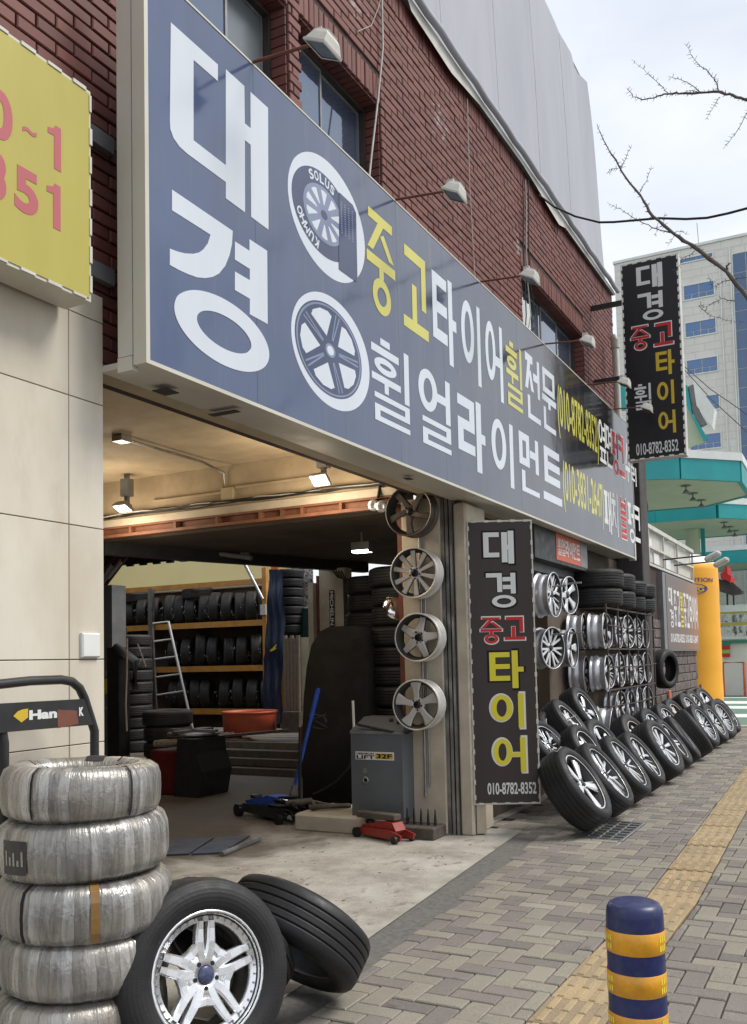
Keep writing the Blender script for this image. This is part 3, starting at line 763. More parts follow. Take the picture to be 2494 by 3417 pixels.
# drain grating set in the pavement
dr = thing('drain_grate', 'black cast iron drain grating let into the pavers beside the nearest leaning wheel', 'drain grate', T(-2.02, 8.11, 0))
b = MB(); b.box(-.22, .22, -.45, .45, -.03, -.02); part('pit', b, [HOLE], dr)
b = MB()
for (a0, a1, c0, c1) in ((-.22, .22, -.45, -.425), (-.22, .22, .425, .45), (-.22, -.195, -.425, .425), (.195, .22, -.425, .425)): b.slab(a0, a1, c0, c1, -.03, .002, .004)
part('frame', b, [STEEL], dr)
bm_ = MB(); bm_.slab(-.195, .195, -.016, .016, -.03, -.001, .003); barm = bm_.mesh('bar', [STEEL])
for i in range(7):
    o = link('bar', barm, dr); o.location = (0, -.36 + i * .12, 0)
bm_ = MB(); bm_.slab(-.01, .01, -.425, .425, -.03, -.003, .003); crm = bm_.mesh('cross_bar', [STEEL])
for xx in (-.1, 0, .1): link('cross_bar', crm, dr, T(xx, 0, 0))

# ================================================================== the tyre shop building
shop = thing('shop_building', 'two storey red brick building with an open garage under a long navy sign', 'building', T(F, 7, 0))
def SP(name, b, mats, parent=None, M=None, kind=None, label=None):
    """a part of the shop given in world coordinates"""
    p = parent or shop
    off = p.matrix_world.inverted() if p is shop else Matrix()
    return part(name, b, mats, p, off @ (M or Matrix()) if p is shop else M, label, kind)
shop.matrix_world = T(F, 7, 0)
bpy.context.view_layer.update()
WINS = [(3.9, 4.93, 4.2, 5.80), (5.06, 6.25, 4.2, 5.84), (9.62, 12.2, 4.2, 5.82)]
YB0, YB1, ZB0, ZB1 = 1.6, 13.98, 2.95, 6.985
# mortar wall with window openings (built as strips round the openings)
b = MB(); xb = F - .30
ys = sorted({YB0, YB1, *[w[0] for w in WINS], *[w[1] for w in WINS]})
for i in range(len(ys) - 1):
    ya, yb = ys[i], ys[i+1]; w = next((w for w in WINS if w[0] <= ya and yb <= w[1]), None)
    if w is None: b.box(xb, F - .014, ya, yb, ZB0, ZB1)
    else:
        b.box(xb, F - .014, ya, yb, ZB0, w[2]); b.box(xb, F - .014, ya, yb, w[3], ZB1)
wall = SP('brick_wall', b, [MORTAR])
# courses
CH, CL = .067, .225
bricks = []
def blocked(y0, y1, z0, z1):
    for w in WINS:
        if y1 > w[0] - .001 and y0 < w[1] + .001 and z1 > w[2] and z0 < w[3] + .215: return w
    return None
nrow = int((ZB1 - .215 - ZB0) / CH)
for r in range(nrow):
    z0 = ZB0 + r * CH; z1 = z0 + CH
    y = YB0 - (CL / 2 if r % 2 else 0)
    while y < YB1 - .02:
        y0, y1 = max(YB0, y), min(YB1, y + CL)
        w = blocked(y0, y1, z0, z1)
        if w:
            if y0 < w[0] - .03: bricks.append((y0, w[0] - .002, z0, z1))
            if y1 > w[1] + .03: bricks.append((w[1] + .002, y1, z0, z1))
        elif y1 - y0 > .03: bricks.append((y0, y1, z0, z1))
        y += CL
y = YB0
while y < YB1 - .05:                      # soldier course under the roof edge
    bricks.append((y, y + .067, ZB1 - .212, ZB1)); y += .067
for w in WINS:                            # soldier courses over the windows
    y = w[0]
    while y < w[1] - .02:
        bricks.append((y, min(y + .067, w[1]), w[3] + .002, w[3] + .212)); y += .067
    z = w[2]
    while z < w[3] - .03:                 # jamb bricks turned into the reveal
        z += CH
vis = []; other = []
for q in bricks:
    P = ((F), (q[0]+q[1])/2, (q[2]+q[3])/2)
    behind_sign = q[0] > 3.2 and q[1] < 13.3 and q[3] < 4.72
    (vis if in_view(P, 10) and not behind_sign else other).append((Vector(P).length, q))
vis.sort(key=lambda t: t[0])
gb = .0045
BM = {}; fieldb = MB(); br = random.Random(3)
for n, (d, (y0, y1, z0, z1)) in enumerate(vis + other):
    dx = br.uniform(-.0035, .004)
    l, h = round(y1 - y0, 3), round(z1 - z0, 3)
    if n < 300 and n < len(vis):
        if (l, h) not in BM:
            t = MB(); t.slab(-l/2 + gb, l/2 - gb, -h/2 + gb, h/2 - gb, -.016, 0, .005); BM[(l, h)] = t.mesh('brick', [BRICK])
        o = link('brick', BM[(l, h)], wall); o.matrix_local = frame((F + dx, (y0+y1)/2, (z0+z1)/2), (0, 1, 0), (0, 0, 1)) @ RZ(br.uniform(-.01, .01))
    else:
        fieldb.slab(-l/2 + gb, l/2 - gb, -h/2 + gb, h/2 - gb, -.016, 0, .005, 0, frame((F + dx, (y0+y1)/2, (z0+z1)/2), (0, 1, 0), (0, 0, 1)))
part('brick_field', fieldb, [BRICK], wall, kind='stuff')
# reveals of brick at the right jambs and lintel soffits
for wi, w in enumerate(WINS):
    jb = MB(); z = w[2]; i = 0
    while z < w[3]:
        zz = min(z + CH, w[3])
        for (ya, yb) in ((w[1] - .0, w[1] + .002), (w[0] - .002, w[0])):
            jb.box(F - .2, F - .02, ya - .012 if ya == w[1] else ya, yb if ya == w[1] else yb + .012, z + gb, zz - gb)
        z += CH
    part('reveal_bricks', jb, [BRICK], wall, kind='stuff')
    ls = MB(); y = w[0]
    while y < w[1] - .02:
        ls.box(F - .2, F - .018, y + gb, min(y + .067, w[1]) - gb, w[3] - .012, w[3] + .001); y += .067
    part('lintel_bricks', ls, [BRICK], wall, kind='stuff')
# windows: frame, sashes, panes
def window(y0, y1, z0, z1, splits, frost=(), label=None):
    xo = F - .13
    fr = MB(); t = .045
    fr.box(xo - .07, xo, y0 + .013, y0 + t, z0, z1 - .013); fr.box(xo - .07, xo, y1 - t, y1 - .013, z0, z1 - .013)
    fr.box(xo - .07, xo, y0 + t, y1 - t, z1 - t, z1 - .013); fr.box(xo - .07, xo, y0 + t, y1 - t, z0, z0 + t)
    win = SP('window', fr, [ALUDARK])
    edges = [y0 + t] + splits + [y1 - t]
    for i in range(len(edges) - 1):
        a, c = edges[i] + .004, edges[i+1] - .004; xs = xo - .02 - (.022 if i % 2 else 0); s = .022
        sm = MB(); sm.box(xs - .02, xs, a, a + s, z0 + t, z1 - t); sm.box(xs - .02, xs, c - s, c, z0 + t, z1 - t); sm.box(xs - .02, xs, a + s, c - s, z1 - t - s, z1 - t); sm.box(xs - .02, xs, a + s, c - s, z0 + t, z0 + t + s)
        part('sash', sm, [ALUMID], win)
        pm = MB(); pm.box(xs - .014, xs - .008, a + s, c - s, z0 + t + s, z1 - t - s)
        part('pane', pm, [FROST if i in frost else GLASS], win)
    return win
ALUDARK = simple('dark_window_frame', (.05, .04, .035), .45, .2, .2, 10)
ALUMID = simple('dull_aluminium', (.26, .26, .26), .4, .6, .15, 10)
window(*WINS[0], [4.47], frost=(1,))
window(*WINS[1], [5.6])
window(*WINS[2], [10.1, 10.75, 11.45], frost=())
# white cloth hanging in the far window and scalloped dark blind edge in the near one
b = MB(); 
pts = [(10.02 - .42 + .42 * i / 12, math.sin(i * 1.9) * .012) for i in range(13)]
for i in range(12):
    b.quad((F - .045 + pts[i][1], pts[i][0] + .03, 4.3), (F - .045 + pts[i+1][1], pts[i+1][0] + .03, 4.3), (F - .05 + pts[i+1][1], pts[i+1][0] + .03, 5.52), (F - .05 + pts[i][1], pts[i][0] + .03, 5.52))
    b.sm[-1] = True
c_ = part('cloth_sheet', b, [WHITEL]); tag(c_, 'crumpled white sheet hanging at the left edge of the far upstairs window', 'sheet')
# interior shell
b = MB()
b.box(-8.2, F - .2, YB0, 7.76, 3.475, 3.6)                         # slab over the garage
SP('ceiling_slab', b, [PLASTER])
b = MB(); b.box(F - .2, F - .018, 1.6, 13.98, 2.93, 2.948); b.box(F - .2, F - .3 + .1, 1.6, 13.98, 2.93, 3.474)
SP('front_beam', b, [PLASTER])
b = MB(); b.box(-7.4, F - .205, 7.4, 7.75, 3.06, 3.474); SP('cross_beam', b, [PLASTER])
b = MB(); b.box(-7.4, -3.62, 7.36, 7.72, 2.985, 3.058); SP('beam_ledge', b, [PILLAR])
b = MB(); b.box(-7.4, -3.62, 7.36, 7.43, 2.87, 2.90); b.box(-7.4, -3.62, 7.36, 7.43, 2.965, 2.983); b.box(-7.4, -3.62, 7.43, 7.45, 2.90, 2.965)
ch = SP('steel_channel', b, [OXIDE])
for i, xx in enumerate((-6.75, -6.15, -5.62, -5.1, -4.85, -4.62, -4.2, -3.85)):
    s2 = MB(); s2.box(xx - .015, xx + .015, 7.362, 7.43, 2.901, 2.964); part('stiffener', s2, [OXIDE], ch)
LE = [(-7.55, 7.76), (-6.25, 11.6)]
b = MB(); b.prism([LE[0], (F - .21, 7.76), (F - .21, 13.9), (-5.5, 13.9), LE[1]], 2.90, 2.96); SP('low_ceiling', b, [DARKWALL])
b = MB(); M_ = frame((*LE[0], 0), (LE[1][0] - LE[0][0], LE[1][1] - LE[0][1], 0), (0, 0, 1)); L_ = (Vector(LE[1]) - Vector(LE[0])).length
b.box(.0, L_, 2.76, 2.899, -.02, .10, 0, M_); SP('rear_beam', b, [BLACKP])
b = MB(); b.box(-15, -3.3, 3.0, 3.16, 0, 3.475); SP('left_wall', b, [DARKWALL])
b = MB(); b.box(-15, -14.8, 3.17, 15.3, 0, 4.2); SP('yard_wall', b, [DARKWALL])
# pillar with wheel hooks
b = MB(); b.cbox(-3.60, -3.225, 7.40, 7.9, -.005, 2.93, .012); SP('pillar', b, [PILLAR])
b = MB(); b.box(-3.665, -3.605, 7.45, 7.85, 0, 2.9); SP('rusty_post', b, [RUST])
b = MB()
for (xa, xb_, ya) in ((-3.222, -3.19, 7.41), (-3.178, -3.15, 7.405), (-3.135, -3.115, 7.40)): b.box(xa, xb_, ya, ya + .10, .0, 2.92)
SP('shutter_rail', b, [STEEL])
b = MB(); b.box(-3.226, -3.11, 7.51, 7.62, .001, 2.915); SP('rail_channel', b, [RAILDK])
b = MB(); b.cbox(-3.108, -2.99, 7.42, 7.9, -.005, 2.86, .015); SP('jamb', b, [PILLAR])
b = MB(); b.tube([(-3.415, 7.385, .32), (-3.415, 7.385, 2.6)], .013, 8); b.tube([(-3.375, 7.385, .4), (-3.375, 7.385, 2.3)], .009, 8); SP('conduit', b, [STEEL])
# front wall further along, behind racks
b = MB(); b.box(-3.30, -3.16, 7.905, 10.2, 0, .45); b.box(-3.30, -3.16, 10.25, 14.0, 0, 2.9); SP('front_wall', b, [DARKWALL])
b = MB(); b.box(-3.2, -3.12, 9.05, 9.13, 0, 2.86); b.box(-3.2, -3.13, 7.95, 14, 2.45, 2.55); SP('shutter_post', b, [GREYMETAL])
b = MB(); b.cbox(-3.16, -2.78, 13.75, 14.25, 0, 4.55, .01); SP('corner_duct', b, [ROOFDK])
# cream tiled wall of the neighbouring front
cl = MB(); cl.box(-3.16, -3.132, .9, 3.205, 0, 3.245); clad = SP('tiled_wall', cl, [GROUT])
zs = [0, .56, 1.158, 1.536, 2.14, 2.727, 3.12, 3.25]
for k in range(len(zs) - 1):
    for (ya, yb) in ((.9, 1.95), (1.95, 3.002), (3.002, 3.217)):
        t = MB(); gg = .0022
        t.slab(-(yb-ya)/2 + gg, (yb-ya)/2 - gg, -(zs[k+1]-zs[k])/2 + gg, (zs[k+1]-zs[k])/2 - gg, -.024, 0, .0018)
        o = part('tile', t, [TILE], clad); o.matrix_local = frame((-3.108, (ya+yb)/2, (zs[k]+zs[k+1])/2), (0, 1, 0), (0, 0, 1))
t = MB(); t.slab(-.055, .055, -.055, .055, 0, .018, .006); o = SP('switch_plate', t, [WHITEP]); o.matrix_local = shop.matrix_world.inverted() @ frame((-3.107, 3.12, 1.60), (0, 1, 0), (0, 0, 1))
b = MB(); b.box(-3.3, -3.166, 3.16, 3.216, 0, 2.93); SP('wall_return', b, [TILE])
# roof edge: flashing, sagging strips
b = MB()
b.box(F - .3, F + .05, YB0, YB1, ZB1 + .001, ZB1 + .03)
SP('roof_edge', b, [GREYMETAL])
b = MB()
seg = [(3.0, 0), (6.7, .0), (6.75, -.05), (7.6, -.10), (8.3, -.02), (9.6, .0), (10.1, -.03), (10.6, -.08), (11.0, -.11), (11.3, -.03), (13.9, .0)]
for i in range(len(seg) - 1):
    (ya, da), (yb, db) = seg[i], seg[i+1]
    b.quad((F + .056, ya, ZB1 - .03 + da), (F + .056, yb, ZB1 - .03 + db), (F + .052, yb, ZB1 + .034), (F + .052, ya, ZB1 + .034))
SP('flashing_strip', b, [WHITEPL])
b = MB(); b.tube([(F + .09, 5.6 + i * .28, ZB1 + .06 + .012 * math.sin(i * 2.3)) for i in range(31)], .034, 8); SP('edge_roll', b, [TARP])
# grey tarpaulin screen standing on the roof
ts = thing('tarpaulin_screen', 'large pale grey tarpaulin screen stretched on the roof above the brickwork', 'tarpaulin', T(F, 9, 7.03))
b = MB(); NY, NZ = 44, 14
def tarp_pt(i, j):
    v = j / NZ; yend = 13.74 - 1.02 * v
    y = 2.0 + (yend - 2.0) * i / NY; z = 7.03 + 2.62 * v + .0 * y
    edge = max(0, (y - yend + 1.6) / 1.6)
    x = F + .02 + .012 * math.sin(y * 1.7 + z) * .7 + .035 * edge * math.sin(y * 7 + z * 1.3)
    return (x - F, y - 9, z - 7.03)
vs = [tarp_pt(i, j) for j in range(NZ + 1) for i in range(NY + 1)]
fs = [(j*(NY+1)+i, j*(NY+1)+i+1, (j+1)*(NY+1)+i+1, (j+1)*(NY+1)+i) for j in range(NZ) for i in range(NY)]
b.add(vs, fs, 0, None, True)
# returning side, so the screen has depth
side = [((NY) , j) for j in range(NZ + 1)]
vs2 = []
for j in range(NZ + 1):
    p = tarp_pt(NY, j); vs2 += [p, (p[0] - .9, p[1] - .02, p[2])]
b.add(vs2, [(2*j+1, 2*j+3, 2*j+2, 2*j) if False else (2*j, 2*j+1, 2*j+3, 2*j+2) for j in range(NZ)], 0, None, True)
part('sheet', b, [TARP], ts)
for yy in (4.2, 5.9, 7.4, 8.9, 10.3, 11.6):
    b = MB(); b.tube([(.055, yy - 9, .02), (.057, yy - 9 - .12, 1.3), (.057, yy - 9 - .31, 2.45)], .0022, 5); part('seam_cord', b, [STEEL], ts)
b = MB(); b.tube([(-.02, 2.0 - 9, 2.62), (-.02, 12.72 - 9, 2.62)], .024, 8); b.tube([(-.05, 12.7 - 9, 2.60), (-.05, 12.82 - 9, 2.55)], .06, 8)
part('top_rail', b, [GREYMETAL], ts)

# ================================================================== signs
def WP(root, name, b, mats, label=None, kind=None, parent=None):
    """part given in world coordinates"""
    p = parent or root
    return part(name, b, mats, p, root.matrix_basis.inverted() if p is root else None, label, kind)
SX = -2.8
SF = frame((SX, 0, 0), (0, 1, 0), (0, 0, 1))         # local x = along the street, y = up, z = out of the face
y0s, y1s, z0s, z1s = 3.163, 13.40, 2.868, 4.782
sign = thing('shop_sign', 'long navy fascia sign with big white Korean letters and two wheel pictures', 'sign', T(SX, 8.3, z0s))
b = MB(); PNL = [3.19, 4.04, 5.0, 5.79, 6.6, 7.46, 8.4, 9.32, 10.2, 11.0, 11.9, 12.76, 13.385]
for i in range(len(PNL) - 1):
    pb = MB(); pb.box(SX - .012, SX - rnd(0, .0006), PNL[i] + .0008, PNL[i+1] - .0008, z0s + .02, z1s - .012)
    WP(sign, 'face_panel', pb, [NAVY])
b = MB()
b.box(SX - .072, SX + .004, y0s, y0s + .026, z0s, z1s); b.box(SX - .072, SX + .004, y1s - .014, y1s, z0s, z1s)
b.box(SX - .072, SX + .003, y0s + .026, y1s - .014, z1s - .011, z1s); b.box(SX - .072, SX + .004, y0s + .026, y1s - .014, z0s, z0s + .019)
b.box(SX - .072, SX - .062, y0s + .026, y1s - .014, z0s + .019, z1s - .011)
WP(sign, 'sign_frame', b, [CREAMMETAL])
b = MB(); b.box(SX - .168, SX - .080, y0s + .003, y0s + .04, z0s + .05, z1s); b.box(SX - .168, SX - .080, y0s + .0, y0s + .04, z0s - .02, z0s + .046)
b.box(SX - .32, SX - .080, y0s + .05, y1s - .1, z0s + .02, z0s + .05)
WP(sign, 'back_frame', b, [CREAMMETAL])
for bb in ((SX - .26, SX - .17, 3.5, 3.60), (SX - .30, SX - .12, 4.0, 4.05), (SX - .19, SX - .14, 6.2, 6.28)):
    b = MB(); b.box(*bb, z0s - .006, z0s - .002); WP(sign, 'broken_trim', b, [ROOFDK])
b = MB(); b.box(SX - .076, SX + .006, y1s - .09, y1s - .015, z0s - .02, z0s + .22); WP(sign, 'end_bracket', b, [WHITEPL])

def on_sign(px, py): P = AX(px, py, SX); return (P.y, P.z)
def ztop(px, py, x): P = AX(px, py, x); return P.y, P.z
# the two large syllables, drawn by hand from straight strokes
def poly7(pts): return [on_sign(480 + x * .5523, 50 + y * .5523) for x, y in pts]
zi = [0]
def zoff(): zi[0] += 1; return .0016 + .0001 * (zi[0] % 7)
def sign_poly(name, polys, mat, root=sign, F_=SF, holes=None, z=None):
    b = MB()
    for i, p in enumerate(polys):
        zz = (z or .0016) + .0002 * i
        area = sum(p[k][0]*p[(k+1) % len(p)][1] - p[(k+1) % len(p)][0]*p[k][1] for k in range(len(p)))
        if area < 0: p = list(reversed(p))
        b.prism(p, -.0005, zz, 0, F_, holes=(holes[i] if holes and holes[i] else ()))
    return WP(root, name, b, [mat])
D1 = poly7([(163,45),(447,300),(447,400),(300,272),(300,757),(495,908),(495,1010),(262,838),(215,795),(180,745),(160,690),(157,640)])
D2 = poly7([(495,328),(607,430),(610,655),(645,685),(644,465),(750,562),(753,1298),(648,1220),(645,785),(610,757),(611,1193),(495,1108)])
sign_poly('letter', [D1, D2], LETTER)
def arc(cx, cy, rx, ry, a0, a1, n): return [(cx + rx*math.cos(R_(a0 + (a1-a0)*i/n)), cy + ry*math.sin(R_(a0 + (a1-a0)*i/n))) for i in range(n+1)]
G1 = poly7([(170,1055),(537,1305),(532,1385),(518,1450),(492,1515),(455,1562),(415,1583),(370,1590),(320,1585),(265,1565),(210,1540),(157,1510),(157,1412),(205,1430),(250,1441),(300,1443),(335,1435),(362,1416),(385,1385),(403,1328),(170,1180)])
G2 = poly7([(550,1368),(638,1425),(638,1355),(745,1425),(748,1868),(640,1808),(640,1715),(550,1662),(550,1550),(640,1603),(640,1535),(550,1478)])
ya, _ = on_sign(480 + 183*.5523, 1000); yb, _ = on_sign(480 + 752*.5523, 1000)
_, zt = on_sign(480 + 455*.5523, 50 + 1700*.5523); _, zb_ = on_sign(480 + 480*.5523, 50 + 2115*.5523)
yc, zc = (ya+yb)/2, (zt+zb_)/2
ia, _ = on_sign(480 + 322*.5523, 1000); ib, _ = on_sign(480 + 648*.5523, 1000)
G3 = arc(yc, zc, (yb-ya)/2, (zt-zb_)/2, 0, 354, 59); G3h = arc((ia+ib)/2, zc, (ib-ia)/2, (zt-zb_)/2 - .175, 0, 352, 44)
bL = MB()
for i, p in enumerate((G1, G2)):
    ar = sum(p[k][0]*p[(k+1) % len(p)][1] - p[(k+1) % len(p)][0]*p[k][1] for k in range(len(p))); bL.prism(p if ar > 0 else p[::-1], -.0005, .0016 + .0002*i, 0, SF)
bL.ring(yc, zc, (yb-ya)/2, (zt-zb_)/2, (ib-ia)/2, (zt-zb_)/2*.50, -.0005, .0021, 64, 0, SF)
WP(sign, 'letter', bL, [LETTER])
# remaining syllables: position read off as edges on the sign plane
def sgl(ch, box, mat, bold=.02, root=sign, X=SX, z=.0016, outline=None, ow=.045):
    """box: left px, (top px,py), right px, (bottom px,py) in photo pixels on plane X"""
    (lx, (tx, ty), rx, (bx, by)) = box
    y0, y1 = AX(lx, 1500, X).y, AX(rx, 1500, X).y
    z1, z0 = AX(tx, ty, X).z, AX(bx, by, X).z
    Fm = frame((X, 0, 0), (0, 1, 0), (0, 0, 1))
    if outline:
        b = MB(); b.glyph(ch, y0 - .012, y1 + .012, z0 - .012, z1 + .012, 0, z, bold + ow, 0, Fm); WP(root, 'letter_outline', b, [outline]); z += .0015
    b = MB(); b.glyph(ch, y0, y1, z0, z1, 0, z, bold, 0, Fm)
    return WP(root, 'letter', b, [mat])
q8 = lambda x, y: (1200 + x*.4859, 650 + y*.4859)
q4 = lambda x, y: (1247 + x*.7548, 1140 + y*.7548)
q5 = lambda x, y: (1750 + x*.3314, 1150 + y*.3314)
def bx(q, l, t, r, bt): return (q(l, 0)[0], q(*t), q(r, 0)[0], q(*bt))
for ch, q, l, t, r, bt, mat, bold in (
    ('중', q8, 78, (80, 95), 272, (225, 875), LETTERY, .035), ('고', q8, 325, (325, 350), 495, (490, 1025), LETTERY, .035),
    ('타', q8, 527, (527, 515), 687, (672, 1205), LETTER, .03), ('이', q8, 722, (735, 705), 851, (850, 1335), LETTER, .02), ('어', q8, 885, (905, 858), 1001, (998, 1440), LETTER, .02),
    ('휠', q4, 597, (605, 0), 665, (660, 320), LETTERY, .03), ('전', q4, 682, (690, 60), 743, (742, 375), LETTER, .03), ('문', q4, 752, (760, 120), 813, (812, 422), LETTER, .03),
    ('휠', q8, 95, (100, 955), 350, (350, 1655), LETTER, .04), ('얼', q8, 415, (450, 1190), 630, (628, 1790), LETTER, .04), ('라', q8, 680, (682, 1345), 865, (848, 1920), LETTER, .035),
    ('이', q4, 522, (535, 322), 617, (617, 650), LETTER, .02), ('먼', q4, 643, (648, 395), 727, (727, 690), LETTER, .035), ('트', q4, 745, (750, 455), 825, (825, 728), LETTER, .035)):
    sgl(ch, bx(q, l, t, r, bt), mat, bold)
sgl('(010-8782-8352)', bx(q4, 820, (822, 195), 996, (994, 545)), LETTERY, .012)
sgl('(010-3831-2647)', bx(q4, 832, (834, 520), 1008, (1004, 826)), LETTERY, .012)
for ch, l, t, r, bt, mat in (('옆', 755, (770, 760), 822, (822, 1210), WHITEL), ('면', 826, (832, 815), 882, (880, 1255), WHITEL), ('수', 1010, (1022, 985), 1056, (1050, 1385), WHITEL), ('리', 1068, (1072, 1205), 1116, (1112, 1420), WHITEL),
                             ('패', 783, (786, 1432), 852, (850, 1900), WHITEL), ('치', 857, (866, 1460), 918, (916, 1925), WHITEL), ('펑', 1017, (1021, 1568), 1078, (1072, 1990), WHITEL), ('크', 1080, (1085, 1600), 1138, (1136, 1985), WHITEL)):
    sgl(ch, bx(q5, l, t, r, bt), mat, .025)
for ch, l, t, r, bt in (('펑', 884, (888, 870), 942, (936, 1318)), ('크', 947, (950, 905), 1002, (1001, 1335)), ('불', 941, (945, 1518), 1004, (1002, 1952))):
    sgl(ch, bx(q5, l, t, r, bt), REDL, .03, outline=WHITEL, ow=.05)
# printed wheel pictures: white ovals, a tyre with its rim, a plain five-spoke rim
qo = lambda x, y: (950 + x*.4065, 480 + y*.4065)
def oval(name, l, r, xc, zt_, zb_, mat, z, ring=None, n=48, extra=None):
    ya, yb = on_sign(*qo(l, 0))[0], on_sign(*qo(r, 0))[0]
    z1, z0 = on_sign(*qo(xc, zt_))[1], on_sign(*qo(xc, zb_))[1]
    c = ((ya+yb)/2, (z0+z1)/2); rx, ry = (yb-ya)/2, (z1-z0)/2
    return c, rx, ry
def flat(name, polys, mat, z0, z, holes=None):
    b = MB()
    for i, p in enumerate(polys): b.prism(p, z0, z, 0, SF, holes=(holes or [()]*len(polys))[i])
    return WP(sign, name, b, [mat])
c, rx, ry = oval('o', 20, 640, 330, 125, 1065, None, 0)
flat('picture_oval', [arc(*c, rx, ry, 0, 354, 59)], LETTER, 0, .0012)
tc_, trx, try_ = oval('t', 50, 545, 300, 232, 905, None, 0)
flat('picture_tyre', [arc(*tc_, trx, try_, 0, 354, 59)], PRINTDK, .0013, .0020)
flat('picture_tread', [[(tc_[0] + trx*.46, tc_[1] - try_*1.06), (tc_[0] + trx*1.08, tc_[1] - try_*1.06), (tc_[0] + trx*1.12, tc_[1] - try_*.9), (tc_[0] + trx*1.12, tc_[1] + try_*.72), (tc_[0] + trx*1.0, tc_[1] + try_*.86), (tc_[0] + trx*.52, tc_[1] + try_*.88)]], PRINTDK, .0034, .0040)
b = MB()
for k in range(4):
    for j in range(14):
        yy = tc_[0] + trx*(.56 + k*.13); zz = tc_[1] - try_*.1 + j*try_*.058
        b.box(yy, yy + trx*.05, zz, zz + try_*.028, .0041, .0044, 0, SF)
WP(sign, 'picture_grooves', b, [PRINTMD])
rr = (trx*.66, try_*.66)
flat('picture_rim', [arc(*tc_, *rr, 0, 354, 50)], PRINTMD, .0021, .0026)
pw = []
for k in range(10):
    a0 = k*36 + 6; pw.append([(tc_[0] + rr[0]*q*math.cos(R_(a)), tc_[1] + rr[1]*q*math.sin(R_(a))) for q, a in ((.36, a0 + 9), (.86, a0 + 2), (.88, a0 + 12), (.86, a0 + 22), (.36, a0 + 15))])
flat('picture_opening', pw, LETTER, .0027, .0031)
flat('picture_hub', [arc(*tc_, rr[0]*.16, rr[1]*.16, 0, 350, 20)], PRINTDK, .0027, .0032)
def ring_text(txt, rad, a0, step, size):
    b = MB()
    for i, ch in enumerate(txt):
        a = R_(a0 - i*step); p = (tc_[0] + trx*rad*math.cos(a), tc_[1] + try_*rad*math.sin(a))
        M = SF @ T(p[0], p[1], 0) @ RZ(a - PI/2)
        b.glyph(ch, -size*.5, size*.5, -size*.6, size*.6, .0021, .0024, .03, 0, M)
    WP(sign, 'picture_lettering', b, [LETTER])
ring_text('SOLUS', .84, 118, 12, .05); ring_text('KUMHO', .84, 252, 12, .05)
c, rx, ry = oval('o2', 28, 655, 345, 1232, 2145, None, 0)
flat('picture_oval', [arc(*c, rx, ry, 0, 354, 59)], LETTER, 0, .0012)
c2, rx2, ry2 = oval('w2', 56, 592, 330, 1300, 2050, None, 0)
flat('picture_rim', [arc(*c2, rx2, ry2, 0, 354, 59)], PRINTDK, .0013, .0020)
bL = MB(); bL.ring(*c2, rx2*.965, ry2*.965, rx2*.925, ry2*.925, .0021, .0024, 60, 0, SF); WP(sign, 'picture_lip', bL, [PRINTMD])
pw = []
for k in range(5):
    a0 = k*72 + 74; pw.append([(c2[0] + rx2*q*math.cos(R_(a)), c2[1] + ry2*q*math.sin(R_(a))) for q, a in ((.30, a0 + 36), (.46, a0 + 22), (.78, a0 + 12), (.84, a0 + 20), (.86, a0 + 36), (.84, a0 + 52), (.78, a0 + 60), (.46, a0 + 50))])
flat('picture_opening', pw, LETTER, .0021, .0026)
ln = []
for k in range(5):
    for da in (-3.5, 3.5):
        a = R_(k*72 + 74 + da*1.0); u = (math.cos(a), math.sin(a)); v = (-u[1], u[0]); t_ = .006
        ln.append([(c2[0] + rx2*.25*u[0] - v[0]*t_, c2[1] + ry2*.25*u[1] - v[1]*t_), (c2[0] + rx2*.88*u[0] - v[0]*t_, c2[1] + ry2*.88*u[1] - v[1]*t_), (c2[0] + rx2*.88*u[0] + v[0]*t_, c2[1] + ry2*.88*u[1] + v[1]*t_), (c2[0] + rx2*.25*u[0] + v[0]*t_, c2[1] + ry2*.25*u[1] + v[1]*t_)])
flat('picture_lines', [p if sum(p[k][0]*p[(k+1) % 4][1] - p[(k+1) % 4][0]*p[k][1] for k in range(4)) > 0 else p[::-1] for p in ln], PRINTMD, .0021, .0028)
flat('picture_hub', [arc(*c2, rx2*.15, ry2*.15, 0, 350, 24)], PRINTMD, .0021, .0030)
flat('picture_cap', [arc(*c2, rx2*.10, ry2*.10, 0, 350, 24)], LETTER, .0031, .0034)

# ------------------------------------------------------------------ framed flex signs with lashed edges
def flex_sign(name, label, M, w, h, depth, facemat, framemat, ties=(7, 26), tie=.05, lash=.024):
    """local x right, y up, z out; origin at lower left corner of the face"""
    r = thing(name, label, 'sign', M)
    b = MB(); fw = .022
    b.box(0, fw, 0, h, -depth, -.001); b.box(w - fw, w, 0, h, -depth, -.001); b.box(fw, w - fw, 0, fw, -depth, -.001); b.box(fw, w - fw, h - fw, h, -depth, -.001)
    part('frame', b, [framemat], r)
    b = MB(); b.box(.012, w - .012, .014, h - .014, -.0005, .003); b.box(.02, w - .02, .02, h - .02, -depth + .01, -depth + .016); part('face', b, [facemat], r)
    b = MB()
    for i in range(ties[0]):
        x = (i + .5) * w / ties[0]
        b.box(x - tie/2, x + tie/2, .002 + rnd(-.002, .002), lash, .0, .007); b.box(x - tie/2, x + tie/2, h - lash, h + .002 + rnd(-.002, .002), .0, .007)
    for i in range(ties[1]):
        y = (i + .5) * h / ties[1] + rnd(-.01, .01)
        b.box(.001 + rnd(-.002, .002), lash, y - tie/2, y + tie/2, .0, .007); b.box(w - lash, w + .001 + rnd(-.002, .002), y - tie/2, y + tie/2, .0, .007)
    part('lashing', b, [WHITEP if lash > .02 else WHITEPL], r, kind='stuff')
    return r
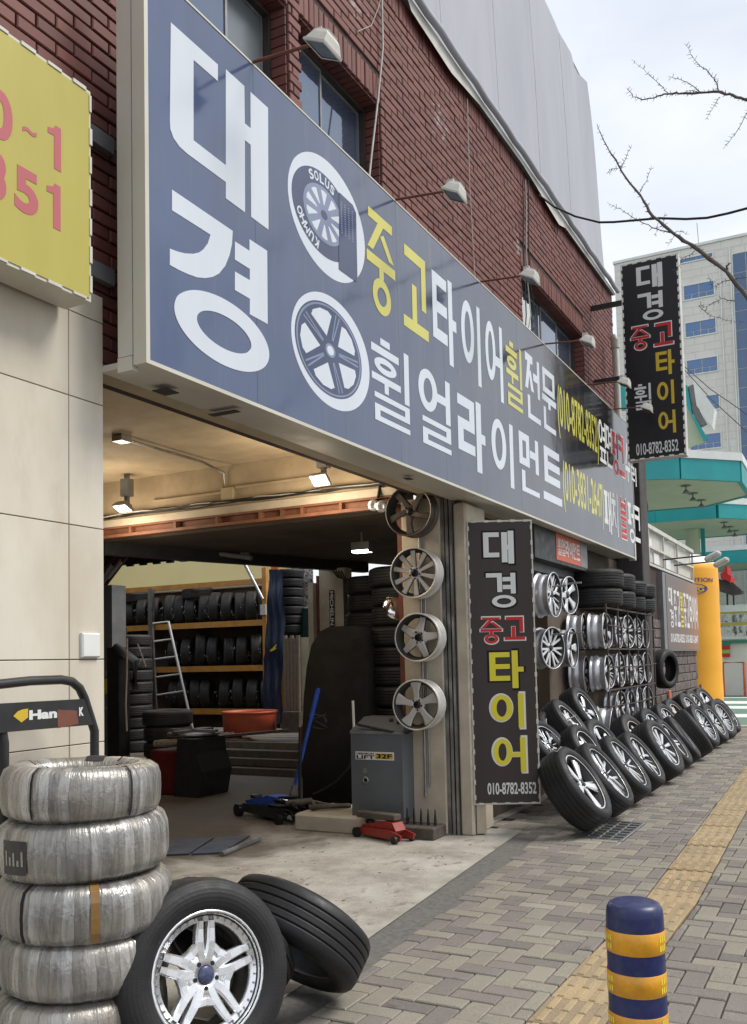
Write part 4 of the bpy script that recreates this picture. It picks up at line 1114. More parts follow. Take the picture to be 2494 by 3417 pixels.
def lett(r, ch, x0, x1, y0, y1, mat, bold=.03, outline=None, ow=.04, z=.003):
    if outline:
        b = MB(); e = .012 * (x1 - x0) / .25; b.glyph(ch, x0 - e, x1 + e, y0 - e, y1 + e, z, z + .0012, bold + ow, 0); part('letter_outline', b, [outline], r); z += .0013
    b = MB(); b.glyph(ch, x0, x1, y0, y1, z, z + .0015, bold, 0); part('letter', b, [mat], r)
# pavement sign beside the pillar, turned towards the walker
P0 = Vector((-2.985, 0, 0)); d_ = ray(1570, 2200); t_ = (-2.985) / d_.x; yl = d_.y * t_
pl = ray(1570, 2692); base = Vector((-2.985, yl, 1.5 + pl.z * (-2.985 / pl.x)))
cdep = (ROT.transposed() @ (base - CAM)).z
vw = 222 * cdep / FPX; topz = AY(1570, 1737, yl).z
vs_ = flex_sign('upright_sign', 'tall dark brown sign with white, red and yellow Korean letters beside the garage pillar', frame(base, (ROT.col[0].x, ROT.col[0].y, 0), (0, 0, 1)), vw, topz - base.z, .09, BROWNFLEX, CREAMMETAL, (5, 19), .04, .018)
HV = topz - base.z
def vsx(px): return (px - 1570) / 222 * vw
def vsy(py): return (2692 - py) / (2692 - 1737) * HV
def v5(ch, l, t, r, bt, mat, bold=.045, outline=OUTL, ow=.03):   # zoom coordinates of the upper half (quadrant 4)
    lett(vs_, ch, vsx(1247 + l*.7548), vsx(1247 + r*.7548), vsy(1140 + bt*.7548), vsy(1140 + t*.7548), mat, bold, outline, ow)
v5('대', 500, 840, 637, 988, WHITEL); v5('경', 508, 1030, 640, 1185, WHITEL)
v5('중', 478, 1228, 572, 1345, REDL, .03, WHITEL, .04); v5('고', 585, 1228, 675, 1330, REDL, .03, WHITEL, .04)
v5('타', 512, 1378, 664, 1545, YELL); 
def v6(ch, l, t, r, bt, mat, bold=.045, outline=WHITEL, ow=.012): lett(vs_, ch, vsx(1247 + l*.7548), vsx(1247 + r*.7548), vsy(2280 + bt*.7548), vsy(2280 + t*.7548), mat, bold, outline, ow)
v6('이', 513, 58, 660, 210, YELL); v6('어', 518, 252, 663, 404, YELL)
lett(vs_, '010-8782-8352', vsx(1247 + 488*.7548), vsx(1247 + 704*.7548), vsy(2280 + 502*.7548), vsy(2280 + 450*.7548), WHITEL, .02)
b = MB(); b.box(-.03, 0, .1, HV, -.09, -.02); part('side_post', b, [RUST], vs_)
b = MB(); b.box(.02, .10, -.245, .0, -.14, -.02); part('stub_leg', b, [PILLAR], vs_)
# projecting blade sign
yB = 12.6; Lb = AY(2096, 1540, yB); Rb = AY(2292, 1522, yB); Lt = AY(2078, 884, yB); 
bw = Rb.x - Lb.x; bh = Lt.z - Lb.z
bl = flex_sign('blade_sign', 'tall black sign with white, red and amber letters projecting from the far upper corner', frame((Lb.x, yB, Lb.z), (1, 0, 0), (0, 0, 1)), bw, bh, .16, BLACKFLEX, WHITEPL, (6, 25), .062)
def bp(px, py): P = AY(px, py, yB); return P.x - Lb.x, P.z - Lb.z
def b2(ch, l, t, r, bt, mat, bold=.045, outline=None, ow=.03, q=lambda x, y: (2000 + x*.299, 700 + y*.299)):
    x0, y1 = bp(*q(l, t)); x1, y0 = bp(*q(r, bt)); lett(bl, ch, x0, x1, y0, y1, mat, bold, outline, ow)
b2('대', 410, 640, 712, 850, WHITEL); b2('경', 428, 950, 718, 1205, WHITEL)
b2('중', 352, 1320, 568, 1545, REDL, .03, WHITEL, .04); b2('고', 608, 1280, 828, 1490, REDL, .03, WHITEL, .04)
b2('타', 628, 1585, 848, 1825, AMBERL)
qq = lambda x, y: (1950 + x*.4416, 800 + y*.4416)
b2('이', 548, 1075, 684, 1235, AMBERL, q=qq); b2('어', 558, 1300, 696, 1455, AMBERL, q=qq); b2('휠', 378, 1100, 510, 1275, WHITEL, q=qq)
b2('010-8782-8352', 392, 1545, 714, 1595, WHITEL, .015, q=qq)
for zz in (6.35, 5.3):
    b = MB(); b.box(-.55, -.002, zz - Lb.z - .03, zz - Lb.z + .03, -.11, -.05); part('wall_bracket', b, [RAILDK], bl)
# yellow sign of the neighbour
YX = -2.92
ytr = AX(300, 305, YX); ybr = AX(308, 1010, YX); 
ys_ = flex_sign('yellow_sign', 'weathered yellow sign with faded red numerals above the cream tiled wall', frame((YX, 1.55, ybr.z), (0, 1, 0), (0, 0, 1)), ytr.y + .005 - 1.55, ytr.z - ybr.z, .16, YELLOWS, CREAMMETAL, (10, 7), .075, .013)
def yp(px, py): P = AX(px, py, YX); return P.y - 1.55, P.z - ybr.z
def ygl(ch, l, t, r, bt, bold=.04):
    q = lambda x, y: (x*.7548, y*.7548)
    x0, y1 = yp(*q(*l)); x1, y0 = yp(*q(*r)); _, yt = yp(*q(*t)); _, yb = yp(*q(*bt))
    lett(ys_, ch, x0, x1, yb, yt, PINK, bold)
ygl('1', (203, 560), (250, 560), (268, 700), (262, 760)); ygl('1', (198, 820), (250, 818), (266, 1000), (262, 1022))
ygl('5', (62, 740), (95, 738), (168, 900), (130, 955)); ygl('3', (-55, 700), (-20, 668), (26, 800), (-10, 885)); ygl('0', (-60, 400), (-20, 385), (54, 520), (0, 618)); ygl('~', (98, 560), (120, 562), (160, 600), (150, 612))
for (dz) in (-.03, .62):
    b = MB(); b.box(1.2, 1.72, .25 + dz, .33 + dz, -.20, -.162); part('wall_bracket', b, [GREYMETAL], ys_)
# orange notice under the sign
A_ = AX(1855, 1782, -2.95); B_ = AX(1960, 1893, -2.95)
os_ = thing('hanging_sign', 'small orange lightbox sign in a black case hanging under the navy sign', 'sign', frame((-2.95, A_.y, 2.58), (0, 1, 0), (0, 0, 1)))
b = MB(); b.box(-.75, 1.32, -.04, .335, -.16, -.004); part('case', b, [BLACKP], os_)
b = MB(); b.box(0, 1.0, .0, .30, -.003, .002); part('face', b, [ORSIGN], os_)
b = MB(); b.box(1.01, 1.31, .0, .30, -.003, .001); part('end_plate', b, [GREYMETAL], os_)
for i, ch in enumerate('휠얼라이먼트'): lett(os_, ch, .06 + i*.155, .06 + i*.155 + .13, .06, .25, WHITEL, .01, z=.002)
# brown sign on the far shed
yq0, yq1 = 16.35, 20.1
sh_z1, sh_z0 = AX(2195, 1905, -2.98).z, AX(2195, 2168, -2.98).z
bs_ = thing('shed_sign', 'brown sign with white Korean letters on the brick shed next to the orange inflatable', 'sign', frame((-2.98, yq0, sh_z0), (0, 1, 0), (0, 0, 1)))
hS = sh_z1 - sh_z0; wS = yq1 - yq0
b = MB(); b.box(-.02, wS, -.02, hS + .02, -.14, -.004); part('case', b, [GREYMETAL], bs_)
b = MB(); b.box(.25, wS - .01, .0, hS, -.003, .002); part('face', b, [TANFLEX], bs_)
def s4(ch, x0, x1, y0, y1, m=WHITEL, bold=.02): lett(bs_, ch, x0*wS, x1*wS, y0*hS, y1*hS, m, bold, z=.002)
s4('대', .12, .21, .60, .84); s4('경', .14, .23, .30, .54)
for i, (ch, m) in enumerate((('중', WHITEL), ('고', WHITEL), ('휠', YELL), ('중', WHITEL), ('고', WHITEL), ('타', WHITEL), ('이', WHITEL), ('어', WHITEL))): s4(ch, .25 + i*.092, .325 + i*.092, .32, .82, m, .02)
s4('010-8782-8352', .14, .52, .10, .22, WHITEL, .02); s4('010-3831-2647', .55, .95, .10, .22, WHITEL, .02)

# ================================================================== flood lamps and wiring
def flood(M, label, name='flood_lamp', arm=.45, group='flood lamps over the navy sign', glass=None):
    """M: origin on the sign's upper edge, local x outward (to the road), z up"""
    r = thing(name, label, 'lamp', M, group)
    b = MB(); b.tube([(-.05, 0, .0), (arm, 0, -.04)], .009, 6); part('arm', b, [RUST], r)
    b = MB(); b.tube([(arm - .02, 0, -.045), (arm - .02, 0, .0), (arm, 0, .02)], .009, 6); b.box(arm - .035, arm + .015, -.015, .015, -.02, .035); part('bracket', b, [WHITEPL], r)
    H = T(arm + .03, 0, -.05) @ Matrix.Scale(.66, 4) @ Matrix.Rotation(R_(26), 4, 'Y')
    b = MB()
    # tapered housing: wide mouth below, narrow ribbed back above
    def ring(hx, hy, z): return [(-hx, -hy, z), (hx, -hy, z), (hx, hy, z), (-hx, hy, z)]
    rs = [ring(.105, .14, -.065), ring(.105, .14, -.045), ring(.095, .13, -.04), ring(.07, .10, .03), ring(.05, .085, .055)]
    vs = [p for q in rs for p in q]; fs = []
    for k in range(len(rs)-1):
        for j in range(4): fs.append((k*4+j, k*4+(j+1) % 4, k*4+4+(j+1) % 4, k*4+4+j))
    fs.append((16, 17, 18, 19)); b.add(vs, fs, 0, H)
    for k in range(5): b.box(-.05 + k*.022, -.042 + k*.022, -.07, .07, .05, .072, 0, H)
    part('housing', b, [WHITEPL], r)
    b = MB(); b.add([(-.088, -.122, -.06), (-.088, .122, -.06), (.088, .122, -.06), (.088, -.122, -.06)], [(0, 1, 2, 3)], 0, H)
    b.add([(-.105, -.14, -.0651), (-.088, -.122, -.0651), (.088, -.122, -.0651), (.105, -.14, -.0651), (-.105, .14, -.0651), (-.088, .122, -.0651), (.088, .122, -.0651), (.105, .14, -.0651)], [(0, 1, 2, 3), (4, 7, 6, 5), (0, 4, 5, 1), (3, 2, 6, 7)], 1, H)
    part('lens', b, [glass or FLOODGLASS, WHITEPL], r)
    return r
YL = [4.04, 5.79, 7.46, 9.32, 11.0, 12.3]
lab = ['cream flood lamp on a rusty arm in front of the near upstairs windows', 'cream flood lamp on a rusty arm, second from the left along the sign top', 'cream flood lamp on a rusty arm, third from the left along the sign top',
       'cream flood lamp on a rusty arm in front of the far upstairs window', 'cream flood lamp whose arm crosses in front of the left edge of the blade sign', 'small flood lamp hanging in front of the lowest letters of the blade sign']
l0 = flood(T(SX - .02, YL[0], z1s + .012), lab[0])
for i in range(1, 6): copy_tree(l0, T(SX - .02, YL[i], z1s + .012) @ RZ(rnd(-.05, .05)), lab[i])
# lit lamps under the beam
def litlamp(P, label, lit=True, tilt=25):
    r = thing('beam_flood_lamp', label, 'lamp', T(P), 'flood lamps inside the garage')
    b = MB(); b.box(-.02, .02, -.02, .02, .05, .36); b.box(-.05, .05, -.045, .045, .12, .3); part('mount', b, [GREYMETAL], r)
    H = T(0, -.05, .02) @ Matrix.Rotation(R_(-tilt), 4, 'X') @ Matrix.Scale(.78, 4); b = MB()
    rs = [(.115, .085, -.05), (.115, .085, -.03), (.08, .055, .035)]
    vs = [(sx*hx, sy*hy, z) for hx, hy, z in rs for sx, sy in ((-1, -1), (1, -1), (1, 1), (-1, 1))]
    fs = [(k*4+j, k*4+(j+1) % 4, k*4+4+(j+1) % 4, k*4+4+j) for k in range(2) for j in range(4)] + [(8, 9, 10, 11)]
    b.add(vs, fs, 0, H); part('housing', b, [GREYMETAL], r)
    b = MB(); b.add([(-.10, -.07, -.051), (-.10, .07, -.051), (.10, .07, -.051), (.10, -.07, -.051)], [(0, 1, 2, 3)], 0, H); part('lens', b, [LAMPLIT], r)
    ld = bpy.data.lights.new('lamp_light', 'POINT'); ld.energy = 24; ld.color = (1, .84, .62); ld.shadow_soft_size = .30
    lo = bpy.data.objects.new('lamp_light', ld); COL.objects.link(lo); lo.parent = r; lo.matrix_local = H @ T(0, 0, -.46)
    return r
litlamp((-6.6, 7.16, 3.12), 'lit flood lamp under a grey box on the left of the tan beam')
litlamp((-4.25, 7.16, 3.14), 'lit flood lamp on the right of the tan beam, near the pillar', tilt=40)
# boxes, trunking and cables along the beam
cb = thing('beam_wiring', 'bundle of black cables and pale trunking running along the tan beam', 'cable', T(-5.3, 7.36, 3.08))
b = MB(); b.box(-6.45, -5.55, 7.372, 7.398, 3.19, 3.215); b.box(-5.40, -4.45, 7.372, 7.398, 3.225, 3.25); b.box(-5.56, -5.42, 7.36, 7.398, 3.12, 3.245); WP(cb, 'trunking', b, [PLASTER])
for k in range(5):
    b = MB(); b.tube([(-7.3 + i*.245, 7.355 + rnd(-.02, .012), 3.072 + .02*k*.4 + rnd(0, .022)) for i in range(16)], .006 + .002*(k % 2), 6); WP(cb, 'cable', b, [CABLE if k != 3 else GREYCABLE])
cd = thing('ceiling_conduit', 'grey conduit with a small box end fixed under the tan ceiling', 'conduit', T(-5.6, 6.9, 3.46))
b = MB(); P1 = AZ(405, 1462, 3.45); P2 = AZ(690, 1545, 3.45); b.tube([P1, P2 + Vector((0, -.06, 0)), (P2.x, 7.38, 3.40), (P2.x, 7.38, 3.25)], .012, 6); WP(cd, 'pipe', b, [STEEL])
b = MB(); b.box(P1.x - .05, P1.x + .06, P1.y - .06, P1.y + .06, 3.415, 3.472); WP(cd, 'box', b, [STEEL])
# small work lamp in the dark behind the pillar
wl = thing('work_lamp', 'small lit work lamp high in the dark behind the pillar', 'lamp', T(-4.35, 8.05, 2.58))
b = MB(); b.box(-.10, .10, -.05, .05, .0, .10); b.box(-.01, .01, -.01, .01, .10, .2); part('housing', b, [BLACKP], wl)
b = MB(); b.add([(-.09, -.045, -.002), (-.09, .045, -.002), (.09, .045, -.002), (.09, -.045, -.002)], [(0, 1, 2, 3)]); b.box(-.09, .09, -.053, -.0505, .0, .02); part('lens', b, [LAMPLIT2], wl)
# wires on the facade
fw = thing('facade_wires', 'loose pale and black wires hanging on the red brick wall', 'wire', T(F, 6.3, 5))
b = MB(); P = [AX(*p, F + .03) for p in ((1275, 0), (1278, 160), (1262, 330), (1240, 520), (1232, 600))]; b.tube(P, .008, 6); WP(fw, 'pale_wire', b, [GREYCABLE])
b = MB(); P = [AX(*p, F + .02) for p in ((1180, 90), (1195, 105), (1240, 85), (1262, 30), (1270, 0))]; b.tube(P, .003, 5); WP(fw, 'thin_wire', b, [GREYCABLE])
b = MB(); P = [AX(*p, F + .02) for p in ((1560, 330), (1562, 420), (1568, 620), (1578, 800), (1585, 920))]; b.tube(P, .005, 5); WP(fw, 'drop_wire', b, [GREYCABLE])
for k in range(3):
    b = MB(); P = [AX(1745 + k*9 + dx, py, F + .03) for dx, py in ((0, 600), (3, 700), (2, 820), (8, 950), (12 + 6*k, 1050), (8, 1110))]; b.tube(P, .007, 5); WP(fw, 'drop_wire', b, [CABLE if k != 1 else GREYCABLE])
ow = thing('overhead_cable', 'black cable sagging across the sky from the roof edge towards the right', 'cable', T(-2.6, 9, 6))
b = MB(); P = [AY(*p, yy) for p, yy in (((1800, 652), 9.9), ((1850, 690), 9.6), ((1920, 722), 9.3), ((2000, 742), 9.0), ((2050, 741), 9.0), ((2120, 735), 8.9), ((2200, 728), 8.8), ((2290, 731), 8.7), ((2360, 727), 8.6), ((2430, 712), 8.5), ((2494, 695), 8.4), ((2620, 650), 8.2))]; b.tube(P, .011, 6); WP(ow, 'cable', b, [CABLE])
# corner downpipe
dp = thing('downpipe', 'white downpipe with an elbow at the far corner of the brick wall', 'pipe', T(-2.98, 13.4, 4.6))
b = MB(); b.tube([(-3.0, 13.35, 6.15), (-2.97, 13.36, 6.08), (-2.97, 13.36, 4.4)], .05, 10); b.lathe([(.062, -.06), (.062, .06)], 12, 0, T(-2.97, 13.36, 6.02)); WP(dp, 'pipe', b, [WHITEPL])

# ================================================================== tyres and wheels (axis = local z, outer face +z)
def tyre_profile(Rr, Wd, rim, hollow=True):
    w = Wd / 2; sh = .018
    out = [(rim, -w*.80), (rim + .012, -w*.90), (rim + (Rr-rim)*.30, -w*1.0), (rim + (Rr-rim)*.55, -w*1.02), (Rr - .032, -w*.94), (Rr - .014, -w*.86), (Rr - .006, -w*.76)]
    gr = []
    for gx in (-.46, -.16, .16, .46):
        a = gx * w; h = .0032
        q = Rr - .002*gx*gx; gr += [(q - .0002, a - h - .006), (q, a - h - .0012), (q - .0025, a - h), (Rr - .0075, a - h + .001), (Rr - .0075, a + h - .001), (q - .0025, a + h), (q, a + h + .0012), (q - .0002, a + h + .006)]
    inn = [(r, -z) for r, z in reversed(out)]
    prof = out + gr + inn
    if hollow: prof += [(rim + .006, w*.70), (Rr - .026, w*.74), (Rr - .020, w*.4), (Rr - .020, -w*.4), (Rr - .026, -w*.74), (rim + .006, -w*.70)]
    return prof
TYM = {}
def tyre_mesh(Rr, Wd, rim, mat, n=44):
    k = (Rr, Wd, rim, mat.name, n)
    if k not in TYM:
        b = MB(); b.lathe(tyre_profile(Rr, Wd, rim), n, 0, None, True, True); me = b.mesh('tyre', [mat])
        TYM[k] = me
    return TYM[k]
def bare_tyre(name, label, M, Rr=.31, Wd=.20, rim=.205, group=None, mat=None, cat='tyre'):
    o = link(name, tyre_mesh(Rr, Wd, rim, mat or RUB2), None, None); o.matrix_world = M
    return tag(o, label, cat, group)

def rim_barrel(rim, Wd, n=40):
    w = Wd/2 * .86; t = .007
    o = [(rim + .010, w), (rim + .013, w - .004), (rim + .011, w - .012), (rim - .004, w - .018), (rim - .006, w - .045), (rim - .022, w - .058), (rim - .024, w*.15), (rim - .010, w*.05), (rim - .008, -w*.55), (rim - .012, -w*.60), (rim - .010, -w + .03), (rim - .002, -w + .016), (rim + .012, -w + .010), (rim + .011, -w)]
    i = [(r - t - .004*(k in (0, 1, 12, 13)), z) for k, (r, z) in enumerate(reversed(o))]
    b = MB(); b.lathe(list(reversed(o)) + list(reversed(i)), n, 0, None, True, True)
    q = len(o) + len(i)
    for f in range(len(b.m)): b.m[f] = 0 if (f % q) < len(o) + 1 or (f % q) > q - 3 else 1
    return b
def spoke(b, stations, mat=0, th=.03, flank=.72, side=None):
    """stations: (x, y, halfwidth, ztop) along the spoke; swept wedge with sloped flanks"""
    rs = []; N = len(stations)
    for i, (x, y, hw, z) in enumerate(stations):
        a = stations[max(i-1, 0)]; c = stations[min(i+1, N-1)]
        d = Vector((c[0]-a[0], c[1]-a[1], 0)).normalized(); v = Vector((-d.y, d.x, 0)); p = Vector((x, y, 0))
        rs.append([p - v*hw + Vector((0, 0, z - th)), p + v*hw + Vector((0, 0, z - th)), p + v*hw + Vector((0, 0, z - .008)), p + v*hw*flank + Vector((0, 0, z)), p - v*hw*flank + Vector((0, 0, z)), p - v*hw + Vector((0, 0, z - .008))])
    vs = [q for r in rs for q in r]; fs = []
    for i in range(N-1):
        for j in range(6): fs.append((i*6+j, i*6+(j+1) % 6, i*6+6+(j+1) % 6, i*6+6+j))
    fs = [tuple(reversed(f)) for f in fs]
    b.add(vs, fs, mat)
    if side is not None:
        for i in range(len(fs)):
            if i % 6 in (1, 5, 0): b.m[len(b.m) - len(fs) + i] = side
def pol(r, a): return r*math.cos(R_(a)), r*math.sin(R_(a))
def style_spokes(style, rim, zf):
    """face of the wheel: list of (part name, MB)"""
    b = MB(); R0 = rim - .008; side = 1
    def line(a0, r0, a1, r1, h0, h1, z0=0, z1=0, n=4, th=.03):
        st = []
        for i in range(n):
            f = i / (n-1); x0, y0 = pol(r0, a0); x1, y1 = pol(r1, a1)
            st.append((x0 + (x1-x0)*f, y0 + (y1-y0)*f, h0 + (h1-h0)*f, zf + z0 + (z1-z0)*f))
        spoke(b, st, 0, th, .7, side)
    hub = .062
    if style == 'double5':
        for k in range(5):
            a = k*72 + 90; u = Vector((math.cos(R_(a)), math.sin(R_(a)))); v = Vector((-u.y, u.x))
            for sg in (-1, 1):
                st = []
                for rr, off, hw, dz in ((.05, .012, .020, -.010), (.085, .022, .0205, -.006), (.115, .0235, .0175, -.003), (.16, .0235, .0155, -.001), (R0 - .020, .0225, .0125, .004)):
                    p = u*rr + v*off*sg; st.append((p.x, p.y, hw, zf + dz))
                spoke(b, st, 0, .032, .62, side)
            # gusset that joins this arm to the next in a rounded corner
            a2 = a + 36; p0 = u*.10 + v*.030; u2 = Vector((math.cos(R_(a+72)), math.sin(R_(a+72)))); v2 = Vector((-u2.y, u2.x)); p1 = u2*.10 - v2*.030; m_ = (p0 + p1)*.5*.93
            spoke(b, [(p0.x, p0.y, .014, zf - .005), (m_.x, m_.y, .017, zf - .007), (p1.x, p1.y, .014, zf - .005)], 0, .03, .66, side)
        hub = .080
    elif style == 'ten':
        for k in range(10): line(k*36 + 18, .045, k*36 + 18, R0, .012, .024, -.016, .0, 4)
        hub = .058
    elif style == 'six':
        for k in range(5): line(k*72 + 90, .05, k*72 + 90, R0 - .012, .040, .026, .004, -.02, 4, .04)
        hub = .082
    elif style == 'wide5':
        for k in range(5):
            a = k*72 + 90; line(a, .04, a - 2, .12, .026, .030, -.012, -.006); line(a - 2, .115, a - 4, R0, .030, .055, -.006, .002)
        hub = .066
    elif style == 'swirl5':
        for k in range(5):
            a = k*72 + 100; line(a, .035, a + 10, .11, .03, .024, -.012, -.004); line(a + 10, .105, a + 16, R0, .024, .034, -.004, .0)
        hub = .06
    elif style == 'multi':
        for k in range(10):
            a = k*36
            line(a - 3, .05, a - 7.5, R0, .009, .0085, -.012, .0, 3, .024); line(a + 3, .05, a + 7.5, R0, .009, .0085, -.012, .0, 3, .024)
        hub = .056
    elif style == 'y5':
        for k in range(5):
            a = k*72 + 90; line(a, .04, a, .115, .021, .017, -.014, -.004, 3)
            line(a - 1, .108, a - 15, R0, .016, .016, -.004, .0, 3); line(a + 1, .108, a + 15, R0, .016, .016, -.004, .0, 3)
            line(a + 36, .05, a + 36, R0, .006, .006, -.016, -.006, 3, .02)
        hub = .056
    elif style == 'v7':
        for k in range(7):
            a = k * 360/7; line(a - 2, .045, a - 11, R0, .012, .0135, -.012, 0, 3); line(a + 2, .045, a + 11, R0, .012, .0135, -.012, 0, 3)
        hub = .056
    elif style == 'blade5':
        for k in range(5):
            a = k*72 + 54; line(a, .04, a, R0, .022, .036, -.012, .002, 4)
            line(a + 18, .05, a + 12, R0, .005, .004, -.014, -.004, 3, .02); line(a - 18, .05, a - 12, R0, .005, .004, -.014, -.004, 3, .02)
        hub = .056
    out = [('spokes', b)]
    h = MB(); h.lathe([(.0, zf - .05), (hub, zf - .05), (hub, zf - .022), (hub - .008, zf - .012), (.034, zf - .010), (.034, zf - .03), (0, zf - .03)], 24)
    out.append(('hub', h))
    c = MB(); c.lathe([(.031, zf - .03), (.031, zf - .006), (.026, zf - .003), (0, zf - .0015)], 20); out.append(('cap', c))
    n = MB()
    for k in range(5):
        x, y = pol(.046, k*72 + 54); n.cyl(x, y, .0085, zf - .03, zf - .0085, 8)
    out.append(('bolt_hole', n))
    return out
WPROTO = {}
def wheel(name, label, M, style, tyre=None, rim=.215, Wd=.21, finish=None, barrel=None, capm=None, lip=None, group=None, side=None, cat='wheel', rivets=False):
    """finish: material of the spokes; tyre: (radius, material) or None for a bare rim"""
    key = (style, tyre and (tyre[0], tyre[1].name), rim, Wd, finish.name, (barrel or finish).name, side and side.name, rivets)
    if key in WPROTO: return copy_tree(WPROTO[key], M, label, group)
    r = thing(name, label, cat, M, group)
    zf = Wd/2*.86 - .020
    part('barrel', rim_barrel(rim, Wd), [barrel or finish, BARRELSHADE], r)
    for nme, b in style_spokes(style, rim, zf):
        if nme == 'bolt_hole':
            me = None
            for k in range(5):
                t_ = T(*pol(.046, k*72 + 54), 0)
                if me is None: q_ = MB(); q_.cyl(0, 0, .0085, zf - .03, zf - .0085, 8); me = q_.mesh('bolt', [HOLE])
                link('bolt', me, r, t_)
        else:
            part(nme, b, {'spokes': [finish, side or finish], 'hub': [finish], 'cap': [capm or AL_D]}[nme], r)
    if rivets:
        b = MB(); b.lathe([(rim - .002, zf + .012), (rim - .006, zf + .002), (rim - .030, zf - .004), (rim - .033, zf - .02)][::-1], 44); part('inner_ring', b, [finish], r)
        rv = MB()
        for k in range(40):
            x, y = pol(rim - .019, k*9 + 4); rv.cyl(x, y, .0042, zf - .003, zf + .003, 6)
        part('rivets', rv, [STEEL], r, kind='stuff')
    # dark brake-side shadow plate is absent: the wheel is hollow behind the spokes
    if tyre: link('tyre', tyre_mesh(tyre[0], Wd, rim + .004, tyre[1], 48), r)
    WPROTO[key] = r
    return r
def lean_matrix(P, n, Rr, Wd, spin=0.0):
    n = Vector(n).normalized(); d = Vector((0, 0, -1)); d = (d + n * n.z).normalized()
    c = Vector(P) + n * (Wd/2) * (1 if n.z > 0 else -1) - d * (Rr - .004)
    return face_dir(c, n, spin)
def nrm3(az, tilt):   # azimuth from +X towards +Y (deg), tilt upward (deg)
    return (math.cos(R_(tilt))*math.cos(R_(az)), math.cos(R_(tilt))*math.sin(R_(az)), math.sin(R_(tilt)))
G_ROW = 'used wheels leaning in a row along the pavement'
# ---- front of the picture: wheel with riveted split spokes, two loose tyres, stack of wrapped tyres
wheel('wheel', 'large tyre on a polished five-double-spoke rim with rivets, leaning on the wrapped stack', face_dir(tuple(AZ(655, 3250, .352)), (.90, -.385, .20), R_(-6)), 'double5', (.346, RUB), .217, .25, AL_B, AL_B, CAPBLUE, rivets=True, side=AL_B)
nC = Vector((-.15, -.66, -.74)).normalized()
cC = AZ(985, 3118, .30)
zc_ = .33*math.sqrt(1 - nC.z**2) + .105*abs(nC.z)
bare_tyre('tyre', 'bare black tyre leaning behind the polished wheel, its tread towards the street', face_dir((cC.x, cC.y, zc_ + .002), nC), .335, .23, .215, 'loose tyres by the wrapped stack', RUB)
cB = AZ(742, 3160, .31)
nB = Vector((-.02, -.95, -.30)).normalized()
nB = Vector((-.16, -.78, -.60)).normalized()
zb2 = .32*math.sqrt(1 - nB.z**2) + .11*abs(nB.z)
bare_tyre('tyre', 'bare black tyre squeezed between the polished wheel and the wrapped stack', face_dir((cB.x, cB.y, zb2), nB), .32, .21, .20, 'loose tyres by the wrapped stack', RUB)
# wrapped tyres
def wrapped_mesh(seed, Rr, H):
    rr = random.Random(seed); n = 72
    prof = [(Rr*.60, -H*.30), (Rr*.63, -H*.42), (Rr*.72, -H*.49), (Rr*.86, -H*.49), (Rr*.955, -H*.40), (Rr*.99, -H*.25), (Rr, -.0), (Rr*.99, H*.25), (Rr*.955, H*.40), (Rr*.86, H*.49), (Rr*.72, H*.49), (Rr*.63, H*.42), (Rr*.60, H*.30)]
    b = MB(); vs = []; fs = []; q = len(prof)
    off = [rr.uniform(-1, 1) for _ in range(n)]
    for j in range(n):
        a = 2*PI*j/n; rk = .0022*off[j] + .003*math.sin(j*.9 + seed) * .5
        for i, (r, z) in enumerate(prof):
            k = r + rk*(1 if 2 < i < 10 else .6) + rr.uniform(-.0008, .0008)
            vs.append((k*math.cos(a), k*math.sin(a), z + rr.uniform(-.001, .001)))
    for j in range(n):
        for i in range(q): fs.append((j*q+i, ((j+1) % n)*q+i, ((j+1) % n)*q+(i+1) % q, j*q+(i+1) % q))
    b.add(vs, fs, 0, None, True); return b
def strap(b, Rr, H, a, w, lift=.0025, zc=None):
    pr = [(Rr*.63, H*.42), (Rr*.72, H*.50), (Rr*.86, H*.50), (Rr*.96, H*.41), (Rr*.995, H*.25), (Rr*1.004, 0), (Rr*.995, -H*.25), (Rr*.96, -H*.41)]
    for i in range(len(pr)-1):
        P = []
        for (r, z), s in ((pr[i], -1), (pr[i], 1), (pr[i+1], 1), (pr[i+1], -1)):
            aa = a + s*w/2/max(r, .05); rq = r + lift; P.append((rq*math.cos(aa), rq*math.sin(aa), z + (lift if i < 2 else 0)))
        b.add(P, [(3, 2, 1, 0)])
sx, sy = -2.575, 2.56
BROWNTAPE = simple('brown_tape', (.24, .13, .04), .35, 0, .2, 14, 0, coat=.3)
LABELDK = simple('black_label', (.02, .02, .025), .35, 0, .3, 40)
CAMAZ = math.atan2(-sy, -sx)      # direction from the stack to the camera
z = .155
levels = [(.305, .205, -.012, .0), (.305, .205, .0, .01), (.312, .205, .004, .0), (.305, .208, -.004, .005), (.285, .19, .0, -.012)]
wl_lab = ['silver film wrapped tyre at the bottom of the stack, lowest one in view', 'silver film wrapped tyre second from the bottom of the stack, right behind the polished wheel', 'silver film wrapped tyre with a vertical brown tape, middle of the stack',
          'silver film wrapped tyre with a black label on its left, second from the top', 'smaller silver film wrapped tyre at the top of the stack, with thin black slits']
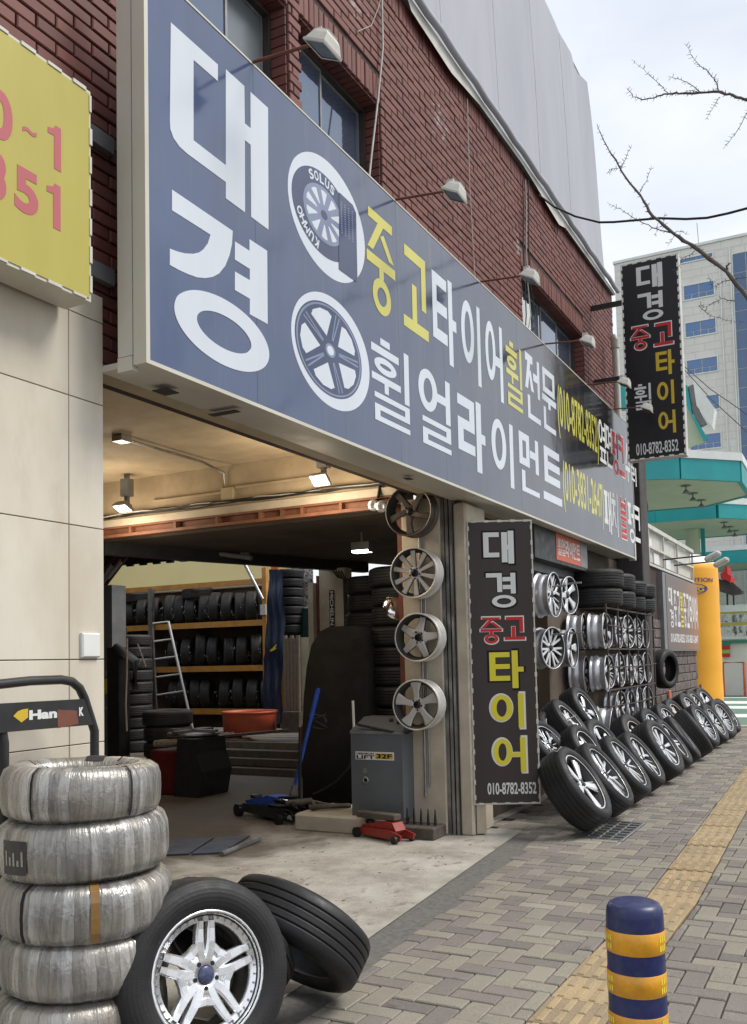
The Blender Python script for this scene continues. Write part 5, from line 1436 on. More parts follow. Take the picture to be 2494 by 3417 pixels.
for i, (Rr, H, dx, dy) in enumerate(levels):
    M = T(sx + dx, sy + dy, z + H/2) @ RZ(.7*i) @ Matrix.Rotation(R_([1.2, -1, 1.0, -1.6, 1.4][i]), 4, 'X')
    o = part('wrapped_tyre', wrapped_mesh(i + 3, Rr, H), [FILM]); o.matrix_world = M; tag(o, wl_lab[i], 'tyre', 'wrapped tyres in the stack')
    def rel(a): return CAMAZ + a - .7*i
    b = MB()
    if i == 4:
        for a in (-.62, .62, -2.0, 2.35): strap(b, Rr, H, rel(a), .008)
        part('slit', b, [HOLE], o); b = MB(); strap(b, Rr, H, rel(2.9), .07); part('black_tape', b, [BLACKP], o)
    elif i == 2:
        strap(b, Rr, H, rel(.10), .030); part('brown_tape', b, [BROWNTAPE], o); b = MB(); strap(b, Rr, H, rel(-.72), .014); part('slit', b, [HOLE], o)
    elif i == 3:
        for s in range(7):
            aa = rel(-1.05 + s*.055); bb = rel(-1.05 + (s+1)*.055); rq = Rr + .0035
            b.add([(rq*math.cos(aa), rq*math.sin(aa), -.06), (rq*math.cos(bb), rq*math.sin(bb), -.06), (rq*math.cos(bb), rq*math.sin(bb), .055), (rq*math.cos(aa), rq*math.sin(aa), .055)], [(0, 1, 2, 3)])
        part('label', b, [LABELDK], o); b = MB(); rq = Rr + .0045
        for s, hh in enumerate((.05, .03, .045, .02, .05)):
            aa = rel(-1.0 + s*.065); bb = rel(-1.0 + s*.065 + .03); b.add([(rq*math.cos(aa), rq*math.sin(aa), -.03), (rq*math.cos(bb), rq*math.sin(bb), -.03), (rq*math.cos(bb), rq*math.sin(bb), -.03 + hh), (rq*math.cos(aa), rq*math.sin(aa), -.03 + hh)], [(0, 1, 2, 3)])
        part('label_print', b, [STEEL], o)
    z += H - .004
# tyre cart behind the stack
ct = thing('tyre_cart', 'black tubular tyre cart with a worn brand board, standing behind the wrapped stack', 'cart', T(-2.92, 2.6, 0))
cx_ = -2.93
def cp(px, py, x=cx_): return AX(px, py, x)
b = MB()
pr_ = [cp(316, 2500), cp(316, 2440), cp(304, 2400), cp(282, 2330), cp(266, 2296), cp(240, 2274), cp(205, 2268), cp(100, 2272), cp(0, 2283)]
bottom = Vector((pr_[0].x, pr_[0].y + .01, .12))
b.tube([bottom] + pr_ + [Vector((cx_, 2.22, pr_[-1].z)), Vector((cx_, 2.18, pr_[-1].z - .06))], .019, 10)
pl_ = [cp(14, 2460), cp(6, 2440)]
b.tube([(cx_, cp(14, 2460).y, .12), cp(14, 2480), cp(8, 2445), cp(0, 2420), Vector((cx_, 2.22, pr_[-1].z - .3)), Vector((cx_, 2.18, pr_[-1].z - .06))], .019, 10)
WP(ct, 'frame', b, [BLACKP])
b = MB(); A1, A2, A3, A4 = cp(0, 2350), cp(268, 2332), cp(298, 2418), cp(20, 2442)
b.prism([(2.22, A1.z + .005), (2.22, A4.z), (A4.y, A4.z), (A3.y, A3.z), (A2.y, A2.z)], -.004, .004, 0, frame((cx_ + .02, 0, 0), (0, 1, 0), (0, 0, 1))); WP(ct, 'board', b, [BLACKP])
FB = frame((cx_ + .0245, 0, 0), (0, 1, 0), (0, 0, 1))
b = MB(); L0, L1 = cp(83, 2372), cp(176, 2400); b.glyph('Han', L0.y, L1.y, L1.z + .006, L0.z + .002, 0, .001, .05, 0, FB); WP(ct, 'lettering', b, [WHITEL]); b = MB(); K0, K1 = cp(250, 2360), cp(265, 2388); b.glyph('K', K0.y, K1.y, K1.z, K0.z, 0, .001, .05, 0, FB); WP(ct, 'lettering', b, [WHITEL])
b = MB(); c0, c1 = cp(30, 2390), cp(79, 2370); wq = c1.y - c0.y; zq = cp(55, 2385).z
b.prism([(c0.y, zq - .003), (c0.y + wq*.55, zq - .030), (c1.y, zq - .012), (c1.y, zq + .022), (c0.y + wq*.62, zq + .020), (c0.y + wq*.3, zq + .014)], 0, .001, 0, FB); WP(ct, 'emblem', b, [AMBERL])
b = MB(); q0, q1 = cp(178, 2366), cp(248, 2425); b.prism([(q0.y, q1.z + .002), (q1.y, q1.z + .012), (q1.y - .01, q0.z - .012), (q0.y, q0.z - .002)], 0, .0008, 0, FB); WP(ct, 'tape_patch', b, [RUST])
b = MB(); b.box(-2.95, -2.25, 2.22, 2.9, .10, .14); b.tube([(-2.3, 2.3, .06), (-2.3, 2.36, .06)], .06, 12); b.tube([(-2.3, 2.75, .06), (-2.3, 2.81, .06)], .06, 12); b.tube([(-2.9, 2.3, .06), (-2.9, 2.36, .06)], .06, 12); b.tube([(-2.9, 2.75, .06), (-2.9, 2.81, .06)], .06, 12)
WP(ct, 'base', b, [BLACKP])

# ---- four rims on the pillar
G_P = 'bare rims hung on the garage pillar'
def pil(px, py): P = AY(px, py, 7.16); return P
YP = 7.245
def prim(px, py, style, fin, label, spin, bar=None, rim=.208, Wd=.19):
    P = AY(px, py, YP - .06)
    wheel('rim', label, face_dir((P.x, YP, P.z), (.02, -1, .0), R_(spin)), style, None, rim, Wd, fin, bar or fin, AL_K, group=G_P, cat='rim', side=(AL_D if fin is not AL_D else AL_K))
prim(1366, 1706, 'swirl5', AL_D, 'dark bronze five-spoke rim at the top of the pillar, in shadow', 10)
prim(1382, 1912, 'ten', AL_G, 'dusty silver ten-spoke rim second from the top of the pillar', 4)
prim(1394, 2127, 'six', AL_G, 'dusty silver rim with five short chunky spokes, third from the top of the pillar', -14, rim=.198)
prim(1390, 2352, 'wide5', AL_G, 'silver rim with five broad fan spokes, lowest on the pillar', 6, rim=.205)

# ---- wheels along the pavement
def z5p(x, y): return (1760 + x*.4443, 2250 + y*.4443)
FR = [('blade5', AL_M, AL_D, .362, .252, -1, 34, 7.88, .27), ('y5', AL_B, AL_B, .355, .262, 2, 37, 8.66, .25), ('v7', AL_B, AL_B, .355, .255, 1, 37, 9.50, .25), ('y5', AL_M, AL_D, .34, .238, 0, 36, 10.30, .24), ('ten', AL_M, AL_M, .365, .245, -6, 31, 11.25, .27),
      ('double5', AL_M, AL_D, .35, .24, 2, 36, 12.15, .25), ('multi', AL_M, AL_M, .345, .215, 8, 36, 12.95, .24), ('ten', AL_M, AL_M, .355, .18, 16, 33, 13.85, .27), ('multi', AL_B, AL_D, .36, .25, -8, 30, 14.95, .25), ('v7', AL_M, AL_M, .345, .225, -6, 31, 15.75, .25), ('multi', AL_M, AL_M, .355, .235, -12, 28, 16.65, .25), ('wide5', AL_B, AL_K, .35, .23, -4, 33, 17.6, .25)]
frl = ['nearest leaning wheel of the row, split five-spoke rim, beside the drain grate', 'second leaning wheel of the row from the drain, bright rim of forked spokes', 'third leaning wheel of the row from the drain, bright rim of paired thin spokes', 'fourth leaning wheel of the row from the drain, grey forked spokes',
       'fifth leaning wheel of the row from the drain, large silver ten-spoke rim', 'sixth leaning wheel of the row from the drain, double-spoke rim partly covered', 'seventh leaning wheel of the row, tilted so only a sliver of rim shows', 'eighth leaning wheel of the row, showing mostly black tread',
       'ninth leaning wheel of the row, bright many-spoked rim', 'tenth leaning wheel of the row, half hidden behind the bright many-spoked one', 'second leaning wheel from the far end of the row, fine spokes', 'last leaning wheel at the far end of the row, near the forecourt']
for i, (st, fin, sd_, Rr, rim, az, tl, yy, wd) in enumerate(FR):
    px = -2.06 + (-.05 if i in (0, 8) else .0) - .006*i
    wheel('wheel', frl[i], lean_matrix((px - .04, yy, 0), nrm3(az, tl), Rr, wd, R_(i*23)), st, (Rr, RUB2 if i % 3 == 1 else RUB), rim, wd, fin, fin, AL_K, group=G_ROW, side=sd_)
BK = [((405, 290), 'blade5', AL_B, AL_K, .295, .19, -2, 30, -2.78, 'two-tone black and silver wheel tilted in front of the wire rack'), ((290, 395), 'double5', AL_M, AL_D, .30, .195, 2, 38, -2.72, 'silver-spoked wheel propped up behind the nearest wheels, chained to its neighbour'),
      ((205, 490), 'v7', AL_M, AL_D, .30, .20, -4, 40, -2.78, 'wheel in the back pile right beside the upright sign, upper one'), ((140, 565), 'y5', AL_B, AL_K, .30, .20, -6, 38, -2.74, 'wheel in the back pile right beside the upright sign, lower one with bright spokes'),
      ((405, 575), 'six', AL_B, AL_D, .26, .16, -8, 32, -2.50, 'small wheel with a bright cap wedged between the first leaning wheels'), ((545, 500), 'wide5', AL_M, AL_D, .31, .20, -8, 32, -2.50, 'wheel behind the third leaning wheel, only the top of its rim showing'),
      ((790, 445), 'six', AL_G, AL_D, .31, .19, -10, 32, -2.50, 'dull wheel behind the fourth leaning wheel, in front of the rack'), ((930, 390), 'ten', AL_M, AL_D, .31, .20, -10, 32, -2.50, 'wheel behind the fifth leaning wheel, top of its rim showing'), ((1040, 340), 'v7', AL_M, AL_D, .31, .20, -10, 32, -2.50, 'wheel behind the sixth leaning wheel of the row'),
      ((1100, 300), 'double5', AL_G, AL_D, .30, .19, -10, 32, -2.50, 'wheel behind the seventh leaning wheel of the row'), ((1205, 250), 'multi', AL_M, AL_D, .31, .20, -10, 32, -2.50, 'wheel behind the eighth leaning wheel, below the orange tag'), ((1250, 215), 'y5', AL_G, AL_D, .30, .19, -10, 32, -2.50, 'wheel behind the bright many-spoked one, against the brick shed'),
      ((1320, 200), 'wide5', AL_M, AL_K, .31, .20, -14, 28, -2.52, 'rearmost wheel in the back row, below the orange inflatable')]
for i, (p, st, fin, sd_, Rr, rim, az, tl, xx, lb) in enumerate(BK):
    P = AX(*z5p(*p), xx) + Vector((0, 0, -.07 if i > 4 else 0))
    wheel('wheel', lb, face_dir(P, nrm3(az, tl), R_(i*31)), st, (Rr, RUB), rim, .22, fin, fin, AL_K, group='second row of wheels piled behind the leaning row', side=sd_)
ch_ = thing('tie_chain', 'thin steel cable tying the piled wheels to the rack', 'cable', T(-2.5, 9.5, .6))
b = MB(); P = [AX(*z5p(*p), -2.34) for p in ((180, 568), (255, 545))]; b.tube([P[0], (P[0]+P[1])/2 + Vector((0, 0, -.03)), P[1]], .006, 5); P = [AX(*z5p(*p), -2.36) for p in ((285, 345), (360, 312))]; b.tube(P, .007, 5); WP(ch_, 'cable', b, [STEEL])

# ---- pegged wheels on the wall, rims in the wire rack, tyres on top
G_K = 'bare rims on pegs beside the shutter post'
for i, (px, py, yy, st, az, lb, rm) in enumerate(((1826, 1986, 9.35, 'y5', -2, 'upper left bright rim on a wall peg right of the upright sign', .225), (1880, 1988, 10.1, 'wide5', -10, 'upper right silver rim with broad spokes on a wall peg', .20), (1824, 2163, 9.45, 'v7', -16, 'lower left rim with paired spokes on a wall peg right of the upright sign', .21), (1888, 2163, 10.2, 'wide5', 0, 'lower right rim on a wall peg, turned mostly edge on', .215))):
    P = AY(px, py, yy)
    wheel('rim', lb, face_dir(P, nrm3(az, 0), R_(20*i)), st, None, rm, .2, AL_M, BARREL, AL_K, group=G_K, side=AL_D, cat='rim')
pg = thing('wall_pegs', 'steel pegs that hold four bare rims on the wall', 'pegs', T(-3.1, 9.8, 1.9))
for (px, py, yy) in ((1826, 1960, 9.35), (1880, 1950, 10.1), (1824, 2120, 9.45), (1888, 2115, 10.2)):
    b = MB(); P = AY(px, py, yy); b.tube([(-3.14, P.y, P.z), (P.x + .20, P.y + .02, P.z + .01)], .012, 6); WP(pg, 'peg', b, [STEEL])
rk = thing('wire_rack', 'brown welded wire rack holding rows of bare rims, with tyres on top', 'rack', T(-2.78, 12.7, .35))
xr0, xr1, yr0, yr1 = -3.12, -2.72, 11.22, 14.05
zl = [.62, 1.10, 1.60, 2.10]
posts = [11.22, 11.82, 12.38, 12.94, 13.50, 14.05]
for yy in posts:
    b = MB(); b.box(xr1 - .02, xr1, yy - .012, yy + .012, .05, 2.12 + (.02 if yy == 11.22 else 0)); WP(rk, 'post', b, [RUSTBAR])
for yy in (yr0, yr1):
    b = MB(); b.box(xr0, xr0 + .02, yy - .012, yy + .012, .05, 2.12); WP(rk, 'post', b, [RUSTBAR])
for z_ in zl:
    b = MB(); b.box(xr1 - .018, xr1 - .002, yr0, yr1, z_ - .025, z_ - .006); b.box(xr0, xr0 + .018, yr0, yr1, z_ - .025, z_ - .006)
    for k in range(14): b.box(xr0, xr1, yr0 + k*(yr1-yr0)/13 - .006, yr0 + k*(yr1-yr0)/13 + .006, z_ - .024, z_ - .010)
    WP(rk, 'shelf', b, [RUSTBAR])
b = MB()
for z_ in zl[:3]:
    b.tube([(xr1 + .012, yr0, z_ + .27), (xr1 + .012, (yr0+yr1)/2, z_ + .25), (xr1 + .012, yr1, z_ + .27)], .008, 5); b.tube([(xr0, yr0 - .02, z_ + .26), (xr1 + .01, yr0 - .02, z_ + .27)], .008, 5)
WP(rk, 'holding_bar', b, [RUSTBAR])
st_c = ['wide5', 'y5', 'swirl5', 'six', 'v7', 'multi', 'y5', 'wide5', 'multi', 'swirl5', 'wide5', 'y5', 'v7', 'multi', 'swirl5']
rows_n = ['bottom', 'middle', 'top']; col_n = ['first', 'second', 'third', 'fourth', 'last']
for r_ in range(3):
    for c_i in range(5):
        k = r_*5 + c_i; rim_ = .212 - .008*(k % 3); yy = posts[c_i] + .30 + rnd(-.03, .03)
        if r_ == 0 and c_i == 0: continue
        wheel('rim', f'bright rim standing on the {rows_n[r_]} shelf of the wire rack, {col_n[c_i]} from the near end', face_dir((-2.86, yy - .02, zl[r_] + rim_ + .008), nrm3(-9 + 3*(k % 4), 2), R_(k*40)), st_c[k], None, rim_, .19, AL_M, BARREL, AL_K, group='bare rims in the wire rack', side=AL_D, cat='rim')
# rims at the near end of the rack, seen from the barrel side
for i, (xx, yy, zz, st, lb) in enumerate(((-3.02, 10.95, zl[2] + .2, 'ten', 'bare rim seen edge on at the near end of the top shelf, inner one'), (-2.80, 11.06, zl[2] + .2, 'wide5', 'bare rim seen edge on at the near end of the top shelf, outer one'), (-3.02, 10.98, zl[1] + .19, 'ten', 'bare rim seen edge on at the near end of the middle shelf, inner one'), (-2.79, 11.05, zl[1] + .19, 'wide5', 'bare rim seen edge on at the near end of the middle shelf, outer one'),
                                     (-3.00, 10.98, zl[0] + .10, 'ten', 'bare rim lying aslant at the near end of the bottom shelf, inner one'), (-2.78, 11.08, zl[0] + .06, 'multi', 'bare rim lying aslant at the near end of the bottom shelf, outer one'))):
    wheel('rim', lb, face_dir((xx, yy, zz), nrm3(6 if i < 4 else 10, 0 if i < 4 else -8), R_(50*i)), st, None, .205, .215, AL_M, BARREL, AL_K, group='bare rims in the wire rack', side=AL_D, cat='rim')
tn = ['nearest', 'second', 'third', 'farthest']
for k, yy in enumerate((11.55, 12.33, 13.05, 13.70)):
    for lv in range(2):
        Rr = (.335, .325, .30, .30)[k]; Wd = .225 if k < 2 else .20
        bare_tyre('tyre', f'black tyre lying flat on the wire rack, {"upper" if lv else "lower"} one of the {tn[k]} pair', T(-2.92 + rnd(-.02, .02), yy + rnd(-.02, .02), 2.115 + Wd/2 + lv*(Wd + .004)) @ RZ(k + lv), Rr, Wd, .2, 'tyres lying on top of the wire rack', RUB if k % 2 else RUB2)
bare_tyre('tyre', 'black tyre hung on the brown brick shed under the brown sign', face_dir(AX(2218, 2232, -2.86), (.94, -.30, 0)), .32, .22, .205, None, RUB)

LEV = ['lowest', 'second', 'third', 'fourth', 'fifth', 'sixth', 'seventh', 'eighth', 'ninth', 'tenth', 'eleventh', 'twelfth']

# ================================================================== inside the garage
# ---- hydraulic lift console
co_ = thing('lift_console', 'grey lift control console with a white and orange label, standing by the pillar', 'console', T(-3.83, 7.3, .17))
A_, B_ = AY(1176, 2708, 7.18), AY(1348, 2718, 7.18)
cx0, cx1 = A_.x, B_.x; czb, czt = .15, AY(1260, 2438, 7.18).z; cz2 = AY(1260, 2390, 7.5).z
b = MB(); P = [(7.18, czb), (7.62, czb), (7.62, cz2), (7.44, cz2), (7.18, czt)]
b.prism([(p[0], p[1]) for p in P], cx0, cx1, 0, Matrix(((0, 0, 1, 0), (1, 0, 0, 0), (0, 1, 0, 0), (0, 0, 0, 1))))
WP(co_, 'cabinet', b, [CONSOLE])
b = MB(); b.box(cx0 - .004, cx1 + .004, 7.174, 7.179, czt - .03, czt - .004); WP(co_, 'edge_strip', b, [GREYMETAL])
FC = frame((0, 7.179, 0), (1, 0, 0), (0, 0, 1))
def cpt(px, py): P = AY(px, py, 7.179); return P.x, P.z
x0, z1 = cpt(1187, 2507); x1, z0 = cpt(1316, 2538)
b = MB(); b.box(x0, x1, z0, z1, 0, .002, 0, FC); WP(co_, 'label_plate', b, [WHITEP])
b = MB(); b.glyph('LIFT', x0 + .01, x0 + (x1-x0)*.50, z0 + .006, z0 + (z1-z0)*.56, .0021, .003, .03, 0, FC); b.glyph('HESHBON', x0 + .012, x0 + (x1-x0)*.48, z0 + (z1-z0)*.62, z1 - .008, .0021, .003, .03, 0, FC); WP(co_, 'label_letters', b, [BLACKP])
b = MB(); b.box(x0 + (x1-x0)*.52, x1 - .012, z0 + .010, z1 - .012, .0021, .0026, 0, FC); WP(co_, 'label_block', b, [AMBERL])
b = MB(); b.glyph('32F', x0 + (x1-x0)*.55, x1 - .02, z0 + .014, z1 - .016, .0027, .0034, .03, 0, FC); WP(co_, 'label_letters', b, [OUTL])
b = MB(); x, zz = cpt(1221, 2603); b.lathe([(.030, 0), (.030, .008), (.018, .010), (.018, .002)], 20, 0, FC @ T(x, zz, 0)); WP(co_, 'socket_ring', b, [STEEL])
b = MB(); b.disc(.0179, .0025, 16, 0, FC, x, zz); WP(co_, 'socket', b, [HOLE])
b = MB(); x, zz = cpt(1219, 2572); b.box(x - .02, x + .02, zz - .02, zz + .02, 0, .003, 0, FC); WP(co_, 'plate', b, [GREYMETAL])
for dx, dm in ((.11, .022), (.20, .013), (.24, .010)):
    b = MB(); n_ = Vector((0, -(cz2 - czt), .26)).normalized(); M = face_dir((cx1 - .30 + dx, 7.31 + (.05 if dm > .02 else 0), czt + (7.31 + (.05 if dm > .02 else 0) - 7.18)/.26*(cz2 - czt)), n_); b.lathe([(dm, 0), (dm*.8, .02), (0, .022)], 12, 0, M); WP(co_, 'knob', b, [BLACKP])
b = MB(); b.tube([(cx1 + .12, 7.36, czt + .05), (cx1 + .02, 7.25, czt - .02), (cx1 - .1, 7.17, czt - .005), (cx0 + .06, 7.2, czt + .05)], .012, 7); WP(co_, 'hose', b, [CABLE])
# kerb stone under it and a box of spikes
kb = thing('kerb_block', 'low rough concrete block along the garage floor under the grey console', 'kerb', T(-4.0, 7.3, 0))
b = MB(); A_ = AZ(1052, 2742); 
b.cbox(A_.x + .05, -3.62, 7.1, 7.75, -.005, .15, .018); WP(kb, 'block', b, [PILLAR])
sb = thing('spike_block', 'wooden block with upright iron spikes at the foot of the pillar', 'block', T(-3.4, 7.27, 0))
b = MB(); b.cbox(-3.56, -3.22, 7.1, 7.36, -.002, .10, .008); WP(sb, 'block', b, [WOOD])
for i in range(5):
    b = MB(); xx = -3.53 + i*.066; b.tube([(xx, 7.24, .10), (xx, 7.24, .17), (xx, 7.24, .235)], [.012, .010, .004], 6); WP(sb, 'spike', b, [RAILDK])
# ---- trolley jacks
def jack(label, M, bodym, framem, handle, scale=1.0, Lh=1.15):
    r = thing('trolley_jack', label, 'jack', M)
    sc = scale
    for s in (-1, 1):
        b = MB(); b.prism([(-.38*sc, .05*sc), (.36*sc, .03*sc), (.38*sc, .10*sc), (.16*sc, .15*sc), (-.36*sc, .13*sc)], -.008, .008, 0, frame((0, s*.11*sc, 0), (1, 0, 0), (0, 0, 1))); part('side_frame', b, [framem], r)
    b = MB(); b.prism([(-.36*sc, .11*sc), (.20*sc, .09*sc), (.26*sc, .14*sc), (.20*sc, .23*sc), (.02*sc, .235*sc), (-.30*sc, .165*sc), (-.36*sc, .155*sc)], -.085*sc, .085*sc, 0, frame((0, 0, 0), (1, 0, 0), (0, 0, 1))); part('lift_arm', b, [bodym], r)
    for (x, y, rr) in ((-.40, .14, .062), (-.40, -.14, .062), (.30, .15, .048), (.30, -.15, .048)):
        b = MB(); b.tube([(x*sc, (y-.025)*sc, rr*sc), (x*sc, (y+.025)*sc, rr*sc)], rr*sc, 16); part('wheel', b, [RAILDK], r)
    b = MB(); b.tube([(-.40*sc, -.15*sc, .062*sc), (-.40*sc, .15*sc, .062*sc)], .014, 8); part('axle', b, [STEEL], r)
    b = MB(); b.lathe([(.055*sc, .235*sc), (.06*sc, .26*sc), (.045*sc, .27*sc), (0, .272*sc)], 16, 0, T(-.30*sc, 0, -.06*sc)); part('saddle', b, [RAILDK], r)
    if handle:
        hx = Vector(handle); b = MB(); b0 = Vector((.29*sc, 0, .2*sc)); b.tube([b0, b0 + hx*.16], .028, 10); part('handle_socket', b, [STEEL], r)
        b = MB(); b.tube([b0 + hx*.14, b0 + hx*Lh], .017, 10); part('handle', b, [bodym], r)
        b = MB(); b.tube([b0 + hx*(Lh - .28), b0 + hx*(Lh - .02)], .022, 10); part('grip', b, [bodym], r)
    return r
jl, jr = AZ(800, 2722), AZ(975, 2758)
jd = (jr - jl); jd.z = 0; jang = math.atan2(jd.y, jd.x)
jk = jack('blue trolley jack with a long upright blue handle on the garage floor', T((jl + jr)/2 + Vector((.02, .12, 0))) @ RZ(jang), BLUEP, simple('jack_dark_green', (.018, .026, .024), .5, 0, .3, 10), (.25, .13, .96), 1.0, 1.10)
b = MB(); b.tube([(.40, .02, .1), (.46, .0, .9)], .016, 8); part('pump_rod', b, [RAILDK], jk)
rj = AZ(1370, 2790)
jack('red trolley jack lying by the foot of the pillar in front of the console', T(-3.62, 7.02, 0) @ RZ(R_(-20)), REDP, REDP, None, .68)
o = part('wood_piece', MB().cbox(-.22, .2, -.05, .05, 0, .05, .006), [WOOD]); o.matrix_world = T(-3.70, 7.05, .165) @ RZ(R_(-12)); tag(o, 'short dark wood offcut lying on the red jack', 'wood')
# ---- covered machine: a tall hump under a black cloth
cm = thing('covered_machine', 'tall machine under a black cloth cover behind the jack', 'machine', T(-4.85, 8.6, 0))
b = MB(); Yc = 8.62
xl, xr = AY(1052, 2400, Yc).x, AY(1268, 2400, Yc).x; zt = AY(1150, 2093, Yc).z; wv = xr - xl
outl = [(0, .0), (1, .0), (1.0, .45), (1.01, .78), (1.0, .93), (.95, .985), (.80, 1.0), (.45, 1.0), (.30, .975), (.17, .90), (.08, .78), (.03, .6), (.0, .3)]
n = len(outl); lay = [(-.30, .96), (-.27, 1.0), (.05, 1.0), (.28, .98), (.36, .93)]
vs = []; 
for dy, s in lay:
    for u, v in outl: vs.append((xl + wv*(.5 + (u-.5)*s) + .006*math.sin(v*30 + dy*9), Yc + dy + .01*math.sin(u*14), max(0, zt*v*(1 if v < .5 else (1 - (1-s)*.6)))))
fs = [(k*n+i, k*n+(i+1) % n, (k+1)*n+(i+1) % n, (k+1)*n+i) for k in range(len(lay)-1) for i in range(n)]
fs += [tuple(reversed(range(n))), tuple(range((len(lay)-1)*n, len(lay)*n))]
fs = [tuple(reversed(f)) for f in fs]
b.add(vs, fs, 0, None, True); WP(cm, 'cover', b, [BLACKCLOTH])
wr = thing('white_rod', 'thin white rod standing behind the grey console', 'rod', T(-4.2, 8.0, 0)); b = MB(); P0 = AY(1182, 2440, 7.75); P1 = AY(1178, 2338, 7.75); b.tube([(P0.x, 7.75, .1), P0, P1], .012, 6); WP(wr, 'rod', b, [WHITEP])
# ---- dark tyre towers behind the pillar
for k, (px, yy) in enumerate(((1248, 9.5), (1336, 8.75))):
    for lv in range(12):
        P = AY(px, 2200, yy); Rr = .31 - .008*((lv + k) % 3)
        bare_tyre('tyre', f'black tyre {LEV[lv]} from the floor in the {"left" if k == 0 else "right"} dark tower behind the pillar', T(P.x + rnd(-.02, .02), P.y + rnd(-.02, .02), .105 + lv*.206) @ RZ(lv), Rr, .204, .2, f'tyres in the {"left" if k == 0 else "right"} tower behind the pillar', RUB)
# cream partition with a narrow upright sign
pw_ = thing('partition', 'cream partition post with a narrow upright black sign and worn rusty edge', 'partition', T(-6.4, 11, 0))
Yp = 11.0
def pp(px, py): return AY(px, py, Yp)
b = MB(); b.box(pp(1066, 2000).x, pp(1152, 2000).x, Yp, Yp + .2, 0, 2.79); WP(pw_, 'post', b, [PILLAR])
b = MB(); b.box(pp(1041, 2000).x, pp(1058, 2000).x, Yp - .1, Yp + .12, 0, 2.6); WP(pw_, 'white_edge', b, [PILLAR])
b = MB(); b.box(pp(1059, 2000).x, pp(1065.5, 2000).x, Yp - .02, Yp + .15, 0, 2.7); WP(pw_, 'rusty_edge', b, [RUST])
x0, z1 = pp(1100, 1970).x, pp(1100, 1970).z; x1, z0 = pp(1119, 2092).x, pp(1119, 2092).z
b = MB(); b.box(x0, x1, Yp - .012, Yp - .004, z0, z1); WP(pw_, 'sign_plate', b, [BLACKP])
b = MB(); MM = frame(((x0+x1)/2, Yp - .0125, z0), (0, 0, -1), (1, 0, 0)); Hm = z1 - z0
b.glyph('MICHELIN', -Hm*.97, -Hm*.05, -(x1-x0)*.34, (x1-x0)*.34, 0, .002, .02, 0, MM); WP(pw_, 'sign_letters', b, [WHITEL])
# framed opening right of it
fo = thing('window_frame', 'grey metal shelf frame beside the black tyre tower', 'frame', T(-5.6, 9.9, 1.9))
Yw = 10.2
def pw2(px, py): return AY(px, py, Yw)
b = MB(); a, c = pw2(1158, 1946), pw2(1272, 2082)
b.box(a.x, a.x + .03, Yw, Yw + .04, c.z, a.z); b.box(a.x + .03, c.x, Yw, Yw + .04, a.z - .03, a.z); b.box(a.x + .03, c.x, Yw, Yw + .04, c.z, c.z + .03); b.box(c.x, c.x + .03, Yw, Yw + .04, c.z, a.z); WP(fo, 'bars', b, [STEEL])
b = MB(); b.box(a.x + .10, a.x + .26, Yw + .12, Yw + .14, c.z + .1, a.z - .1); WP(fo, 'poster', b, [MOTTLE])
# round mirror and its arm
mr = thing('round_mirror', 'round convex mirror on the edge of the pillar between two hanging rims', 'mirror', T(-3.8, 7.6, 1.8))
P = AY(1321, 2026, 7.55); b = MB(); M = face_dir(P, (.62, -.60, .28)); b.lathe([(0, .035), (.05, .032), (.09, .02), (.115, .0), (.12, -.01), (.10, -.03), (0, -.05)][::-1], 24, 0, M); b.sm = [True]*len(b.sm)
WP(mr, 'glass', b, [alloy('mirror_chrome', (.8, .8, .78), .05, 1.0, .05)])
b = MB(); b.tube([P + Vector((.02, .06, 0)), (-3.62, 7.62, P.z - .1)], .012, 6); WP(mr, 'arm', b, [RAILDK])
sp_ = thing('chrome_spot_lamps', 'pair of small chrome lamps under the beam left of the top rim', 'lamp', T(-3.8, 7.3, 2.7))
for px, py in ((1250, 1686), (1276, 1690)):
    P = AY(px, py, 7.30); b = MB(); b.lathe([(0, -.04), (.04, -.03), (.055, .02), (.05, .035), (.02, .02), (0, .02)], 16, 0, face_dir(P, (.2, -1, -.2))); WP(sp_, 'lamp', b, [AL_S])
b = MB(); P = AY(1263, 1660, 7.33); b.tube([P, P + Vector((0, .06, .15))], .015, 6); WP(sp_, 'bracket', b, [RAILDK])

# ================================================================== the yard at the back: tyre rack, ladder, tub, planks
YR = 14.4
def s1(x, y): return (300 + x/2.753, 1780 + y/2.753)
def rp_(x, y, Y=YR): return AY(*s1(x, y), Y)
bk = MB(); bk.box(-15, -5.9, 15.1, 15.25, 0, 3.0); SP('rear_wall', bk, [BRIGHTWALL])
bk = MB(); bk.box(-15, -9.35, 15.12, 15.14, 3.0, 4.6); SP('rear_wall_backlit', bk, [BACKLITWALL])
bk = MB(); bk.box(-15, -9.55, 15.02, 15.09, 0, 3.02); SP('rear_dado', bk, [DARKWALL])
bk = MB(); bk.box(-14.7, -9.75, 14.9, 15.0, 3.02, 3.10); SP('rear_ledge', bk, [PILLAR])
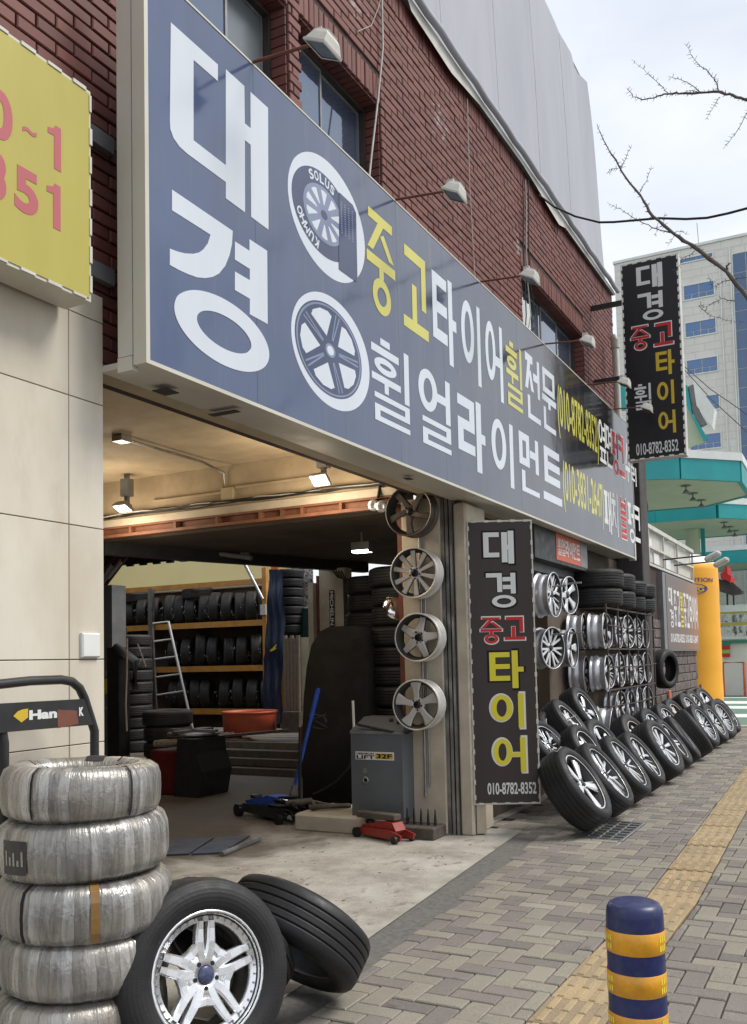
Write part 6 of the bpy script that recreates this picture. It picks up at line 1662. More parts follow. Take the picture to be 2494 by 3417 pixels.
# awning roof over the yard, cut back along the rear wall to let more daylight in
b = MB(); A1_ = AY(612, 1895, 11.7).x; b.box(-14.7, -6.63, 3.2, 9.6, 3.50, 3.56); b.box(-14.7, A1_, 9.61, 11.6, 3.50, 3.56); SP('yard_roof', b, [ROOFDK])
b = MB(); xx = -14.6
A1 = AY(612, 1895, 11.7).x; z_ = AY(560, 1880, 11.7).z
while xx < A1: 
    b.box(xx, xx + .14, 11.65, 11.69, z_ + .03*((int(xx*7.14)) % 2), 3.49); xx += .142
SP('corrugated_edge', b, [BLACKP])
for k, (p0, p1) in enumerate((((330, 1800), (840, 1862)), ((330, 1815), (830, 1850)), ((440, 1842), (612, 1868)))):
    b = MB(); b.tube([AY(*p0, 9.2 + .3*k), AY(*p1, 9.2 + .3*k)], .03, 8); SP('roof_pipe', b, [STEEL if k == 2 else GREYMETAL])
b = MB(); b.box(-.11, .11, -.04, .04, 0, .05); yl_ = thing('yard_lamp', 'small white lamp under the roof pipes at the back', 'lamp', T(AY(628, 1849, 10.4))); part('housing', b, [RAILDK], yl_); b = MB(); b.box(-.10, .10, -.035, .035, -.006, -.001); b.box(-.10, .10, -.046, -.0405, 0.0, .04); part('lens', b, [LAMPLIT2], yl_)
lf = thing('roof_brace', 'slanting steel roof braces beside the cream wall', 'brace', T(-10, 11, 2.8))
for (p0, p1, m_) in (((340, 1925), (425, 1838), RUST), ((340, 1905), (400, 1838), RUST), ((345, 1960), (432, 1845), RUST), ((342, 1938), (378, 1885), WHITEP), ((350, 1945), (408, 1872), WHITEP)):
    b = MB(); b.tube([AY(*p0, 11.0), AY(*p1, 11.0)], .035 if m_ is RUST else .05, 6); WP(lf, 'brace', b, [m_])
# rack
rack = thing('tyre_rack', 'tall orange steel rack filled with rows of black tyres at the back of the garage', 'rack', T(-11.5, YR, 0))
xR = rp_(1600, 820).x; xL = -14.6
LV = [.60, 1.42, 2.27, 3.05]
for z_ in LV[:3]:
    b = MB(); b.box(xL, xR, YR - .03, YR + .02, z_ - .055, z_ + .055); WP(rack, 'beam', b, [ORANGE]); b = MB(); b.box(xL, xR, YR + .021, YR + .62, z_ - .01, z_ + .01); WP(rack, 'shelf_board', b, [BLACKP])
b = MB(); b.box(xL, xR + .05, YR - .03, YR + .02, 3.0, 3.10); WP(rack, 'beam', b, [ORANGE])
for xx in (xR + .001,):
    b = MB(); b.box(xx, xx + .09, YR - .05, YR + .04, 0, 3.3); WP(rack, 'upright', b, [ORANGE]); b = MB(); b.box(xx, xx + .09, YR + .5, YR + .6, 0, 3.3); WP(rack, 'upright', b, [ORANGE])
px_ = rp_(595, 600).x
b = MB(); b.box(px_ - .05, px_ + .05, YR - .14, YR - .06, 0, 3.05); WP(rack, 'grey_post', b, [STEEL])
b = MB(); b.tube([rp_(1405, 240, YR - .2), rp_(1590, 605, YR - .2)], .032, 8); WP(rack, 'brace', b, [STEEL])
b = MB(); b.box(rp_(1590, 660).x, rp_(1640, 660).x, YR - .09, YR - .06, rp_(1600, 750).z, rp_(1600, 655).z); WP(rack, 'tag', b, [WHITEPL])
ordn = ['first', 'second', 'third', 'fourth', 'fifth', 'sixth', 'seventh', 'eighth', 'ninth', 'tenth', 'eleventh', 'twelfth', 'thirteenth']
CHALK = simple('chalk_marks', (.55, .54, .50), .9)
chr_ = random.Random(8)
def chalk(o, Rr, flat=False):
    """scrawled size marks on the tread facing the street"""
    b = MB()
    for k in range(chr_.randint(4, 8)):
        a = chr_.uniform(-.2, .2) if flat else chr_.uniform(-.62, .25); yy = -Rr*1.012*math.cos(a); zz = Rr*1.012*math.sin(a); xx = chr_.uniform(-.05, .05)
        h = chr_.uniform(.008, .028); w = chr_.uniform(.004, .014)
        d = Vector((0, math.sin(a), math.cos(a)))
        p = Vector((xx, yy, zz)); b.add([p - Vector((w/2, 0, 0)) - d*h/2, p + Vector((w/2, 0, 0)) - d*h/2, p + Vector((w/2, 0, 0)) + d*h/2, p - Vector((w/2, 0, 0)) + d*h/2], [(0, 1, 2, 3)])
    part('chalk_mark', b, [CHALK], o, o.matrix_basis.to_3x3().to_4x4().inverted(), kind='stuff')
shelfn = ['lowest', 'middle', 'top']
rowx = {2: [60, 175, 290, 410, 530, 670, 765, 865, 975, 1085, 1200, 1310, 1425, 1545], 1: [700, 830, 945, 1070, 1200, 1330, 1460, 1565], 0: [700, 790, 900, 1000, 1170, 1300, 1430, 1545]}
for sh, xs in rowx.items():
    for i, px in enumerate(reversed(xs)):
        Rr = (.30, .31, .32, .305)[(i + sh) % 4] + (.03 if sh == 1 and i == 5 else 0); P = rp_(px, 700)
        M = face_dir((P.x, YR + .26 + rnd(-.02, .02), LV[sh] + (.056 if False else .012) + Rr), (.86, .50 + rnd(-.14, .14), rnd(-.04, .04)))
        o = bare_tyre('tyre', f'black tyre standing on the {shelfn[sh]} shelf of the orange rack, {ordn[i] if i < 13 else "last"} from the right', M, round(Rr, 3), .205, .195, f'tyres standing on the orange rack', RUB3)
        chalk(o, Rr)
for i, px in enumerate((180, 330, 900)):
    o = bare_tyre('tyre', ['black tyre lying on the top row of tyres at the left end', 'second black tyre lying on the top row at the left end', 'black tyre lying on the top row near the middle'][i], T(rp_(px, 500).x, YR + .3, 2.27 + .66 + (.0)) @ Matrix.Rotation(R_(6), 4, 'X'), .31, .2, .2, 'tyres standing on the orange rack', RUB3)
# stacked tyres left of the ladder
for k, (px, yy, nlev, z0) in enumerate((((170), 12.9, 11, 0), ((400), 12.6, 10, 0))):
    for lv in range(nlev):
        P = AY(*s1(px, 1000), yy)
        o = bare_tyre('tyre', f'black tyre {LEV[lv]} from the floor in the flat stack {"against the cream wall edge" if k == 0 else "beside the aluminium ladder"}', T(P.x + rnd(-.02, .02), P.y, .105 + lv*.205) @ RZ(lv*2.1), .33, .203, .2, f'tyres in the {"left" if k == 0 else "right"} flat stack at the back', RUB3)
        chalk(o, .33, True)
# ladder
la = thing('ladder', 'aluminium ladder leaning against the orange rack', 'ladder', T(-11.4, 13.9, 0))
YLd = 13.8
def lp(x, y): return rp_(x, y, YLd)
b = MB(); a0, a1 = lp(722, 808), lp(878, 1495); a2 = a1 + (a1 - a0)*.55; b.tube([a0, a2], .024, 6); WP(la, 'rail', b, [WHITEP])
b = MB(); c0, c1 = lp(575, 830), lp(612, 1520); c2 = c1 + (c1 - c0)*.5; b.tube([c0, c2], .024, 6); WP(la, 'rail', b, [STEEL])
for k, (p, q) in enumerate((((580, 828), (715, 812)), ((595, 993), (755, 970)), ((605, 1155), (790, 1130)), ((615, 1320), (825, 1292)), ((620, 1485), (865, 1447)))):
    b = MB(); b.tube([lp(*p), lp(*q)], .018, 6); WP(la, 'rung', b, [WHITEP])
# red tub
tb = thing('red_tub', 'round red plastic tub on the pile of planks at the back', 'tub', T(AY(835, 2440, 12.3).x, 12.3, .405))
P = Vector((AY(835, 2440, 12.3).x, 12.3, .405)); Rt = 92/FPX*((ROT.transposed() @ (P - CAM)).z)
b = MB(); b.lathe([(0, .02), (Rt*.93, .02), (Rt*.97, .30), (Rt*1.0, .31), (Rt*1.0, .335), (Rt*.98, .335), (Rt*.95, .31)][::1], 36); b.lathe([(0, 0), (Rt*.95, 0), (Rt*.99, .3)], 36); b.lathe([(Rt*.99, .30), (Rt*1.02, .31), (Rt*1.02, .34), (Rt*.95, .34), (Rt*.93, .30), (Rt*.90, .03), (0, .03)], 36); part('tub', b, [TUBRED], tb)
tb.matrix_world = T(P.x, P.y, P.z - .0)
# planks in a low stepped pile
pk = thing('plank_pile', 'low stepped pile of weathered planks across the garage floor', 'planks', T(-6.5, 10.5, 0))
pr2 = random.Random(4); k = 0
for lv, (zlo, ya, yb, pxl, pxr) in enumerate(((0.0, 10.35, 11.3, 690, 1010), (.10, 10.5, 11.7, 690, 1160), (.20, 10.65, 12.3, 690, 1200), (.30, 10.85, 13.1, 700, 1260))):
    y = ya
    while y < yb - .05:
        w = pr2.uniform(.16, .26); x0 = AY(pxl, 2500, y).x - pr2.uniform(0, .4); x1 = AY(pxr, 2500, y).x - pr2.uniform(-.1, .35)
        b = MB(); b.cbox(-(x1-x0)/2, (x1-x0)/2, -w/2 + .006, w/2 - .006, 0, .098 + pr2.uniform(-.008, .006), .006)
        o = part('plank', b, [WOODP if pr2.random() > .55 else WOOD], pk); o.matrix_local = pk.matrix_basis.inverted() @ T((x0+x1)/2, y + w/2, zlo) @ RZ(pr2.uniform(-.02, .02)); y += w
o = part('loose_plank', MB().cbox(-.75, .75, -.06, .06, 0, .04, .005), [WOOD]); P = AY(800, 2452, 11.0); o.matrix_world = T(P.x, P.y, .46) @ RZ(R_(8)) @ Matrix.Rotation(R_(-5), 4, 'Y'); tag(o, 'loose plank lying aslant on top of the plank pile', 'plank')
rag = MB(); rr_ = random.Random(2); NX, NYY = 26, 12
vs = [(-.45 + .9*i/NX + rr_.uniform(-.012, .012), -.16 + .32*j/NYY + rr_.uniform(-.012, .012), max(.004, .10*math.sin(PI*i/NX)*math.sin(PI*j/NYY)*rr_.uniform(.25, 1.25))) for j in range(NYY+1) for i in range(NX+1)]
rag.add(vs, [(j*(NX+1)+i, j*(NX+1)+i+1, (j+1)*(NX+1)+i+1, (j+1)*(NX+1)+i) for j in range(NYY) for i in range(NX)], 0, None, True)
RAG = NT('oily_rag'); RAG.col(RAG.ramp(RAG.noise(9, 5), [(.3, (.05, .035, .03)), (.55, (.11, .075, .06)), (.72, (.30, .09, .04))])); RAG.set(Roughness=.9)
o = part('oily_rags', rag, [RAG.m]); P = AY(760, 2480, 11.0); o.matrix_world = T(P.x, P.y + .05, .402); tag(o, 'heap of oily rags on the edge of the plank pile', 'rags')
# tyre changer
tcg = thing('tyre_changer', 'black and red tyre changing machine on the dark floor left of the planks', 'machine', T(-6.9, 8.4, 0))
Yt = 8.45
def tp(px, py, Y=Yt): return AY(px, py, Y)
a, c = tp(500, 2505), tp(690, 2650)
b = MB(); b.cbox(a.x, tp(600, 2600).x, Yt, Yt + .7, 0, tp(560, 2505).z, .02); WP(tcg, 'red_cabinet', b, [simple('dark_red_enamel', (.10, .012, .012), .4, 0, .3, 8)])
b = MB(); x0, x1 = tp(592, 2600).x, tp(686, 2600).x; zt_ = tp(640, 2465).z
b.prism([(x0 - .0, 0), (x1 - .06, 0), (x1, zt_*.45), (x1 - .08, zt_*.75), (x1 - .1, zt_), (x0 + .06, zt_), (x0 + .02, zt_*.6)], -Yt - .5, -Yt + .06, 0, Matrix(((1, 0, 0, 0), (0, 0, -1, 0), (0, 1, 0, 0), (0, 0, 0, 1)))); WP(tcg, 'black_cabinet', b, [BLACKP])
b = MB(); P = tp(590, 2460); b.lathe([(0, 0), (.30, 0), (.31, .02), (.30, .035), (0, .04)], 28, 0, T(P.x, Yt + .30, P.z)); b.box(P.x - .34, P.x + .34, Yt + .26, Yt + .34, P.z + .04, P.z + .07); b.box(P.x - .04, P.x + .04, Yt - .04, Yt + .64, P.z + .04, P.z + .07); WP(tcg, 'turntable', b, [STEEL])
b = MB(); P0 = tp(515, 2483); P1 = tp(612, 2475); b.tube([(P0.x, Yt + .02, P0.z), (P1.x, Yt + .02, P1.z)], .042, 12); WP(tcg, 'air_cylinder', b, [simple('brass_cylinder', (.52, .48, .36), .3, .6)])
b = MB(); P0 = tp(395, 2110, 9.2); b.box(P0.x - .10, P0.x + .10, 9.1, 9.3, .0, 1.75); b.tube([(P0.x, 9.15, 1.75), (P0.x + .35, 9.15, 1.55), (P0.x + .3, 9.15, 1.2)], .07, 8); WP(tcg, 'column', b, [BLACKP])
b = MB(); b.tube([tp(425, 2130, 9.0), tp(424, 2250, 9.0), tp(420, 2350, 9.0), tp(424, 2440, 9.0)], .012, 6); b.tube([tp(460, 2150, 9.0), tp(475, 2190, 9.0), tp(487, 2225, 9.0)], .010, 6); WP(tcg, 'air_hose', b, [GREYCABLE])
bare_tyre('tyre', 'black tyre lying on another behind the tyre changer, upper one', T(tp(560, 2395, 9.6).x, 9.6, tp(560, 2395, 9.6).z) @ RZ(1), .33, .2, .2, 'tyres lying behind the tyre changer', RUB3)
P = tp(560, 2395, 9.6)
for lv in range(3): bare_tyre('tyre', ['black tyre lying behind the tyre changer, directly under the top one', 'black tyre low behind the tyre changer', 'black tyre at the very bottom behind the tyre changer'][lv], T(P.x + .01, 9.6, P.z - .205*(lv + 1)) @ RZ(lv), .32, .2, .2, 'tyres lying behind the tyre changer', RUB3)
# lift post with yellow plate
lpz = thing('lift_post', 'dark grey car lift post with a yellow plate right behind the cream wall edge', 'lift', T(-10.2, 10.6, 0))
Ya = 10.6
def l2(px, py): return AY(px, py, Ya)
x0, x1 = l2(342, 2400).x, l2(376, 2400).x; b = MB(); b.box(x0 - .25, x1, Ya, Ya + .3, 0, 2.75); WP(lpz, 'post', b, [GREYMETAL])
b = MB(); b.box(l2(348, 2400).x, l2(366, 2400).x, Ya - .012, Ya - .002, l2(350, 2315).z, l2(350, 2265).z); WP(lpz, 'yellow_plate', b, [YELL])
b = MB(); b.glyph('leco', l2(347, 2400).x, l2(374, 2400).x, l2(350, 2368).z, l2(350, 2352).z, 0, .003, .0, 0, frame((0, Ya - .003, 0), (1, 0, 0), (0, 0, 1))); b.glyph('321', l2(352, 2400).x, l2(374, 2400).x, l2(350, 2256).z, l2(350, 2240).z, 0, .003, .0, 0, frame((0, Ya - .003, 0), (1, 0, 0), (0, 0, 1))); WP(lpz, 'lettering', b, [GREYCABLE])
b = MB(); b.tube([l2(403, 2345), l2(404, 2470)], .03, 8); WP(lpz, 'ram', b, [STEEL])
# blue tarp curtain, pipes, window view behind the partition
bc = thing('blue_curtain', 'dark blue plastic sheet hanging at the right end of the orange rack', 'tarpaulin', T(-9, 13.4, 0))
Yb = 13.2
b = MB(); NZ_ = 24; NX_ = 10
def bcp(i, j):
    v = j/NZ_; py = 2415 - (2415 - 1900)*v; pl = 884 + 10*v*(1 if v > .5 else v*2) - (8 if v < .45 else 0); pr_x = 948 - 8*abs(v-.7)
    P = AY(pl + (pr_x - pl)*i/NX_, py, Yb); return (P.x, Yb + .03*math.sin(i*1.5 + j*.35) + .02*math.sin(j*.9), P.z)
b.add([bcp(i, j) for j in range(NZ_+1) for i in range(NX_+1)], [(j*(NX_+1)+i, j*(NX_+1)+i+1, (j+1)*(NX_+1)+i+1, (j+1)*(NX_+1)+i) for j in range(NZ_) for i in range(NX_)], 0, None, True); WP(bc, 'sheet', b, [TARPBLUE])
b = MB(); P = AY(912, 2168, Yb - .1); b.prism([(-.06, -.03), (.02, -.01), (.08, .03), (.03, .02), (.07, .09), (.0, .03), (-.05, .0)], -.01, .01, 0, frame(P, (1, 0, 0), (0, 0, 1))); WP(bc, 'yellow_tie', b, [YELL])
b = MB(); P = AY(912, 1905, 13.25); b.box(P.x - .16, P.x - .02, 13.42, 13.5, 2.7, 3.3); WP(bc, 'orange_post', b, [simple('bright_orange_steel', (.62, .17, .03), .5)])
pb_ = thing('pipe_bundle', 'bundle of grey pipes standing upright behind the blue curtain', 'pipes', T(-7.9, 12.6, 0))
for i, px in enumerate((955, 966, 977, 988, 998)):
    P0, P1 = AY(px, 2440, 12.6), AY(px - 3, 2120 + (i % 2)*10, 12.6); b = MB(); b.tube([(P0.x, 12.6, 0), P1], .036, 10); WP(pb_, 'pipe', b, [simple('pipe_taupe', (.20, .165, .13), .5)] if i == 0 else [MAT['pipe_taupe']])
b = MB(); P0 = AY(975, 2375, 12.45); b.box(P0.x - .16, P0.x + .16, 12.40, 12.5, 0, P0.z); WP(pb_, 'bin', b, [WOOD])
vb = thing('window_view', 'bright mottled sheet seen through the gap behind the partition', 'poster', T(-8, 14.5, 2.8))
b = MB(); a, c = AY(972, 1893, 14.4), AY(1046, 2024, 14.4); b.box(a.x, c.x, 14.4, 14.42, c.z, a.z); WP(vb, 'sheet', b, [MOTTLE])  # mottled sheet stands in for the outdoor view through a window
b = MB(); c2 = AY(1046, 2028, 14.4); b.box(a.x - .3, c.x + .1, 14.3, 14.39, c2.z - .04, c2.z); WP(vb, 'sill', b, [WHITEP])
b = MB(); P0 = AY(930, 2035, 14.0); P1 = AY(1050, 2125, 14.0); b.box(P0.x, P1.x, 14.0, 14.05, P1.z, P0.z); WP(vb, 'green_board', b, [simple('dark_green_board', (.012, .035, .033), .5)])
for lv in range(7):
    P = AY(952, 1900, 13.9); bare_tyre('tyre', f'black tyre {LEV[lv]} from below in the far column behind the blue curtain', T(P.x, 14.0, 2.10 + lv*.165) , .28, .164, .18, 'tyres in the column behind the blue curtain', RUB)
# low pit and metal plates on the floor
mp_ = thing('floor_plate', 'bluish steel plates laid over the pit on the garage floor', 'plates', T(-4.5, 5, 0))
b = MB(); P = [AZ(560, 2800), AZ(870, 2795), AZ(795, 2845), AZ(560, 2855)]
P = [(AZ(590, 2806)), AZ(835, 2793), AZ(740, 2850), AZ(520, 2858)]
c_p = [Vector((p.x, p.y, 0)) for p in P]
def slab_poly(pts, z0, z1, m):
    b = MB(); a = sum(pts[k].x*pts[(k+1) % len(pts)].y - pts[(k+1) % len(pts)].x*pts[k].y for k in range(len(pts))); q = pts if a > 0 else pts[::-1]
    b.prism([(p.x, p.y) for p in q], z0, z1); return b
PLATE = simple('blue_grey_plate', (.045, .058, .10), .45, .2, .25, 6, 0, dirt=(.06, .05, .04), dscale=4, damt=.6)
mid0, mid1 = (c_p[0] + c_p[1])/2, (c_p[3] + c_p[2])/2
WP(mp_, 'plate', slab_poly([c_p[0], mid0, mid1, c_p[3]], .001, .014, 0), [PLATE])
e = Vector((.03, 0, 0)); WP(mp_, 'plate', slab_poly([mid0 + e, c_p[1], c_p[2], mid1 + e], .001, .016, 0), [PLATE])
b = MB(); b.tube([AZ(865, 2800, .02), AZ(740, 2850, .02)], .022, 8); WP(mp_, 'edge_bar', b, [STEEL])
jb2 = thing('junk_heap', 'heap of hoses and oily scraps between the jack and the console', 'scrap', T(-4.4, 7.3, 0))
rr_ = random.Random(12)
for k in range(6):
    b = MB(); c0 = Vector((-4.62 + rr_.uniform(-.15, .3), 7.45 + rr_.uniform(-.1, .15), .03)); pts = [c0 + Vector((rr_.uniform(-.22, .22), rr_.uniform(-.15, .15), rr_.uniform(0, .22))) for _ in range(5)]
    b.tube(pts, rr_.uniform(.01, .03), 7); WP(jb2, 'hose', b, [CABLE if k % 2 else WOOD])
# speckle of small litter on the floor
lt = MB(); rr_ = random.Random(21)
for k in range(90):
    x = rr_.uniform(-4.2, -2.6); y = rr_.uniform(3.2, 7.2); s = rr_.uniform(.002, .006); a = rr_.uniform(0, PI)
    if x > curb_x(y) - .05: continue
    lt.box(-s*2, s*2, -s*.5, s*.5, 0, s*.5, 0, T(x, y, 0) @ RZ(a))
part('floor_litter', lt, [simple('litter', (.09, .075, .06), .9, 0, .6, 50)], kind='stuff')

# ---- loose odds and ends
rc = thing('red_canister', 'small red canister on the floor just behind the blue jack handle', 'canister', T(AZ(1035, 2500, .3)))
P = AY(1036, 2440, 8.9); b = MB(); b.lathe([(0, 0), (.10, 0), (.105, .02), (.105, .34), (.09, .38), (.03, .41), (.03, .45), (0, .45)], 20, 0, T(P.x, 8.9, P.z - .30)); WP(rc, 'body', b, [REDP])
b = MB(); b.tube([(P.x - .05, 8.9, P.z + .16), (P.x + .02, 8.88, P.z + .19), (P.x + .07, 8.9, P.z + .15)], .012, 6); WP(rc, 'handle', b, [BLACKP])
hs = thing('hose_coil', 'black hoses looped over the grip of the blue jack and down to the floor', 'hose', T(-4.9, 7.7, 0))
P = AY(1062, 2400, 7.62); b = MB(); b.tube([(P.x + .085*math.cos(a*.5), 7.62 + .05*math.sin(a*.5), P.z + .07*math.sin(a*.31) - .03) for a in range(26)], .010, 6); WP(hs, 'loop', b, [CABLE])
b = MB(); b.tube([AY(*p, 8.0) for p in ((1180, 2500), (1165, 2560), (1120, 2610), (1070, 2640), (1045, 2650))], .011, 6); WP(hs, 'hose', b, [CABLE])
for k in range(4):
    b = MB(); q = [(1112 + k*9, 1905), (1128 + k*10, 1925 + 4*k), (1148 + k*3, 1932), (1150 + k*3, 2010), (1152 + k*4, 2090)]; b.tube([AY(*p, 10.1) for p in q], .012, 5); WP(hs, 'cable', b, [CABLE])
pl2 = thing('board_stack', 'short stack of pale offcut boards on the plank pile beside the covered machine', 'boards', T(AY(1165, 2480, 11.2).x, 11.2, .4))
for k in range(3):
    P = AY(1165 - 12*k, 2500, 11.2); b = MB(); b.cbox(-.30, .30, -.12, .12, 0, .045, .005); o = part('board', b, [WOODP], pl2); o.matrix_local = pl2.matrix_basis.inverted() @ T(P.x, 11.2, .405 + k*.048) @ RZ(.1 - .12*k)

# ================================================================== shed at the far end
sh = thing('brick_shed', 'low brown split-brick shed with peeling paint below the brown sign', 'shed', T(-3.1, 18, 0))
yA, yB_ = 15.0, 20.15
b = MB(); b.box(-5.5, -3.075, 14.4, yB_, 0, 3.05); wsh = WP(sh, 'wall', b, [MORTAR])
shb = random.Random(9); row = 0; z = .02; cnt = 0
BM2 = {}
while z < 2.05:
    y = yA - (.28 if row % 2 else 0)
    while y < yB_ - .02:
        y0, y1 = max(yA, y), min(yB_, y + .56)
        if y1 - y0 > .05:
            l = round(y1 - y0, 3)
            if l not in BM2:
                t = MB(); t.slab(-l/2 + .006, l/2 - .006, -.073, .073, -.03, 0, .009); BM2[l] = t.mesh('brick', [SHEDBRICK])
            o = link('brick', BM2[l], wsh); o.matrix_local = frame((-3.05 + shb.uniform(-.006, .006), (y0+y1)/2, z + .08), (0, 1, 0), (0, 0, 1))
        y += .56
    z += .16; row += 1
b = MB()
for z_ in (2.98, 3.28): b.box(-3.08, -3.04, 14.3, yB_, z_, z_ + .04)
for yy in (14.4, 15.6, 16.9, 18.3, yB_ - .04): b.box(-3.078, -3.042, yy, yy + .04, 3.02, 3.6)
b.box(-3.09, -3.03, 14.25, yB_ + .02, 3.60, 3.67)
WP(sh, 'parapet_rail', b, [WHITEPL])
b = MB(); b.box(-3.12, -3.10, 14.3, yB_, 3.04, 3.59); WP(sh, 'parapet_board', b, [WHITEPL])
b = MB(); 
for yy in (15.1, 15.8, 16.4, 17.5):
    b = MB(); b.cbox(-.22, .22, -.10, .10, 0, .02, .009, 0, frame((-3.098, yy, 3.36 if yy < 16 else 3.15), (0, 1, 0), (0, 0, 1))); WP(sh, 'faded_patch', b, [WHITEP])
b = MB(); b.box(-3.10, -3.0, 14.28, 14.40, 2.9, 5.1); b.box(-3.5, -3.12, 14.28, 14.36, 2.9, 5.02); WP(sh, 'tall_frame', b, [WHITEPL]); b = MB(); b.box(-3.5, -3.11, 14.362, 14.40, 3.0, 5.0); b.box(-3.52, -3.02, 14.0, 14.27, 2.9, 4.9); WP(sh, 'tall_panel', b, [ROOFDK])
bare_tyre('tyre', 'black tyre standing on the roof edge of the brick shed', face_dir((-3.32, 15.35, 3.92), (.3, -.9, .1)), .33, .24, .21, None, RUB)
ot = part('price_tag', MB().cbox(-.09, .09, -.07, .07, 0, .02, .008), [ORSIGN]); P = AX(2234, 2317, -3.02); ot.matrix_world = frame((-3.02, P.y, P.z), (0, 1, 0), (0, 0, 1)); tag(ot, 'small orange plate fixed on the brown brick shed below the hanging tyre', 'plate')
for i, (px, py, qx, qy) in enumerate(((2213, 1868, 2345, 1873), (2250, 1887, 2375, 1878))):
    A_, B_ = AX(px, py, -3.03), AX(qx, qy, -2.2)
    fl = thing('flood_lamp', ['long-armed flood lamp over the brown sign, nearer one', 'long-armed flood lamp over the brown sign, farther one'][i], 'lamp', T(A_), 'flood lamps over the brown sign')
    b = MB(); b.tube([A_, Vector((-2.25, A_.y, A_.z + .03))], .014, 6); WP(fl, 'arm', b, [RAILDK])
    b = MB(); P = Vector((-2.2, A_.y, A_.z)); b.cbox(-.14, .14, -.11, .11, -.05, .05, .03, 0, T(P) @ Matrix.Rotation(R_(-25), 4, 'Y')); WP(fl, 'housing', b, [WHITEPL])
# ---- orange inflatable column
infl = thing('inflatable_column', 'tall orange inflatable advertising column with a white cap beside the shed', 'inflatable', T(-2.95, 21.0, 0))
P = AY(2335, 2300, 21.3); Rw = AY(2412, 2000, 21.3).x - AY(2268, 2000, 21.3).x; Rc = .74; cxI = AY(2412, 2000, 21.3).x - Rc - .07
zt = AY(2340, 1905, 21.3).z
b = MB(); pr_ = []
for i in range(25):
    v = i/24; pr_.append((Rc*(1 + .004*math.sin(v*16) + .004*math.sin(v*37)) * (1 - .05*(v < .02)), zt*v))
pr_ += [(Rc*.985, zt + .06), (Rc*.93, zt + .13)]
b.lathe(pr_, 40, 0, T(cxI, 21.3, 0)); WP(infl, 'column', b, [INFL])
b = MB(); b.lathe([(Rc*.93, zt + .128), (Rc*.90, zt + .19), (Rc*.80, zt + .27), (Rc*.60, zt + .34), (Rc*.3, zt + .37), (0, zt + .38)], 40, 0, T(cxI, 21.3, 0)); WP(infl, 'cap', b, [INFLW])
def on_col(px, py, txt, wpx, hpx, mat, bold=.03, nm='lettering', lift=.006):
    """bend lettering round the column"""
    b = MB(); b.glyph(txt, -wpx/2, wpx/2, -hpx/2, hpx/2, 0, .002, bold); out = []
    d = ray(px, py); c = Vector((cxI, 21.3, 0)); a0 = math.atan2(-d.y, -d.x)
    # angle of the hit point
    o = Vector((CAM.x, CAM.y)); dd = Vector((d.x, d.y)).normalized(); oc = o - Vector((c.x, c.y)); bq = oc.dot(dd); disc = bq*bq - (oc.dot(oc) - Rc*Rc)
    t = -bq - math.sqrt(max(disc, 0)); h = o + dd*t; ang = math.atan2(h.y - c.y, h.x - c.x); zz = CAM.z + d.z * (t / Vector((d.x, d.y)).length)
    for i, v in enumerate(b.v):
        a = ang + v[0]/Rc; r = Rc*1.010 + lift + v[2]; b.v[i] = (c.x + r*math.cos(a), c.y + r*math.sin(a), zz + v[1])
    WP(infl, nm, b, [mat])
on_col(2322, 1935, 'SOLUTION', .85, .09, PURPLE, .01)
b_disc = MB(); 
on_col(2316, 1965, 'O', .62, .22, PURPLE, .10, 'oval_print'); on_col(2318, 1966, 'ENG', .40, .10, YELL, .02, 'lettering', .016)
on_col(2325, 2305, '너', .20, .26, PURPLE, .03); on_col(2300, 2060, '엔', .22, .3, PURPLE, .03); on_col(2300, 2180, '진', .22, .3, PURPLE, .03); on_col(2296, 2330, '크', .2, .26, PURPLE, .03)
# ---- filling station canopies
def canopy(label, pts, z0, h, colm=None):
    """pts: outline (x, y) clockwise seen from above or not; fascia hangs round a flat soffit"""
    r = thing('station_canopy', label, 'canopy', T(pts[0][0], pts[0][1], z0))
    a = sum(pts[k][0]*pts[(k+1) % len(pts)][1] - pts[(k+1) % len(pts)][0]*pts[k][1] for k in range(len(pts)))
    q = pts if a > 0 else pts[::-1]
    b = MB(); b.prism(q, z0 + .004, z0 + .10); WP(r, 'soffit', b, [SOFFITG])
    n = len(q); b = MB(); bt = MB()
    for k in range(n):
        p0, p1 = Vector((*q[k], 0)), Vector((*q[(k+1) % n], 0)); d = (p1 - p0); L_ = d.length; d.normalize()
        M = frame((p0.x, p0.y, z0), d, (0, 0, 1))
        b.box(.0, L_, -.02, h, .0, .12, 0, M); bt.box(-.05, L_ + .05, h + .001, h + .20, -.05, .15, 0, M)
        bt.box(-.01, .03, -.018, h, .121, .15, 0, M) if False else None
    WP(r, 'fascia', b, [TEAL]); WP(r, 'gutter_band', bt, [WHITEP])
    return r
c1 = [(-6.2, 22.9), (-4.74, 22.96), (-3.8, 23.42), (-2.59, 24.67), (-2.6, 26.99), (-3.87, 28.25), (-5.27, 28.14), (-9, 28.2), (-9, 22.9)]
cn1 = canopy('nearest teal filling station canopy, behind the lower end of the black blade sign', [c1[1], c1[2], c1[3], c1[4], c1[5], c1[6], c1[7], c1[8]], 5.8, .50)
c2_ = [(-9, 30.6), (-5.75, 30.72), (-3.91, 30.92), (-2.9, 32.1), (-2.8, 34.6), (-3.6, 35.9), (-9, 35.8)]
cn2 = canopy('second teal filling station canopy, lower in the picture and held by a round column', c2_, 5.8, .44)
c3_ = [(-9, 40.2), (-3.2, 40.4), (-2.0, 41.8), (-2, 44), (-9, 44)]
cn3 = canopy('farthest teal canopy edge, seen low behind the round column', c3_, 5.2, .5)
b = MB(); b.tube([(-5.02, 33.3, 0), (-5.02, 33.3, 5.8)], .24, 20); WP(cn2, 'column', b, [SOFFITG])
